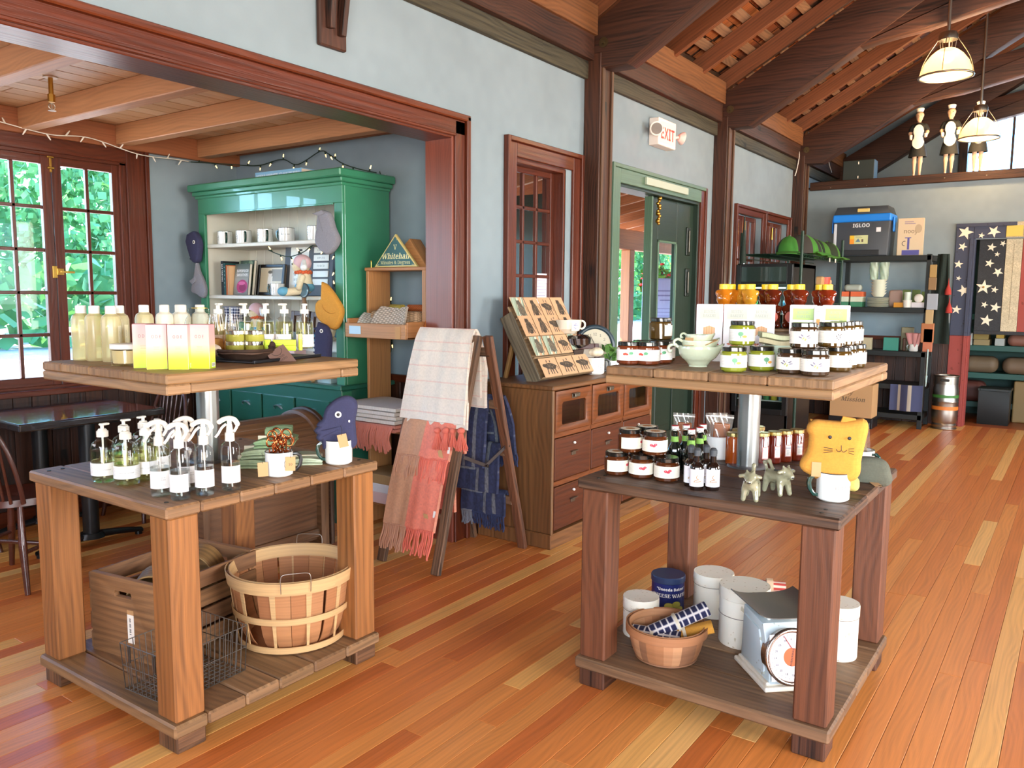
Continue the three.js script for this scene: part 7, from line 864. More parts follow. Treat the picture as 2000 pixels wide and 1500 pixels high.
  nv('navy throw with grey stripes hanging inside the ladder on the upper back rung', [[3.58, 0.52], [3.6, 0.75], [3.625, 0.88], [3.65, 0.93], [3.67, 0.85]], -3.02, -2.72, 0.018); nv('navy throw with grey stripes lower inside the ladder', [[3.66, 0.36], [3.67, 0.55], [3.69, 0.64], [3.715, 0.64]], -3.0, -2.68, 0.016); nv('darkest navy throw touching low behind the ladder with a pale fringe', [[3.76, 0.2], [3.76, 0.33], [3.785, 0.35], [3.81, 0.3]], -3.02, -2.7, 0.014, 3.755, 0.2); nv('navy throw falling outside the back legs of the ladder', [[3.655, 0.93], [3.69, 0.87], [3.745, 0.75], [3.775, 0.58]], -2.92, -2.63, 0.016, 3.78, 0.58);
}
// drawer cabinet
{
  const W1 = wood('#8a5c34', 'oak', 0.5), W2 = wood('#8d4e24', 'oak', 0.4), W3 = wood('#6b3418', 'oak', 0.4), DULL = metal('#7a7468', 0.4);
  const t = thing('drawer_cabinet', 'old oak drawer cabinet with three glass-fronted flaps above plain drawers', 'cabinet', [4.59, 0, -2.755]), hx = 0.665, F = 0.27, B = -0.265;
  part(t, 'cabinet_top', bb(-hx - 0.012, hx + 0.012, 0.945, 0.972, B, F + 0.014, 0.006), W1); part(t, 'side_panel', bb(-hx, -hx + 0.025, 0.09, 0.945, B, F, 0.004), W1); part(t, 'side_panel', bb(hx - 0.025, hx, 0.09, 0.945, B, F, 0.004), W1); part(t, 'plinth', bb(-hx - 0.008, hx + 0.008, 0, 0.09, B, F + 0.008, 0.005), W1); part(t, 'back_panel', bb(-hx, hx, 0.05, 0.945, B, B + 0.012), W3); part(t, 'corner_strip', bb(-hx - 0.002, -hx + 0.018, 0.09, 0.945, F - 0.004, F + 0.006, 0.003), wood('#97704a', 'oak', 0.5));
  const cw = (2 * hx - 0.07) / 3;
  for (const y of [0.385, 0.675]) part(t, 'rail', bb(-hx + 0.025, hx - 0.025, y - 0.016, y + 0.016, F - 0.1, F - 0.002, 0.003), W2); for (let i = 0; i <= 3; i++) part(t, 'stile', bb(-hx + 0.02 + i * (cw + 0.01), -hx + 0.034 + i * (cw + 0.01), 0.09, 0.945, F - 0.08, F - 0.002, 0.002), W2);
  for (let i = 0; i < 3; i++) {
    const x0 = -hx + 0.037 + i * (cw + 0.01), x1 = x0 + cw - 0.008, xm = (x0 + x1) / 2;
    const door = part(t, 'glass_flap', ext(rect(x0, x1, 0.695, 0.935), 0.018, 0.002, [[[x0 + 0.075, 0.732], [x1 - 0.075, 0.732], [x1 - 0.065, 0.742], [x1 - 0.065, 0.858], [x1 - 0.08, 0.872], [x0 + 0.08, 0.872], [x0 + 0.065, 0.858], [x0 + 0.065, 0.742]]]).translate(0, 0, F - 0.014), W2);
    part(door, 'pane', flat(cw - 0.12, 0.15, xm, 0.802, F - 0.004), glass('#e8ece8')); part(door, 'cup_pull', [rb(0.07, 0.006, 0.022, 0.003, xm, 0.912, F + 0.018), rb(0.06, 0.03, 0.004, 0.002, xm, 0.898, F + 0.009), rb(0.055, 0.02, 0.008, 0.004, xm, 0.9, F + 0.026)], DULL);
    for (const [y0, y1] of [[0.405, 0.655], [0.105, 0.365]]) { const d = part(t, 'drawer', bb(x0, x1, y0, y1, F - 0.1, F + 0.003, 0.004), W3); part(d, 'knob', [sph(0.009, xm, y1 - 0.045, F + 0.012), rod([xm, y1 - 0.045, F], [xm, y1 - 0.045, F + 0.01], 0.005)], WHITE); part(d, 'cup_pull', [rb(0.07, 0.006, 0.02, 0.003, xm, y1 - 0.095, F + 0.014), rb(0.05, 0.026, 0.004, 0.002, xm, y1 - 0.108, F + 0.006)], DULL); }
  }
  for (let i = 0; i < 3; i++) one('glass_tumbler', ['clear tumbler behind the left glass flap of the cabinet', 'clear tumbler behind the middle glass flap of the cabinet', 'clear tumbler behind the right glass flap of the cabinet'][i], 'glass', lathe([[0, 0], [0.03, 0], [0.033, 0.09], [0.031, 0.09], [0.028, 0.006], [0, 0.006]], 20), glass('#eef2f0'), [4.19 + i * 0.43, 0.692, -2.62]);
  // tilted card rack
  const T = 0.972, r = thing('card_rack', 'tilted wooden rack of animal print cards on the drawer cabinet', 'card rack', [4.07, T + 0.012, -2.665], 0.0), tilt = -0.5, RW = wood('#a98a66', 'oak', 0.6), RG = wood('#8f8068', 'rough', 0.7), put = (n, g, m) => { const o = part(r, n, g, m); o.rotation.x = tilt; return o; };
  put('rack_back', bb(0, 0.62, 0, 0.5, -0.012, 0, 0.003), RW); put('rack_side', bb(-0.014, 0, 0.0, 0.46, -0.085, 0.012, 0.003), RG); put('rack_side', bb(0.62, 0.634, 0.0, 0.46, -0.085, 0.012, 0.003), RG); for (const y of [0.0, 0.135, 0.27, 0.405]) put('card_ledge', bb(0, 0.62, y - 0.004, y + 0.006, 0, 0.03 - y * 0.02, 0.002), RW); part(r, 'prop_leg', bar([0.06, -0.01, -0.3], [0.06, 0.34, -0.21], 0.03, 0.02), wood('#b9894f', 'oak', 0.6));
  const beast = (k) => print(160, 192, (x, w, h) => { fillAll(x, w, h, '#d0a47c'); x.fillStyle = '#3f352c'; const s = k * 97; const R = (i) => ((Math.sin(s + i * 12.9) * 43758.5) % 1 + 1) % 1; if (k === 5) { for (let i = 0; i < 14; i++) { x.fillStyle = ['#9fb09a', '#c9d2bc', '#7f8f7a'][i % 3]; x.save(); x.translate(R(i) * w, 0); x.rotate(0.25); x.fillRect(0, -20, 12 + R(i + 9) * 14, h * 1.2); x.restore(); } x.fillStyle = '#5a5448'; } const up = k % 2; x.beginPath(); if (up) { x.ellipse(86, 110, 36, 62, 0.1, 0, 7); x.ellipse(80, 52, 24, 26, 0, 0, 7); } else { x.ellipse(86, 88, 54, 34, 0.2, 0, 7); x.ellipse(36, 76, 22, 18, 0.4, 0, 7); } x.fill(); x.lineWidth = 9; x.strokeStyle = x.fillStyle; for (let i = 0; i < 4; i++) { x.beginPath(); x.moveTo(52 + i * 22, 100); x.lineTo(44 + i * 26 + R(i) * 10, 168); x.stroke(); } x.lineWidth = 5; x.beginPath(); x.moveTo(130, 80); x.quadraticCurveTo(158, 60 + R(3) * 50, 148, 130); x.stroke(); x.fillRect(60, 20 + R(6) * 12, 8, 26); x.fillRect(92, 18 + R(7) * 12, 8, 24); x.strokeStyle = '#a58b6c'; x.lineWidth = 1.5; for (let i = 0; i < 46; i++) { x.beginPath(); x.moveTo(44 + R(i) * 76, 46 + R(i + 50) * 100); x.lineTo(52 + R(i) * 76, 58 + R(i + 50) * 100); x.stroke(); } }, 0.6), BE = [0, 1, 2, 3, 4, 5].map(beast), CARD = mat('#d0a47c', 0.7);
  const rows = [[0.03, 3, 0.19, 0.125, ['bottom left card showing a dark fox', 'bottom middle card showing a shaggy boar', 'bottom right card showing a long-tailed anteater'], [0, 2, 4]], [0.145, 4, 0.14, 0.13, ['leftmost shiny card in the third row', 'second shiny card in the third row', 'third shiny card in the third row', 'rightmost shiny card in the third row'], [5, 5, 2, 5]], [0.28, 4, 0.145, 0.14, ['bird card at the left of the second row', 'dark owl card second in the second row', 'pair of beasts card third in the second row', 'dark bear card at the right of the second row'], [3, 1, 2, 3]], [0.4, 4, 0.145, 0.15, ['pale forest card at the left of the top row', 'upright badger card second in the top row', 'small moth card third in the top row', 'standing bear card at the right of the top row'], [5, 1, 4, 3]]];
  for (const [y, n, w, h, lbs, art] of rows) for (let i = 0; i < n; i++) { const c = thing('print_card', lbs[i] + ' of the rack', 'card', [4.07, T + 0.012, -2.665], 0, 'animal cards'), x = 0.31 + (i - (n - 1) / 2) * (w + 0.008), yy = y + h / 2 + (n === 3 ? -0.03 : 0); for (const [nm, g, m] of [['card', bx(w, h, 0.002, x, yy, 0.034 - y * 0.02, 0.0004), CARD], ['print', flat(w * 0.98, h * 0.98, x, yy, 0.0353 - y * 0.02), BE[art[i]]]]) part(c, nm, g, m).rotation.x = tilt; }
  // behind and beside the rack
  const cp = thing('china_cup', 'cream china cup with a blue crest standing on a black pot', 'cup', [4.57, T + 0.273, -2.78], -0.4); part(cp, 'cup_body', lathe([[0, 0], [0.05, 0], [0.085, 0.03], [0.093, 0.09], [0.09, 0.09], [0.08, 0.03], [0, 0.006]], 32), mat('#e8dfcc', 0.15, { clearcoat: 0.8 })); part(cp, 'handle', tor(0.026, 0.007, 0.115, 0.055, 0), mat('#e8dfcc', 0.15, { clearcoat: 0.8 })); part(cp, 'crest_print', band(0.0915, 0.06, 0.05, 0.7, 0.0925), print(64, 64, (x, w, h) => { fillAll(x, w, h, '#e8dfcc'); x.strokeStyle = '#5a62a0'; x.lineWidth = 3; x.beginPath(); x.arc(32, 32, 16, 0, 7); x.stroke(); x.beginPath(); x.moveTo(14, 26); x.lineTo(50, 26); x.moveTo(32, 8); x.lineTo(32, 58); x.stroke(); }, 0.2));
  const pt = thing('black_pot', 'squat black glazed pot and lid under the china cup', 'pot', [4.65, T + 0.17, -2.8], 0); part(pt, 'pot_body', lathe([[0, 0], [0.09, 0], [0.13, 0.03], [0.135, 0.07], [0.11, 0.09], [0, 0.1]], 32), mat('#0e0f12', 0.08, { clearcoat: 1 })); part(pt, 'handle', rb(0.05, 0.02, 0.03, 0.008, 0.15, 0.05, 0), mat('#0e0f12', 0.1, { clearcoat: 1 }));
  one('pot_stack', 'dark wooden block lifting the black pot', 'block', rb(0.24, 0.17, 0.2, 0.006, 0, 0.085, 0), wood('#3a2418', 'oak', 0.5), [4.65, T, -2.8]);
  const ck = thing('round_clock', 'round blue-rimmed clock with a cream face propped behind the cabinet things', 'clock', [5.05, T + 0.02, -2.84], -0.9); for (const [n, g, m] of [['clock_rim', tor(0.13, 0.018, 0, 0.15, 0, 44, 10), mat('#32424c', 0.3)], ['clock_case', cyl(0.14, 0.14, 0.06, 0, 0, 0, 40).rotateX(PI / 2).translate(0, 0.15, -0.06), mat('#22282c', 0.4)], ['clock_face', cyl(0.125, 0.125, 0.003, 0, 0, 0, 40).rotateX(PI / 2).translate(0, 0.15, 0.003), mat('#c9bfa6', 0.5)], ['clock_print', flat(0.2, 0.2, 0, 0.15, 0.0075), print(128, 128, (x, w, h) => { fillAll(x, w, h, '#c9bfa6'); for (let i = 1; i <= 12; i++) { const a = i / 12 * 6.283; words(x, String(i), 64 + Math.sin(a) * 50, 64 - Math.cos(a) * 50, 16, '#4a463c', 'serif'); } }, 0.5)], ['clock_hand', [bar([0, 0.15, 0.012], [-0.03, 0.21, 0.012], 0.006, 0.003), bar([0, 0.15, 0.014], [0.02, 0.06, 0.014], 0.005, 0.003)], EYEB]]) part(ck, n, g, m).rotation.x = -0.12;
  const fp = thing('framed_picture', 'dark red wooden picture frame standing behind the card rack', 'picture', [4.65, T + 0.004, -2.68], -0.55); for (const [n, g, m] of [['picture_rail', [bb(-0.1, -0.065, 0, 0.2, 0, 0.02), bb(0.065, 0.1, 0, 0.2, 0, 0.02), bb(-0.065, 0.065, 0, 0.035, 0, 0.02), bb(-0.065, 0.065, 0.165, 0.2, 0, 0.02)], wood('#4a1f18', 'oak', 0.3)], ['photo_print', bb(-0.07, 0.07, 0.03, 0.17, 0.002, 0.008), mat('#8d8272', 0.4)]]) part(fp, n, g, m).rotation.x = -0.16;
  const m5 = mug('white enamel mug with a round emblem and a cream gourd cap on the drawer cabinet', [4.73, T, -2.66], facing(4.73, -2.66) + PI + 0.2, emblem, PI + 0.55, undefined, mat('#17191a', 0.3), 1.35); one('gourd_ornament', 'cream pumpkin shaped ornament resting on the emblem mug', 'ornament', [surf((u, v) => { const a = u * PI * 2, b = v * PI, r = 0.056 * Math.sin(b) * (1 - 0.08 * Math.pow(Math.abs(Math.cos(a * 4)), 3)); return [Math.cos(a) * r, 0.035 - Math.cos(b) * 0.034, -Math.sin(a) * r]; }, 56, 16), lathe([[0, 0.062], [0.008, 0.064], [0.005, 0.085], [0, 0.088]], 10)], mat('#e6d8bc', 0.5), [4.73, T + 0.112, -2.66]);
  const pl = thing('small_plant', 'small leafy sprig in a white pot at the right end of the cabinet', 'plant', [5.02, T, -2.7], 0); part(pl, 'pot', lathe([[0, 0], [0.035, 0], [0.045, 0.07], [0.04, 0.07], [0.03, 0.01], [0, 0.01]], 22), ENAMEL); part(pl, 'leaves', Array.from({ length: 26 }, (_, i) => ro(flat(0.03, 0.05), rr(-0.8, 0.8), rnd() * 6, rr(-0.5, 0.5)).translate(rr(-0.04, 0.04), rr(0.08, 0.17), rr(-0.04, 0.04))), mat('#5c8a3e', 0.7, { side: 2 }));
  one('salt_cellar', 'small glass jar with a dark lid at the far right end of the cabinet', 'jar', [lathe([[0, 0], [0.025, 0], [0.027, 0.05], [0.02, 0.06]], 20), cyl(0.022, 0.022, 0.015, 0, 0.058, 0, 20)], mat('#b5b0a6', 0.15, { clearcoat: 1 }), [5.13, T, -2.62]);
}
// exit sign with its emergency lamps
{
  const t = thing('exit_sign', 'white box exit sign with glowing red letters above the green door', 'exit sign', [6.42, 2.73, ZW]), SHL = mat('#e9dfd6', 0.5); part(t, 'sign_box', rb(0.34, 0.22, 0.09, 0.008, 0, 0.11, 0.045), SHL);
  part(t, 'lit_letters', flat(0.28, 0.17, 0, 0.11, 0.0915), (() => { const c = document.createElement('canvas'); c.width = 256; c.height = 150; const x = c.getContext('2d'); fillAll(x, 256, 150, '#f0d6cc'); words(x, 'EXIT', 128, 80, 118, '#ff2418', 'sans-serif', 'center', 'bold'); const e = document.createElement('canvas'); e.width = 256; e.height = 150; const y = e.getContext('2d'); fillAll(y, 256, 150, '#000'); words(y, 'EXIT', 128, 80, 118, '#ff1408', 'sans-serif', 'center', 'bold'); const A = new THREE.CanvasTexture(c), B = new THREE.CanvasTexture(e); A.colorSpace = B.colorSpace = THREE.SRGBColorSpace; return new THREE.MeshPhysicalMaterial({ map: A, emissive: '#ffffff', emissiveMap: B, emissiveIntensity: 1.3, roughness: 0.5 }); })());
  const l = new THREE.PointLight(0xff3020, 0.12); l.position.set(6.42, 2.84, ZW + 0.16); scene.add(l);
  const head = (x, s) => { const h = part(t, 'lamp_head', lathe([[0, 0], [0.03, 0.004], [0.052, 0.03], [0.056, 0.045], [0.05, 0.047], [0, 0.04]], 26).rotateX(PI / 2).rotateY(s * 0.9).rotateX(0.3).translate(x, 0.12, 0.08), SHL); part(h, 'lens', cyl(0.045, 0.045, 0.003, 0, 0.044, 0, 26).rotateX(PI / 2).rotateY(s * 0.9).rotateX(0.3).translate(x, 0.12, 0.08), mat('#a59c94', 0.3, { bumpMap: TX.weaveBump, bumpScale: 0.004 })); part(t, 'lamp_arm', rod([x * 0.86, 0.11, 0.05], [x, 0.12, 0.08], 0.014), SHL); }; head(-0.21, -1); head(0.24, 1);
}

// ------------------------------------------------------------ left room: black table, windsor chairs, sprinkler
{
  const t = thing('dining_table', 'black glossy dining table on two cast pedestals by the tall window', 'table', [2.38, 0, -5.05]), BK = wood('#241a1a', 'oak', 0.12, { clearcoat: 1, clearcoatRoughness: 0.06 }), IR = mat('#16181a', 0.35);
  part(t, 'table_top', rb(0.84, 0.045, 0.92, 0.01, 0, 0.765, 0), BK);
  for (const z of [-0.25, 0.33]) { part(t, 'pedestal', [cyl(0.045, 0.045, 0.7, 0, 0.045, z, 24), rb(0.4, 0.02, 0.07, 0.006, 0, 0.73, z), cyl(0.06, 0.075, 0.03, 0, 0.05, z, 24)], IR); part(t, 'foot_bar', surf((u, v) => { const x = (u - 0.5) * 0.62, a = v * PI * 2, e = Math.abs(u - 0.5) * 2, r = 0.034 - 0.012 * e; return [x, 0.036 + 0.026 * (1 - e * e) + Math.sin(a) * r * 0.7 - 0.012 * e, z + Math.cos(a) * r]; }, 24, 14), IR); part(t, 'foot_pad', [cyl(0.02, 0.022, 0.02, -0.29, 0, z, 14), cyl(0.02, 0.022, 0.02, 0.29, 0, z, 14)], IR); }
  const chair = (lb, p, a) => {
    const c = thing('windsor_chair', lb, 'chair', p, a, 'windsor chairs'), w = wood('#5a2a1c', 'oak', 0.3, { clearcoat: 0.5 });
    part(c, 'seat', surf((u, v) => { const b = u * PI * 2, r = 0.2 * v, s = 1 + 0.08 * Math.cos(b * 2); return [Math.cos(b) * r * s, 0.44 + 0.012 * v * v - 0.006, -Math.sin(b) * r]; }, 36, 6, 0.034), w);
    for (const [x, z] of [[-1, -1], [1, -1], [-1, 1], [1, 1]]) part(c, 'leg', [rod([x * 0.13, 0.44, z * 0.13], [x * 0.16, 0.24, z * 0.165], 0.014, 0.019), rod([x * 0.16, 0.24, z * 0.165], [x * 0.2, 0, z * 0.2], 0.02, 0.013)].map((g) => g), w);
    part(c, 'stretcher', [rod([-0.165, 0.2, -0.17], [-0.165, 0.2, 0.17], 0.011), rod([0.165, 0.2, -0.17], [0.165, 0.2, 0.17], 0.011), rod([-0.165, 0.2, 0], [0.165, 0.2, 0], 0.011)], w);
    const bow = []; for (let i = 0; i <= 16; i++) { const q = PI * i / 16; bow.push([-Math.cos(q) * 0.19 * (0.9 + 0.1 * Math.sin(q)), 0.45 + Math.sin(q) * 0.45, -0.155 - 0.1 * Math.sin(q)]); } part(c, 'back_bow', tube(bow, 0.012, 40), w);
    for (let i = -3; i <= 3; i++) { const x = i * 0.045, h = 0.45 + Math.sqrt(Math.max(0, 1 - Math.pow(x / 0.19, 2))) * 0.45; part(c, 'spindle', rod([x * 0.85, 0.45, -0.17], [x, h - 0.005, -0.255], 0.008, 0.006, 8), w); }
    return c;
  };
  chair('dark red windsor chair standing beyond the black table', [2.98, 0, -5.13], -PI / 2 + 0.15); chair('dark red windsor chair at the left edge of the photo, pushed to the black table', [1.86, 0, -4.45], PI / 2 + 0.5); chair('dark red windsor chair on the far side of the black table, mostly hidden', [1.8, 0, -5.2], PI / 2);
  const s = thing('sprinkler', 'brass fire sprinkler head hanging from the pale plank ceiling', 'sprinkler', [2.2, 2.62, -4.55]); part(s, 'pipe', [cyl(0.012, 0.012, 0.1, 0, -0.1, 0, 14), cyl(0.018, 0.018, 0.04, 0, -0.13, 0, 6)], BRASS); part(s, 'escutcheon', cyl(0.035, 0.035, 0.006, 0, -0.006, 0, 24), mat('#d9c8ae', 0.5)); part(s, 'sprinkler_frame', [tor(0.016, 0.003, 0, -0.152, 0, 18), cyl(0.003, 0.003, 0.03, 0, -0.165, 0, 8), cyl(0.02, 0.02, 0.002, 0, -0.175, 0, 18)], metal('#b5aca0', 0.3));
}

// ------------------------------------------------------------ far end: drinks fridge, wire rack, black shelves, flag door, pantry
{
  const BLK = mat('#15181a', 0.4), t = thing('drinks_fridge', 'black glass-door drinks fridge under the wire rack past the exit door', 'fridge', [8.3, 0, -2.72]), hz = 0.29;
  part(t, 'fridge_body', [bb(0.04, 0.85, 0.05, 1.83, -hz, -hz + 0.03), bb(0.04, 0.85, 0.05, 1.83, hz - 0.03, hz), bb(0.04, 0.85, 1.79, 1.83, -hz, hz), bb(0.04, 0.85, 0.05, 0.3, -hz, hz), bb(0.8, 0.85, 0.05, 1.83, -hz, hz)], mat('#201c19', 0.45)); part(t, 'foot', [cyl(0.02, 0.02, 0.05, 0.1, 0, -0.22), cyl(0.02, 0.02, 0.05, 0.1, 0, 0.22)], BLK);
  const d = part(t, 'door_frame', [bb(0, 0.04, 0.28, 1.82, -hz, -hz + 0.05), bb(0, 0.04, 0.28, 1.82, hz - 0.05, hz), bb(0, 0.04, 1.62, 1.82, -hz + 0.05, hz - 0.05), bb(0, 0.04, 0.28, 0.34, -hz + 0.05, hz - 0.05)], BLK); part(d, 'pane', ro(flat(2 * hz - 0.1, 1.28), 0, -PI / 2, 0).translate(0.015, 0.98, 0), glass('#d9e6e2')); part(d, 'handle', rb(0.02, 0.4, 0.02, 0.008, -0.014, 0.95, hz - 0.03), metal('#c9ccce', 0.3));
  part(t, 'header_glass', bx(0.004, 0.15, 2 * hz - 0.12, -0.002, 1.72, 0), mat('#2b3a36', 0.1, { clearcoat: 1 }));
  for (const y of [0.42, 0.72, 1.02, 1.32]) part(t, 'fridge_shelf', bb(0.08, 0.78, y - 0.012, y, -hz + 0.03, hz - 0.03), mat('#cfd6d4', 0.3));
  const led = new THREE.PointLight(0xe6fff4, 0.7); led.position.set(8.42, 1.56, -2.72); scene.add(led); part(t, 'light_strip', bb(0.09, 0.11, 1.575, 1.59, -0.2, 0.2), new THREE.MeshPhysicalMaterial({ color: '#fff', emissive: '#e6fff4', emissiveIntensity: 3 }));
  const can = lathe([[0, 0], [0.03, 0], [0.033, 0.006], [0.033, 0.12], [0.014, 0.16], [0.013, 0.19], [0, 0.19]], 16), cols = ['#5aa8dc', '#2f9a56', '#e9e6dc', '#3c7a4c', '#d9c23c', '#7ec0e6', '#c9d2d6'];
  const nm = ['blue', 'green', 'white', 'dark green', 'yellow', 'sky blue', 'grey'];
  [0.42, 0.72, 1.02, 1.32].forEach((y, r) => { for (let i = 0; i < 6; i++) one('drink_bottle', nm[(i + r * 3) % 7] + ' drink bottle, ' + ['first', 'second', 'third', 'fourth', 'fifth', 'last'][i] + ' from the wall on the ' + ['lowest', 'second lowest', 'second highest', 'highest'][r] + ' fridge shelf', 'bottle', can, mat(cols[(i + r * 3) % 7], 0.2, { clearcoat: 0.8 }), [8.43, y, -2.92 + i * 0.08], 0, 'drinks in the fridge'); });
  // wire rack with caps
  const GW = mat('#1d3a2c', 0.4), w = thing('wire_shelving', 'dark green wire shelving rack over the drinks fridge', 'shelving', [9.2, 0, -2.69]);
  for (const x of [-0.82, 0.82]) for (const z of [-0.3, 0.32]) part(w, 'rack_post', cyl(0.016, 0.016, 2.15, x, 0, z, 12), GW);
  const deck = (y, x0) => { const g = []; for (let x = x0; x <= 0.82; x += 0.03) g.push(rod([x, y, -0.3], [x, y, 0.32], 0.003, 0.003, 5)); for (const z of [-0.3, 0.0, 0.32]) g.push(rod([x0, y - 0.004, z], [0.82, y - 0.004, z], 0.006, 0.006, 6), rod([x0, y - 0.04, z], [0.82, y - 0.04, z], 0.004, 0.004, 6)); for (let x = x0, i = 0; x < 0.8; x += 0.05, i++) g.push(rod([x, y - (i % 2 ? 0.04 : 0.004), 0.32], [x + 0.05, y - (i % 2 ? 0.004 : 0.04), 0.32], 0.003, 0.003, 5)); part(w, 'wire_deck', M(g), GW); };
  deck(1.93, -0.82); deck(1.42, 0.05); deck(0.95, 0.05);
  part(w, 'price_clip', [bb(0.2, 0.24, 1.88, 1.93, 0.33, 0.335), bb(0.45, 0.49, 1.88, 1.93, 0.33, 0.335)], CREAM);
  const dome = (a0, a1) => surf((u, v) => { const a = a0 + (a1 - a0) * u, b = v * PI / 2; return [Math.cos(a) * 0.095 * Math.cos(b), 0.13 * Math.sin(b), -Math.sin(a) * 0.11 * Math.cos(b)]; }, 16, 10, 0.003), bill = surf((u, v) => { const a = (u - 0.5) * 2.2; return [Math.sin(a) * 0.1 * (1 - v * 0.1), 0.012 - v * 0.02 - 0.02 * a * a * 0.3, 0.07 + 0.04 * Math.cos(a) + v * 0.085 * Math.cos(a)]; }, 16, 6, 0.004);
  const cap = (lb, x, z, a, c1, c2, s = 1) => { const k = thing('baseball_cap', lb, 'cap', [x, 1.936, z], a, 'caps on the wire rack'); k.scale.setScalar(s); part(k, 'crown_front', dome(PI * 1.2, PI * 1.8), mat(c1, 0.9, { side: 2 })); part(k, 'crown_back', dome(-PI * 0.2, PI * 1.2), mat(c2, 0.9, { side: 2 })); part(k, 'bill', bill, mat(c1, 0.9, { side: 2 })); part(k, 'button', sph(0.008, 0, 0.132, 0), mat(c1, 0.9)); };
  cap('green and black cap at the left end of the wire rack', 8.55, -2.55, -1.3, '#3a7a2c', '#222226', 1.35); cap('large green cap with a dark mesh back in the middle of the wire rack', 8.62, -2.44, 0.4, '#3c7a2a', '#3a3632', 1.5); cap('green cap tipped beside the middle one on the wire rack', 9.05, -2.5, 0.9, '#3a7328', '#2a2c28', 1.5); cap('dark green cap second from right on the wire rack', 9.4, -2.5, 0.3, '#40732a', '#1f2c1f', 1.4); cap('green cap at the right end of the wire rack with its bill forward', 9.75, -2.48, 0.7, '#44782c', '#24301f', 1.4);
  one('rolled_umbrella', 'dark green furled umbrella leaning upright at the left of the wire rack', 'umbrella', [rod([0, 0, 0], [0, 0.34, 0], 0.035, 0.012), rod([0, 0.34, 0], [0, 0.48, 0], 0.008)], mat('#14261c', 0.7), [8.33, 1.835, -2.95]);
  const wb = thing('wire_cup_basket', 'black wire basket of paper cups and bags on the wire shelving', 'basket', [9.72, 1.43, -2.5]); { const g = []; for (let i = 0; i <= 8; i++) { const x = -0.16 + i * 0.04; g.push(rod([x, 0, 0.1], [x, 0.2, 0.1], 0.003, 0.003, 5)); } for (const y of [0, 0.1, 0.2]) for (const z of [-0.1, 0.1]) g.push(rod([-0.16, y, z], [0.16, y, z], 0.004, 0.004, 5)); for (const x of [-0.16, 0.16]) g.push(rod([x, 0.2, -0.1], [x, 0.2, 0.1], 0.004), rod([x, 0, -0.1], [x, 0, 0.1], 0.004)); part(wb, 'wire', M(g), BLK); }
  one('paper_cup', 'red and white paper cup stack in the wire basket', 'cup', lathe([[0, 0], [0.045, 0], [0.062, 0.25], [0.066, 0.25], [0.066, 0.275], [0, 0.275]], 24), mat('#c9543f', 0.5), [9.72, 1.445, -2.48]); one('kraft_bag', 'kraft paper bag of straws at the left of the wire basket', 'bag', rb(0.1, 0.28, 0.08, 0.02, 0, 0.14, 0), KRAFT, [9.61, 1.445, -2.5]); one('kraft_bag', 'kraft paper bag leaning at the right of the wire basket', 'bag', rb(0.13, 0.25, 0.08, 0.02, 0, 0.125, 0), mat('#c9a883', 0.8), [9.84, 1.445, -2.48]);
  const bag = (lb, x, c, y) => one('snack_box', lb, 'box', rb(0.14, 0.16, 0.12, 0.01, 0, 0.08, 0), mat(c, 0.6), [x, y, -2.46], 0, 'boxes on the wire shelf'); bag('olive box on the middle wire shelf, left', 9.5, '#5c5a34', 0.955); bag('speckled black and white tall carton on the lower wire shelf', 9.36, '#d9d4cc', 0.955); bag('blue box on the middle wire shelf, right', 9.86, '#4a6aa8', 0.955); bag('red and green carton beside the speckled one', 9.68, '#7a3a2c', 0.955);
  const cbx = thing('cardboard_box', 'tan cardboard carton with faded script lettering behind the upper deck corner', 'box', [9.95, 0.12, -2.14], -PI / 2); part(cbx, 'carton', bx(0.46, 0.38, 0.3, 0, 0.19, 0, 0.003), KRAFT); part(cbx, 'lettering', flat(0.4, 0.2, 0, 0.24, 0.152), print(200, 100, (x, w, h) => { fillAll(x, w, h, '#c49a6a'); words(x, 'Baby', 70, 30, 30, '#6d5a44', 'serif', 'center', 'italic bold'); words(x, 'Mission', 110, 66, 34, '#6d5a44', 'serif', 'center', 'italic bold'); }, 0.8)); part(cbx, 'tape', bx(0.46, 0.002, 0.05, 0, 0.381, 0, 0.0005), mat('#b98f5a', 0.4));
  one('box_pallet', 'dark crate under the cardboard carton', 'crate', bb(-0.15, 0.15, 0, 0.118, -0.24, 0.24, 0.004), BLK, [9.95, 0, -2.14]);
}
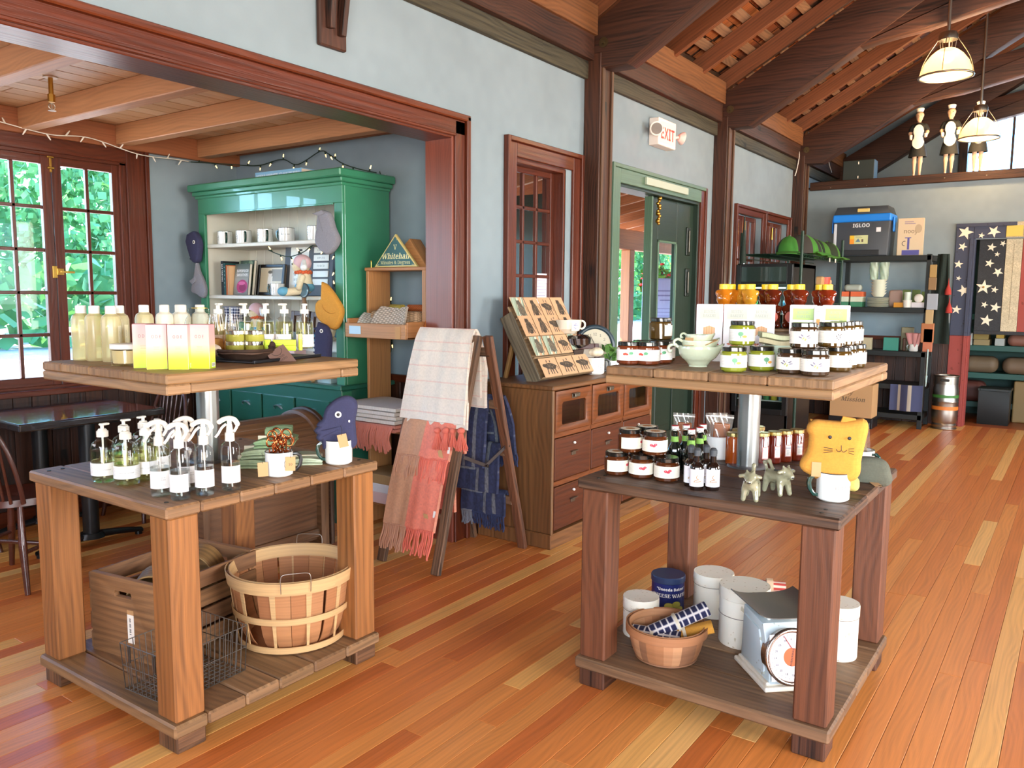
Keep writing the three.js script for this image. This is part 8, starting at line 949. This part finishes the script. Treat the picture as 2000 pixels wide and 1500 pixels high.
{
  const BLK = mat('#141a19', 0.5), t = thing('black_shelf_unit', 'black shelf unit against the far wall carrying a cooler and shop goods', 'shelf unit', [10.38, 0, -1.93]);
  for (const z of [-0.5, 0.46]) for (const x of [-0.22, 0.22]) part(t, 'shelf_post', bb(x - 0.02, x + 0.02, 0, 1.98, z - 0.025, z + 0.025, 0.003), BLK);
  for (const y of [0.16, 0.5, 0.88, 1.38, 1.97]) part(t, 'shelf', bb(-0.24, 0.24, y - 0.06, y, -0.5, 0.48, 0.004), BLK);
  const X = 10.25, B = (n, lb, cat, y, z, w, h, d, c, r = 0.004, x = X, grp) => { const o = one(n, lb, cat, rb(d, h, w, r, 0, h / 2, 0), typeof c === 'string' ? mat(c, 0.55) : c, [x, y, z], 0, grp); return o; };
  // cooler
  const c = thing('cool_box', 'large dark grey cool box with blue band and IGLOO lettering on the black shelf unit', 'cool box', [10.34, 1.972, -2.21], -PI / 2), CG = mat('#3e444c', 0.45), CB = mat('#1a7fe0', 0.4);
  part(c, 'cooler_body', ext([[-0.285, 0], [0.285, 0], [0.3, 0.42], [-0.3, 0.42]], 0.32, 0.012).translate(0, 0.012, -0.16), CG); part(c, 'blue_band', rb(0.64, 0.09, 0.38, 0.02, 0, 0.44, 0), CB); part(c, 'lid', ext([[-0.3, 0], [0.3, 0], [0.27, 0.075], [-0.27, 0.075]], 0.34, 0.01).translate(0, 0.485, -0.17), mat('#33383e', 0.45)); part(c, 'latch', rb(0.13, 0.04, 0.02, 0.006, 0.02, 0.525, 0.19), mat('#d9bf72', 0.4)); part(c, 'handle', [rb(0.02, 0.17, 0.1, 0.01, 0.335, 0.36, 0.06), rb(0.02, 0.17, 0.1, 0.01, -0.335, 0.36, 0.06)], CB); part(c, 'side_panel', [rb(0.03, 0.36, 0.2, 0.006, -0.285, 0.2, 0.09)], mat('#c5ccd4', 0.5)); part(c, 'skid', rb(0.42, 0.06, 0.02, 0.006, 0, 0.04, 0.172), mat('#22262b', 0.5));
  part(c, 'logo', flat(0.24, 0.06, 0, 0.355, 0.1745), print(200, 50, (x, w, h) => { fillAll(x, w, h, '#3e444c'); words(x, 'IGLOO', 100, 27, 50, '#dfe3e6', 'sans-serif', 'center', 'bold'); }, 0.4)); part(c, 'sticker', flat(0.2, 0.1, -0.02, 0.19, 0.1745), print(160, 80, (x, w, h) => { fillAll(x, w, h, '#c9cf9a'); x.fillStyle = '#e8952c'; x.fillRect(0, 0, 40, 80); x.fillStyle = '#e0b82c'; x.fillRect(0, 0, 40, 34); x.fillStyle = '#5a7f9a'; x.beginPath(); x.moveTo(50, 60); x.lineTo(75, 28); x.lineTo(95, 60); x.fill(); x.fillStyle = '#6a5a4a'; x.fillRect(104, 36, 16, 26); fine(x, 50, 10, 70, 2, 8, '#5a5a44'); }, 0.5)); part(c, 'price_sticker', flat(0.05, 0.05, 0.19, 0.3, 0.1745), mat('#e9e9ee', 0.6));
  const sb = thing('carrier_box', 'tan retail box showing a hand pump picture beside the cool box', 'box', [10.3, 1.972, -1.7], -PI / 2 + 0.1); part(sb, 'carton', bx(0.27, 0.42, 0.1, 0, 0.21, 0, 0.003), mat('#c9b493', 0.6)); part(sb, 'front_print', flat(0.26, 0.41, 0, 0.21, 0.0515), print(160, 250, (x, w, h) => { fillAll(x, w, h, '#cdb898'); words(x, 'nooy', 80, 86, 40, '#5a4a34', 'sans-serif'); x.fillStyle = '#4a4690'; x.fillRect(46, 128, 40, 6); x.fillRect(62, 132, 14, 80); x.fillRect(30, 216, 110, 34); x.strokeStyle = '#2c2a30'; x.lineWidth = 4; x.beginPath(); x.arc(46, 170, 16, 1.5, 5); x.stroke(); x.fillStyle = '#b09a7c'; x.beginPath(); x.ellipse(128, 70, 22, 30, 0, 0, 7); x.fill(); fine(x, 40, 20, 80, 2, 12, '#6d5c8a', 4); }, 0.5));
  // second shelf goods
  const plate = lathe([[0, 0], [0.11, 0.004], [0.125, 0.012], [0.12, 0.012], [0.1, 0.006], [0, 0.004]], 28); for (let i = 0; i < 8; i++) one('paper_plate', 'pale plate, number ' + ['one', 'two', 'three', 'four', 'five', 'six', 'seven', 'eight'][i] + ' counted from the bottom of the plate stack', 'plate', plate, mat('#d9ddc8', 0.6), [10.26, 1.381 + i * 0.014, -2.0], 0, 'stack of plates');
  const bowl = lathe([[0, 0], [0.05, 0], [0.085, 0.05], [0.088, 0.05], [0.052, 0.004], [0, 0.004]], 24); for (let i = 0; i < 6; i++) { one('paper_bowl', 'pale nested bowl, ' + ['lowest', 'second', 'third', 'fourth', 'fifth', 'topmost'][i] + ' of the tower on the plates', 'bowl', bowl, mat('#dfe2cf', 0.6), [10.26, 1.5 + i * 0.03, -2.0], 0, 'bowl tower'); }
  for (const [z, lb] of [[-2.06, 'left crumpled clear sleeve of cups standing on the bowl tower'], [-1.95, 'right crumpled clear sleeve of cups standing on the bowl tower']]) one('cup_sleeve', lb, 'cups', surf((u, v) => { const a = u * PI * 2, r = 0.045 * (1 + 0.12 * Math.sin(a * 5 + v * 9)) * (0.9 + 0.2 * v); return [Math.cos(a) * r, v * 0.2, -Math.sin(a) * r]; }, 32, 10), mat('#d5e6d0', 0.3, { transmission: 0.5, thickness: 0, side: 2 }), [10.26, 1.7, z]);
  for (let i = 0; i < 6; i++) { const z = i < 3 ? -2.37 : -2.22, k = i % 3; B('foil_box', 'green and orange foil carton, ' + ['bottom', 'middle', 'top'][k] + ' of the ' + (i < 3 ? 'left' : 'right') + ' stack on the second shelf', 'carton', 1.381 + k * 0.06, z, 0.13, 0.058, 0.2, ['#3a7d5c', '#c9d0b8', '#d9683c'][k], 0.002, X, 'foil cartons'); }
  B('cup_sleeve', 'grey sleeve of cups lying across the foil cartons', 'cups', 1.565, -2.28, 0.2, 0.08, 0.09, '#a5aca0', 0.035); B('tea_tin', 'orange tea tin on the second black shelf', 'tin', 1.381, -1.77, 0.11, 0.055, 0.05, '#d9922c'); B('cup_sleeve', 'clear bag of patterned cups behind the orange tin', 'cups', 1.381, -1.83, 0.14, 0.2, 0.12, '#a58a80', 0.03, 10.36);
  one('white_tub', 'white lidded tub on the second black shelf', 'tub', lathe([[0, 0], [0.04, 0], [0.045, 0.07], [0.047, 0.075], [0.046, 0.085], [0, 0.085]], 24), WHITE, [10.22, 1.381, -1.68]); one('glass_jar', 'clear jar with green lid standing on the white tub', 'jar', [cyl(0.036, 0.036, 0.07, 0, 0, 0, 20), cyl(0.038, 0.038, 0.02, 0, 0.07, 0, 20)], mat('#c9d9cc', 0.3), [10.22, 1.467, -1.68]); B('paper_box', 'white paper box at the right of the second black shelf', 'box', 1.381, -1.57, 0.13, 0.06, 0.1, '#efeaee'); one('white_cone', 'white crumpled napkin holder on the paper box', 'napkins', sph(0.05, 0, 0.045, 0, 0.7, 1, 1), WHITE, [10.25, 1.443, -1.57]);
  for (const [z, y, lb] of [[-1.72, 1.47, 'left green brown card pack on the second black shelf'], [-1.62, 1.47, 'middle green brown card pack on the second black shelf'], [-1.52, 1.45, 'right green brown card pack on the second black shelf']]) B('seed_pack', lb, 'packet', y - 0.085, z, 0.085, 0.2, 0.03, '#5c6f34', 0.003, 10.4, 'card packs');
  // third shelf goods
  B('tea_bag', 'green standing pouch showing a red hill at the left of the third shelf', 'pouch', 0.881, -2.2, 0.11, 0.27, 0.07, '#5a8f5c', 0.01); B('card_rack_small', 'rack of small cream cards on the third black shelf', 'cards', 0.881, -2.09, 0.1, 0.14, 0.1, '#b9ad8c'); const tp = B('picnic_box', 'teal box with a pale wave on the third black shelf', 'box', 0.881, -1.83, 0.16, 0.15, 0.06, '#3a8a78'); B('brown_bottle', 'brown bottle pack on the third black shelf', 'bottle', 0.881, -1.69, 0.035, 0.15, 0.04, '#4a2f1c', 0.012); B('kraft_pouch', 'tall kraft pouch at the back of the third black shelf', 'pouch', 0.881, -1.68, 0.13, 0.27, 0.06, '#8a8468', 0.01, 10.36); mug('white enamel mug with pink wrapping on the third black shelf', [10.24, 0.881, -1.59], -PI / 2 + 0.5, null, 0); one('pink_cloth', 'pink striped cloth tucked in the mug on the third shelf', 'cloth', surf((u, v) => { const a = u * PI * 2, r = 0.03 + 0.05 * v + 0.015 * Math.sin(a * 4); return [Math.cos(a) * r, v * 0.16, -Math.sin(a) * r]; }, 30, 6, 0.004), mat('#d99a96', 0.9), [10.24, 0.93, -1.59]); B('red_pouch', 'green pouch with red band at the right end of the third shelf', 'pouch', 0.99, -1.44, 0.13, 0.22, 0.04, '#a8683c', 0.008, 10.13);
  one('folded_check_throw', 'blue and cream striped throw hanging over the low black shelf', 'throw', surf((u, v) => [0.02 * Math.sin(u * 8), 0.3 - v * 0.3, (u - 0.5) * 0.34], 20, 10, 0.02), new THREE.MeshPhysicalMaterial({ roughness: 0.95, side: 2, map: dataTex(64, 8, (u) => ((u > 0.24 && u < 0.34) || (u > 0.56 && u < 0.66) ? [0.66, 0.62, 0.56] : [0.25, 0.27, 0.38]), 1, 1) }), [10.12, 0.2, -1.62]);
  const pk = (lb, y, z, w, h, c2) => one('hanging_packet', lb, 'packet', rb(0.02, h, w, 0.006, 0, -h, 0), mat(c2, 0.5), [10.12, y, z], 0, 'packets clipped to the shelf end'); pk('topmost tan packet clipped to the black shelf end', 1.93, -1.42, 0.07, 0.14, '#a5854c'); pk('second tan packet clipped to the black shelf end', 1.79, -1.42, 0.08, 0.14, '#8a6a44'); pk('silver packet clipped to the black shelf end', 1.63, -1.41, 0.11, 0.18, '#9aa0a8'); pk('pair of kraft packets low on the black shelf end', 1.44, -1.43, 0.08, 0.16, '#b59a6c'); pk('green and salmon packet at the bottom of the hanging row', 1.28, -1.43, 0.1, 0.26, '#b56a4a');
  one('apron', 'dark green apron hanging at the right of the black shelf unit', 'apron', surf((u, v) => [0.02 * Math.sin(u * 9 + v * 3), -v * 1.0, (u - 0.5) * (0.1 + 0.12 * v)], 16, 14, 0.02), cloth('#1d2a24'), [10.22, 1.98, -1.34]); for (const [y, z, lb] of [[1.62, -1.27, 'upper red tassel beside the dark apron'], [1.42, -1.25, 'lower red tassel beside the dark apron']]) one('red_pouch', lb, 'tassel', lathe([[0, 0], [0.035, 0.01], [0.03, 0.06], [0.008, 0.12], [0, 0.2]], 14), mat('#a8342c', 0.8), [10.2, y - 0.1, z], 0, 'red tassels'); one('paint_brush', 'pale handled brush hanging from the black shelf end', 'brush', [rod([0, 0, 0], [0, -0.3, 0], 0.008), rod([0, -0.3, 0], [0, -0.42, 0], 0.014, 0.006)], mat('#9fb5b0', 0.5), [10.1, 0.92, -1.42]);
  const k = thing('beer_keg', 'tall steel keg with green and orange bands beside the flag door', 'keg', [10.4, 0, -1.25]); part(k, 'keg_body', lathe([[0, 0.03], [0.1, 0.02], [0.125, 0.03], [0.128, 0.05], [0.118, 0.07], [0.13, 0.1], [0.135, 0.2], [0.132, 0.3], [0.138, 0.315], [0.132, 0.33], [0.132, 0.45], [0.12, 0.52], [0.1, 0.535], [0, 0.54]], 40), metal('#b5afa4', 0.35)); part(k, 'keg_collar', [band(0.125, 0.09, 0.56, 6.28, 0.125, 40), tor(0.126, 0.008, 0, 0, 0, 40).rotateX(PI / 2).translate(0, 0.61, 0), tor(0.128, 0.008, 0, 0, 0, 40).rotateX(PI / 2).translate(0, 0.01, 0), band(0.124, 0.05, 0.03, 6.28, 0.124, 40)], mat('#a59f94', 0.35, { metalness: 1, side: 2 })); part(k, 'grip_hole', [rb(0.05, 0.03, 0.09, 0.012, -0.11, 0.565, 0)], mat('#2c2a26', 0.7)); part(k, 'green_band', band(0.1355, 0.034, 0.38, 6.28, 0.1345, 40), mat('#3f7a34', 0.5)); part(k, 'orange_band', band(0.1365, 0.042, 0.245, 6.28, 0.1355, 40), mat('#d97a2c', 0.5));
}
// flag-painted pantry doorway
{
  const NV = mat('#3b4258', 0.7, { map: TX.worn }), NVD = mat('#2e3136', 0.75, { map: TX.speck }), RED = mat('#96413a', 0.7, { map: TX.worn }), CRM = mat('#cfc3a4', 0.7, { map: TX.speck }), STAR = mat('#e6dcc6', 0.7);
  const star = (r) => { const p = []; for (let i = 0; i < 10; i++) { const a = i * PI / 5 + PI / 2, q = i % 2 ? r * 0.4 : r; p.push([Math.cos(a) * q, Math.sin(a) * q]); } return ext(p, 0.003).rotateY(-PI / 2); };
  const X = XF - 0.02, f = thing('flag_door_frame', 'pantry door frame painted like a flag, navy with stars above red', 'door frame', [XF, 0, -1.19]), L = -0.095, Rr = 0.085;
  part(f, 'side_upper', bb(-0.035, 0.16, 1.06, 2.34, L, Rr, 0.005), NV); part(f, 'side_lower', bb(-0.035, 0.16, 0, 1.06, L, Rr, 0.005), RED); part(f, 'inner_bead', [bb(-0.05, -0.03, 1.06, 2.17, Rr - 0.035, Rr), bb(-0.05, -0.035, 2.3, 2.34, L, 0.5)], NV); part(f, 'inner_bead', bb(-0.05, -0.03, 0, 1.06, Rr - 0.035, Rr), RED); part(f, 'jamb_lining', bb(-0.03, 0.16, 1.06, 2.17, Rr, Rr + 0.02), NV); part(f, 'jamb_lining', bb(-0.03, 0.16, 0, 1.06, Rr, Rr + 0.02), RED);
  part(f, 'head_board', bb(-0.035, 0.14, 2.17, 2.34, Rr, 0.4, 0.005), NV); part(f, 'head_plate', [bb(-0.042, -0.03, 2.18, 2.3, 0.4, 0.56)], mat('#c9b04c', 0.4)); part(f, 'head_board', bb(-0.035, 0.14, 2.17, 2.34, 0.4, 1.2, 0.005), CRM); part(f, 'head_stripe', bb(-0.045, -0.034, 2.17, 2.34, 0.57, 0.75, 0.003), RED);
  for (const [y, z, r, a] of [[2.24, 0.0, 0.085, 0.3], [2.24, 0.28, 0.07, 0.5], [2.2, 0.16, 0.035, 0.2], [2.08, -0.02, 0.05, 0.4], [1.88, -0.05, 0.05, 0.1], [1.72, -0.04, 0.03, 0.3], [1.58, 0.02, 0.07, 0.9], [1.36, -0.04, 0.055, 0.1]]) { const s = part(f, 'star', star(r), STAR); s.position.set(-0.036, y, z); s.rotation.x = a; }
  const d = thing('flag_door', 'half-height hanging door painted as a flag with white stars and stripes', 'door', [XF + 0.06, 0, -1.05]); part(d, 'door_panel', bb(0, 0.03, 1.12, 2.16, 0.0, 0.26, 0.003), NVD); part(d, 'stripe_board', bb(-0.004, 0.03, 1.12, 2.16, 0.262, 0.42, 0.003), CRM); part(d, 'stripe_board', bb(-0.004, 0.03, 1.12, 2.16, 0.422, 0.58, 0.003), RED); part(d, 'stripe_board', bb(-0.004, 0.03, 1.12, 2.16, 0.582, 0.74, 0.003), CRM); part(d, 'groove', bb(-0.006, -0.003, 1.25, 2.1, 0.339, 0.342, 0.0005), mat('#6d6450', 0.8)); part(d, 'lower_bar', bb(0.0, 0.03, 1.08, 1.12, 0, 0.74), NVD); part(d, 'knob', sph(0.012, -0.02, 1.62, 0.07), BRASS);
  for (const [y, z, r, a] of [[2.07, 0.12, 0.05, 0.2], [2.11, 0.23, 0.035, 0.5], [1.99, 0.18, 0.03, 0.1], [1.89, 0.11, 0.05, 0.3], [1.79, 0.2, 0.055, 0.6], [1.62, 0.07, 0.085, 0.1], [1.59, 0.18, 0.04, 0.2], [1.42, 0.09, 0.04, 0.4], [1.39, 0.2, 0.06, 0.2], [1.24, 0.12, 0.07, 0.15]]) { const s = part(d, 'star', star(r), STAR); s.position.set(-0.002, y, z); s.rotation.x = a; }
  const pw = structGroup('wall_pantry'); part(pw, 'wall_surface', [bb(12.0, 12.1, 0, 2.4, -1.6, 0.6, 0), bb(XF + 0.14, 12.1, 0, 2.4, -1.7, -1.6, 0), bb(XF + 0.14, 12.1, 0, 2.4, 0.5, 0.6, 0), bb(XF + 0.14, 12.1, 2.3, 2.4, -1.6, 0.6, 0)], mat('#2c4a44', 0.7)); part(pw, 'pantry_floor', bb(XF + 0.1, 12.1, -0.06, 0.001, -1.6, 0.6, 0), wood('#a5562a', 'fir', 0.4));
  const ps = thing('pantry_shelves', 'dark teal pantry shelves in the gap below the flag door', 'shelves', [11.7, 0, -0.5]); for (const y of [0.22, 0.58, 0.92, 1.3]) part(ps, 'shelf', bb(-0.25, 0.25, y - 0.07, y, -0.95, 0.95, 0.004), mat('#1f5148', 0.5)); part(ps, 'shelf_side', bb(-0.25, 0.25, 0, 1.5, -1.0, -0.95), mat('#1f5148', 0.5));
  const pb = (n, lb, cat, y, z, w, h, c, r = 0.004) => one(n, lb, cat, rb(0.3, h, w, r, 0, h / 2, 0, 4), mat(c, 0.6), [11.55, y, z]); pb('file_drawer', 'lower white drawer box at the left of the pantry shelf', 'box', 0.921, -1.2, 0.16, 0.07, '#a5aca8'); pb('file_drawer', 'upper white drawer box at the left of the pantry shelf', 'box', 0.993, -1.2, 0.16, 0.07, '#b0b5b2'); pb('storage_box', 'upper tan box on the pantry shelf', 'box', 0.993, -1.03, 0.16, 0.075, '#8a7a44'); pb('storage_box', 'lower tan box on the pantry shelf', 'box', 0.921, -1.02, 0.17, 0.07, '#8f7f58'); pb('storage_box', 'pale box under a yellow pad on the pantry shelf', 'box', 0.921, -0.83, 0.1, 0.09, '#a5aeaa'); pb('yellow_pad', 'yellow pad tilted on the pale pantry box', 'pad', 1.013, -0.83, 0.08, 0.05, '#b59f4a');
  pb('grain_sack', 'mottled brown sack lying at the left on the middle pantry shelf', 'sack', 0.581, -1.02, 0.38, 0.2, '#6d5a44', 0.09); pb('grain_sack', 'mottled brown sack lying at the right on the middle pantry shelf', 'sack', 0.581, -0.6, 0.38, 0.2, '#75604a', 0.09); pb('grain_sack', 'pink brown plastic sack on the upper pantry shelf', 'sack', 0.921, -0.6, 0.3, 0.14, '#84584a', 0.06); pb('grain_sack', 'dark red sack low in the pantry behind the bin', 'sack', 0.221, -1.1, 0.3, 0.25, '#5a3028', 0.08);
  const bn = thing('waste_bin', 'black square bin standing on the pantry floor', 'bin', [11.2, 0, -0.82]); part(bn, 'bin_body', ext(rect(-0.15, 0.15, -0.15, 0.15), 0.42, 0.01).rotateX(-PI / 2), mat('#0f1514', 0.5)); part(bn, 'bin_rim', [bb(-0.17, 0.17, 0.4, 0.43, -0.17, -0.145), bb(-0.17, 0.17, 0.4, 0.43, 0.145, 0.17), bb(-0.17, -0.145, 0.4, 0.43, -0.145, 0.145), bb(0.145, 0.17, 0.4, 0.43, -0.145, 0.145)], mat('#121a18', 0.4)); pb('paper_sack', 'tan paper sack standing behind the black bin', 'sack', 0.001, -0.5, 0.3, 0.5, '#8a7248', 0.02);
}
// pendant lamps
{
  const mk = (lb, p) => {
    const t = thing('pendant_lamp', lb, 'pendant lamp', p, 0, 'pendant lamps'), M2 = metal('#9a948a', 0.35), SH = new THREE.MeshPhysicalMaterial({ color: '#ffe2b4', roughness: 0.35, transmission: 0.55, thickness: 0, emissive: '#ffb050', emissiveIntensity: 0.3, side: 2 });
    part(t, 'glass_shade', lathe([[0.195, 0.0], [0.188, 0.05], [0.165, 0.11], [0.12, 0.17], [0.085, 0.2], [0.06, 0.215]], 44), SH); part(t, 'rim_ring', tor(0.2, 0.009, 0, 0, 0, 48).rotateX(PI / 2), M2); part(t, 'cage_wire', [0, 1.57, 3.14, 4.71].map((a) => tube([[Math.cos(a) * 0.205, 0, Math.sin(a) * 0.205], [Math.cos(a) * 0.17, 0.13, Math.sin(a) * 0.17], [Math.cos(a) * 0.07, 0.3, Math.sin(a) * 0.07]], 0.003, 14, false, 5)), M2); part(t, 'socket_cap', lathe([[0.07, 0.285], [0.072, 0.32], [0.06, 0.345], [0.03, 0.355], [0, 0.36]], 30), M2); part(t, 'socket', [0.4, 1.6, 2.9, 4.2, 5.5].map((a) => bar([Math.cos(a) * 0.055, 0.21, Math.sin(a) * 0.055], [Math.cos(a) * 0.064, 0.29, Math.sin(a) * 0.064], 0.012, 0.004)), M2); part(t, 'stem', cyl(0.013, 0.013, 1.45, 0, 0.355, 0, 14), metal('#b5aea4', 0.3));
    part(t, 'light_bulb', sph(0.045, 0, 0.15, 0), new THREE.MeshPhysicalMaterial({ color: '#fff', emissive: '#ffd9a0', emissiveIntensity: 7 })); const l = new THREE.PointLight(0xffd29a, 3.5); l.position.set(p[0], p[1] + 0.15, p[2]); l.castShadow = true; l.shadow.radius = 3; scene.add(l);
  };
  mk('nearer glowing glass pendant lamp hanging from the roof', [7.62, 3.29, -1.07]); mk('farther glowing glass pendant lamp hanging before the third waitress figure', [10.25, 3.21, -1.08]);
}
// waitress figures on the ledge: flat-backed carved figures with modelled fronts
{
  const SK = mat('#dcb391', 0.6), DR = mat('#1d1f1c', 0.7), WH = mat('#ece4d4', 0.6), HR = mat('#b98a5c', 0.6);
  const body = blob([[0, 0.69, 0.01, 0.042, 0, 0.655, 0.012, 0.034], [0, 0.62, 0, 0.018, 0, 0.6, 0, 0.02], [0, 0.56, 0, 0.05, 0, 0.46, 0, 0.046], [-0.055, 0.57, 0, 0.022, -0.09, 0.49, 0.01, 0.018], [0.055, 0.57, 0, 0.022, 0.09, 0.5, 0.01, 0.018], [-0.09, 0.49, 0.01, 0.018, -0.075, 0.42, 0.05, 0.015], [0.09, 0.5, 0.01, 0.018, 0.075, 0.44, 0.05, 0.015], [0, 0.45, 0, 0.05, 0, 0.34, 0, 0.06], [-0.034, 0.3, 0, 0.03, -0.032, 0.16, 0, 0.02], [-0.032, 0.16, 0, 0.022, -0.03, 0.03, 0, 0.013], [0.034, 0.3, 0, 0.03, 0.032, 0.16, 0, 0.02], [0.032, 0.16, 0, 0.022, 0.03, 0.03, 0, 0.013], [-0.03, 0.012, 0, 0.013, -0.033, 0.01, 0.03, 0.01], [0.03, 0.012, 0, 0.013, 0.033, 0.01, 0.03, 0.01], [0.0, 0.668, 0.05, 0.008, 0, 0.662, 0.054, 0.007]], 74, 0.014);
  const skirt = lathe([[0.05, 0.46], [0.06, 0.4], [0.085, 0.3], [0.1, 0.215], [0.09, 0.215], [0.04, 0.3]], 24).scale(1, 1, 0.75), top = blob([[0, 0.56, 0, 0.056, 0, 0.45, 0, 0.053], [-0.06, 0.565, 0, 0.033, -0.082, 0.525, 0.004, 0.029], [0.06, 0.565, 0, 0.033, 0.082, 0.53, 0.004, 0.029]], 36, 0.014);
  const apron = ext(Array.from({ length: 40 }, (_, i) => { const a = i / 40 * 6.283, y = Math.sin(a), n = 0.042 + 0.012 * Math.abs(y) - 0.012 * Math.exp(-y * y * 9) + 0.018 * (y < 0 ? -y : 0) * Math.abs(Math.cos(a)) + 0.002 * Math.sin(i * 2.6); return [Math.cos(a) * n * 1.25, 0.44 + y * 0.135]; }), 0.008, 0.004).translate(0, 0, 0.058);
  const fig = (lb, z, a) => { const t = thing('waitress_figure', lb, 'figurine', [10.72, 2.921, z], -PI / 2 + a, 'waitress figures'); part(t, 'figure_body', body, SK); part(t, 'dress_top', top, DR); part(t, 'skirt', skirt, DR); part(t, 'apron', apron, WH); part(t, 'collar', [tor(0.026, 0.008, 0, 0, 0, 20).rotateX(PI / 2).translate(0, 0.598, 0.004)], WH); part(t, 'hair', [sph(0.045, 0, 0.695, -0.006, 1, 1, 1), sph(0.018, 0, 0.705, 0.03, 1.7, 0.6, 0.6)], HR); part(t, 'cap', lathe([[0.034, 0.73], [0.044, 0.768], [0.036, 0.776], [0, 0.776]], 22), WH); part(t, 'eye', [sph(0.0045, -0.015, 0.688, 0.048), sph(0.0045, 0.015, 0.688, 0.048)], EYEB); part(t, 'mouth', rb(0.014, 0.003, 0.004, 0.001, 0, 0.646, 0.043), mat('#b5493f', 0.6)); part(t, 'cup', [cyl(0.018, 0.015, 0.045, -0.078, 0.415, 0.062, 16), cyl(0.018, 0.015, 0.045, 0.078, 0.43, 0.062, 16)], WH); part(t, 'ribbon', bar([0.05, 0.42, -0.02], [0.085, 0.27, -0.02], 0.006, 0.012), mat('#6fb59a', 0.6)); };
  fig('leftmost waitress figure in black dress and white apron on the ledge', -1.75, 0.1); fig('middle waitress figure in black dress and white apron on the ledge', -1.42, 0.1); fig('rightmost waitress figure, half hidden behind the farther pendant lamp', -1.13, 0.1);
  const sp = thing('speaker_box', 'dark speaker box standing on the ledge at the foot of the roof', 'speaker', [10.82, 2.921, -2.4]); part(sp, 'speaker_body', rb(0.2, 0.24, 0.36, 0.008, 0, 0.12, 0), mat('#26302e', 0.6)); part(sp, 'grille_bar', [bb(-0.104, -0.1, 0.02, 0.05, -0.006, 0.006), bb(-0.104, -0.1, 0.19, 0.22, -0.006, 0.006)], CREAM);
  const cc = thing('conduit', 'thin white cable dangling at the last roof truss', 'cable', [0, 0, 0]); part(cc, 'cable', [tube([[10.22, 3.36, -3.0], [10.2, 3.2, -2.97], [10.18, 3.05, -2.98], [10.17, 2.95, -3.0]], 0.006, 18, false, 6), tube([[10.5, 3.38, -2.7], [10.9, 3.2, -2.8], [11.3, 3.12, -2.86]], 0.006, 14, false, 6)], mat('#d9d4cc', 0.5));
  one('wall_outlet', 'pale switch plate on the far wall beside the black shelf unit', 'outlet', [rb(0.012, 0.2, 0.09, 0.003, 0, 0.1, 0), rb(0.016, 0.03, 0.02, 0.002, -0.004, 0.12, 0)], mat('#b9c0c2', 0.5), [XF - 0.006, 1.2, -1.32]);
}

renderer.render(scene, camera);
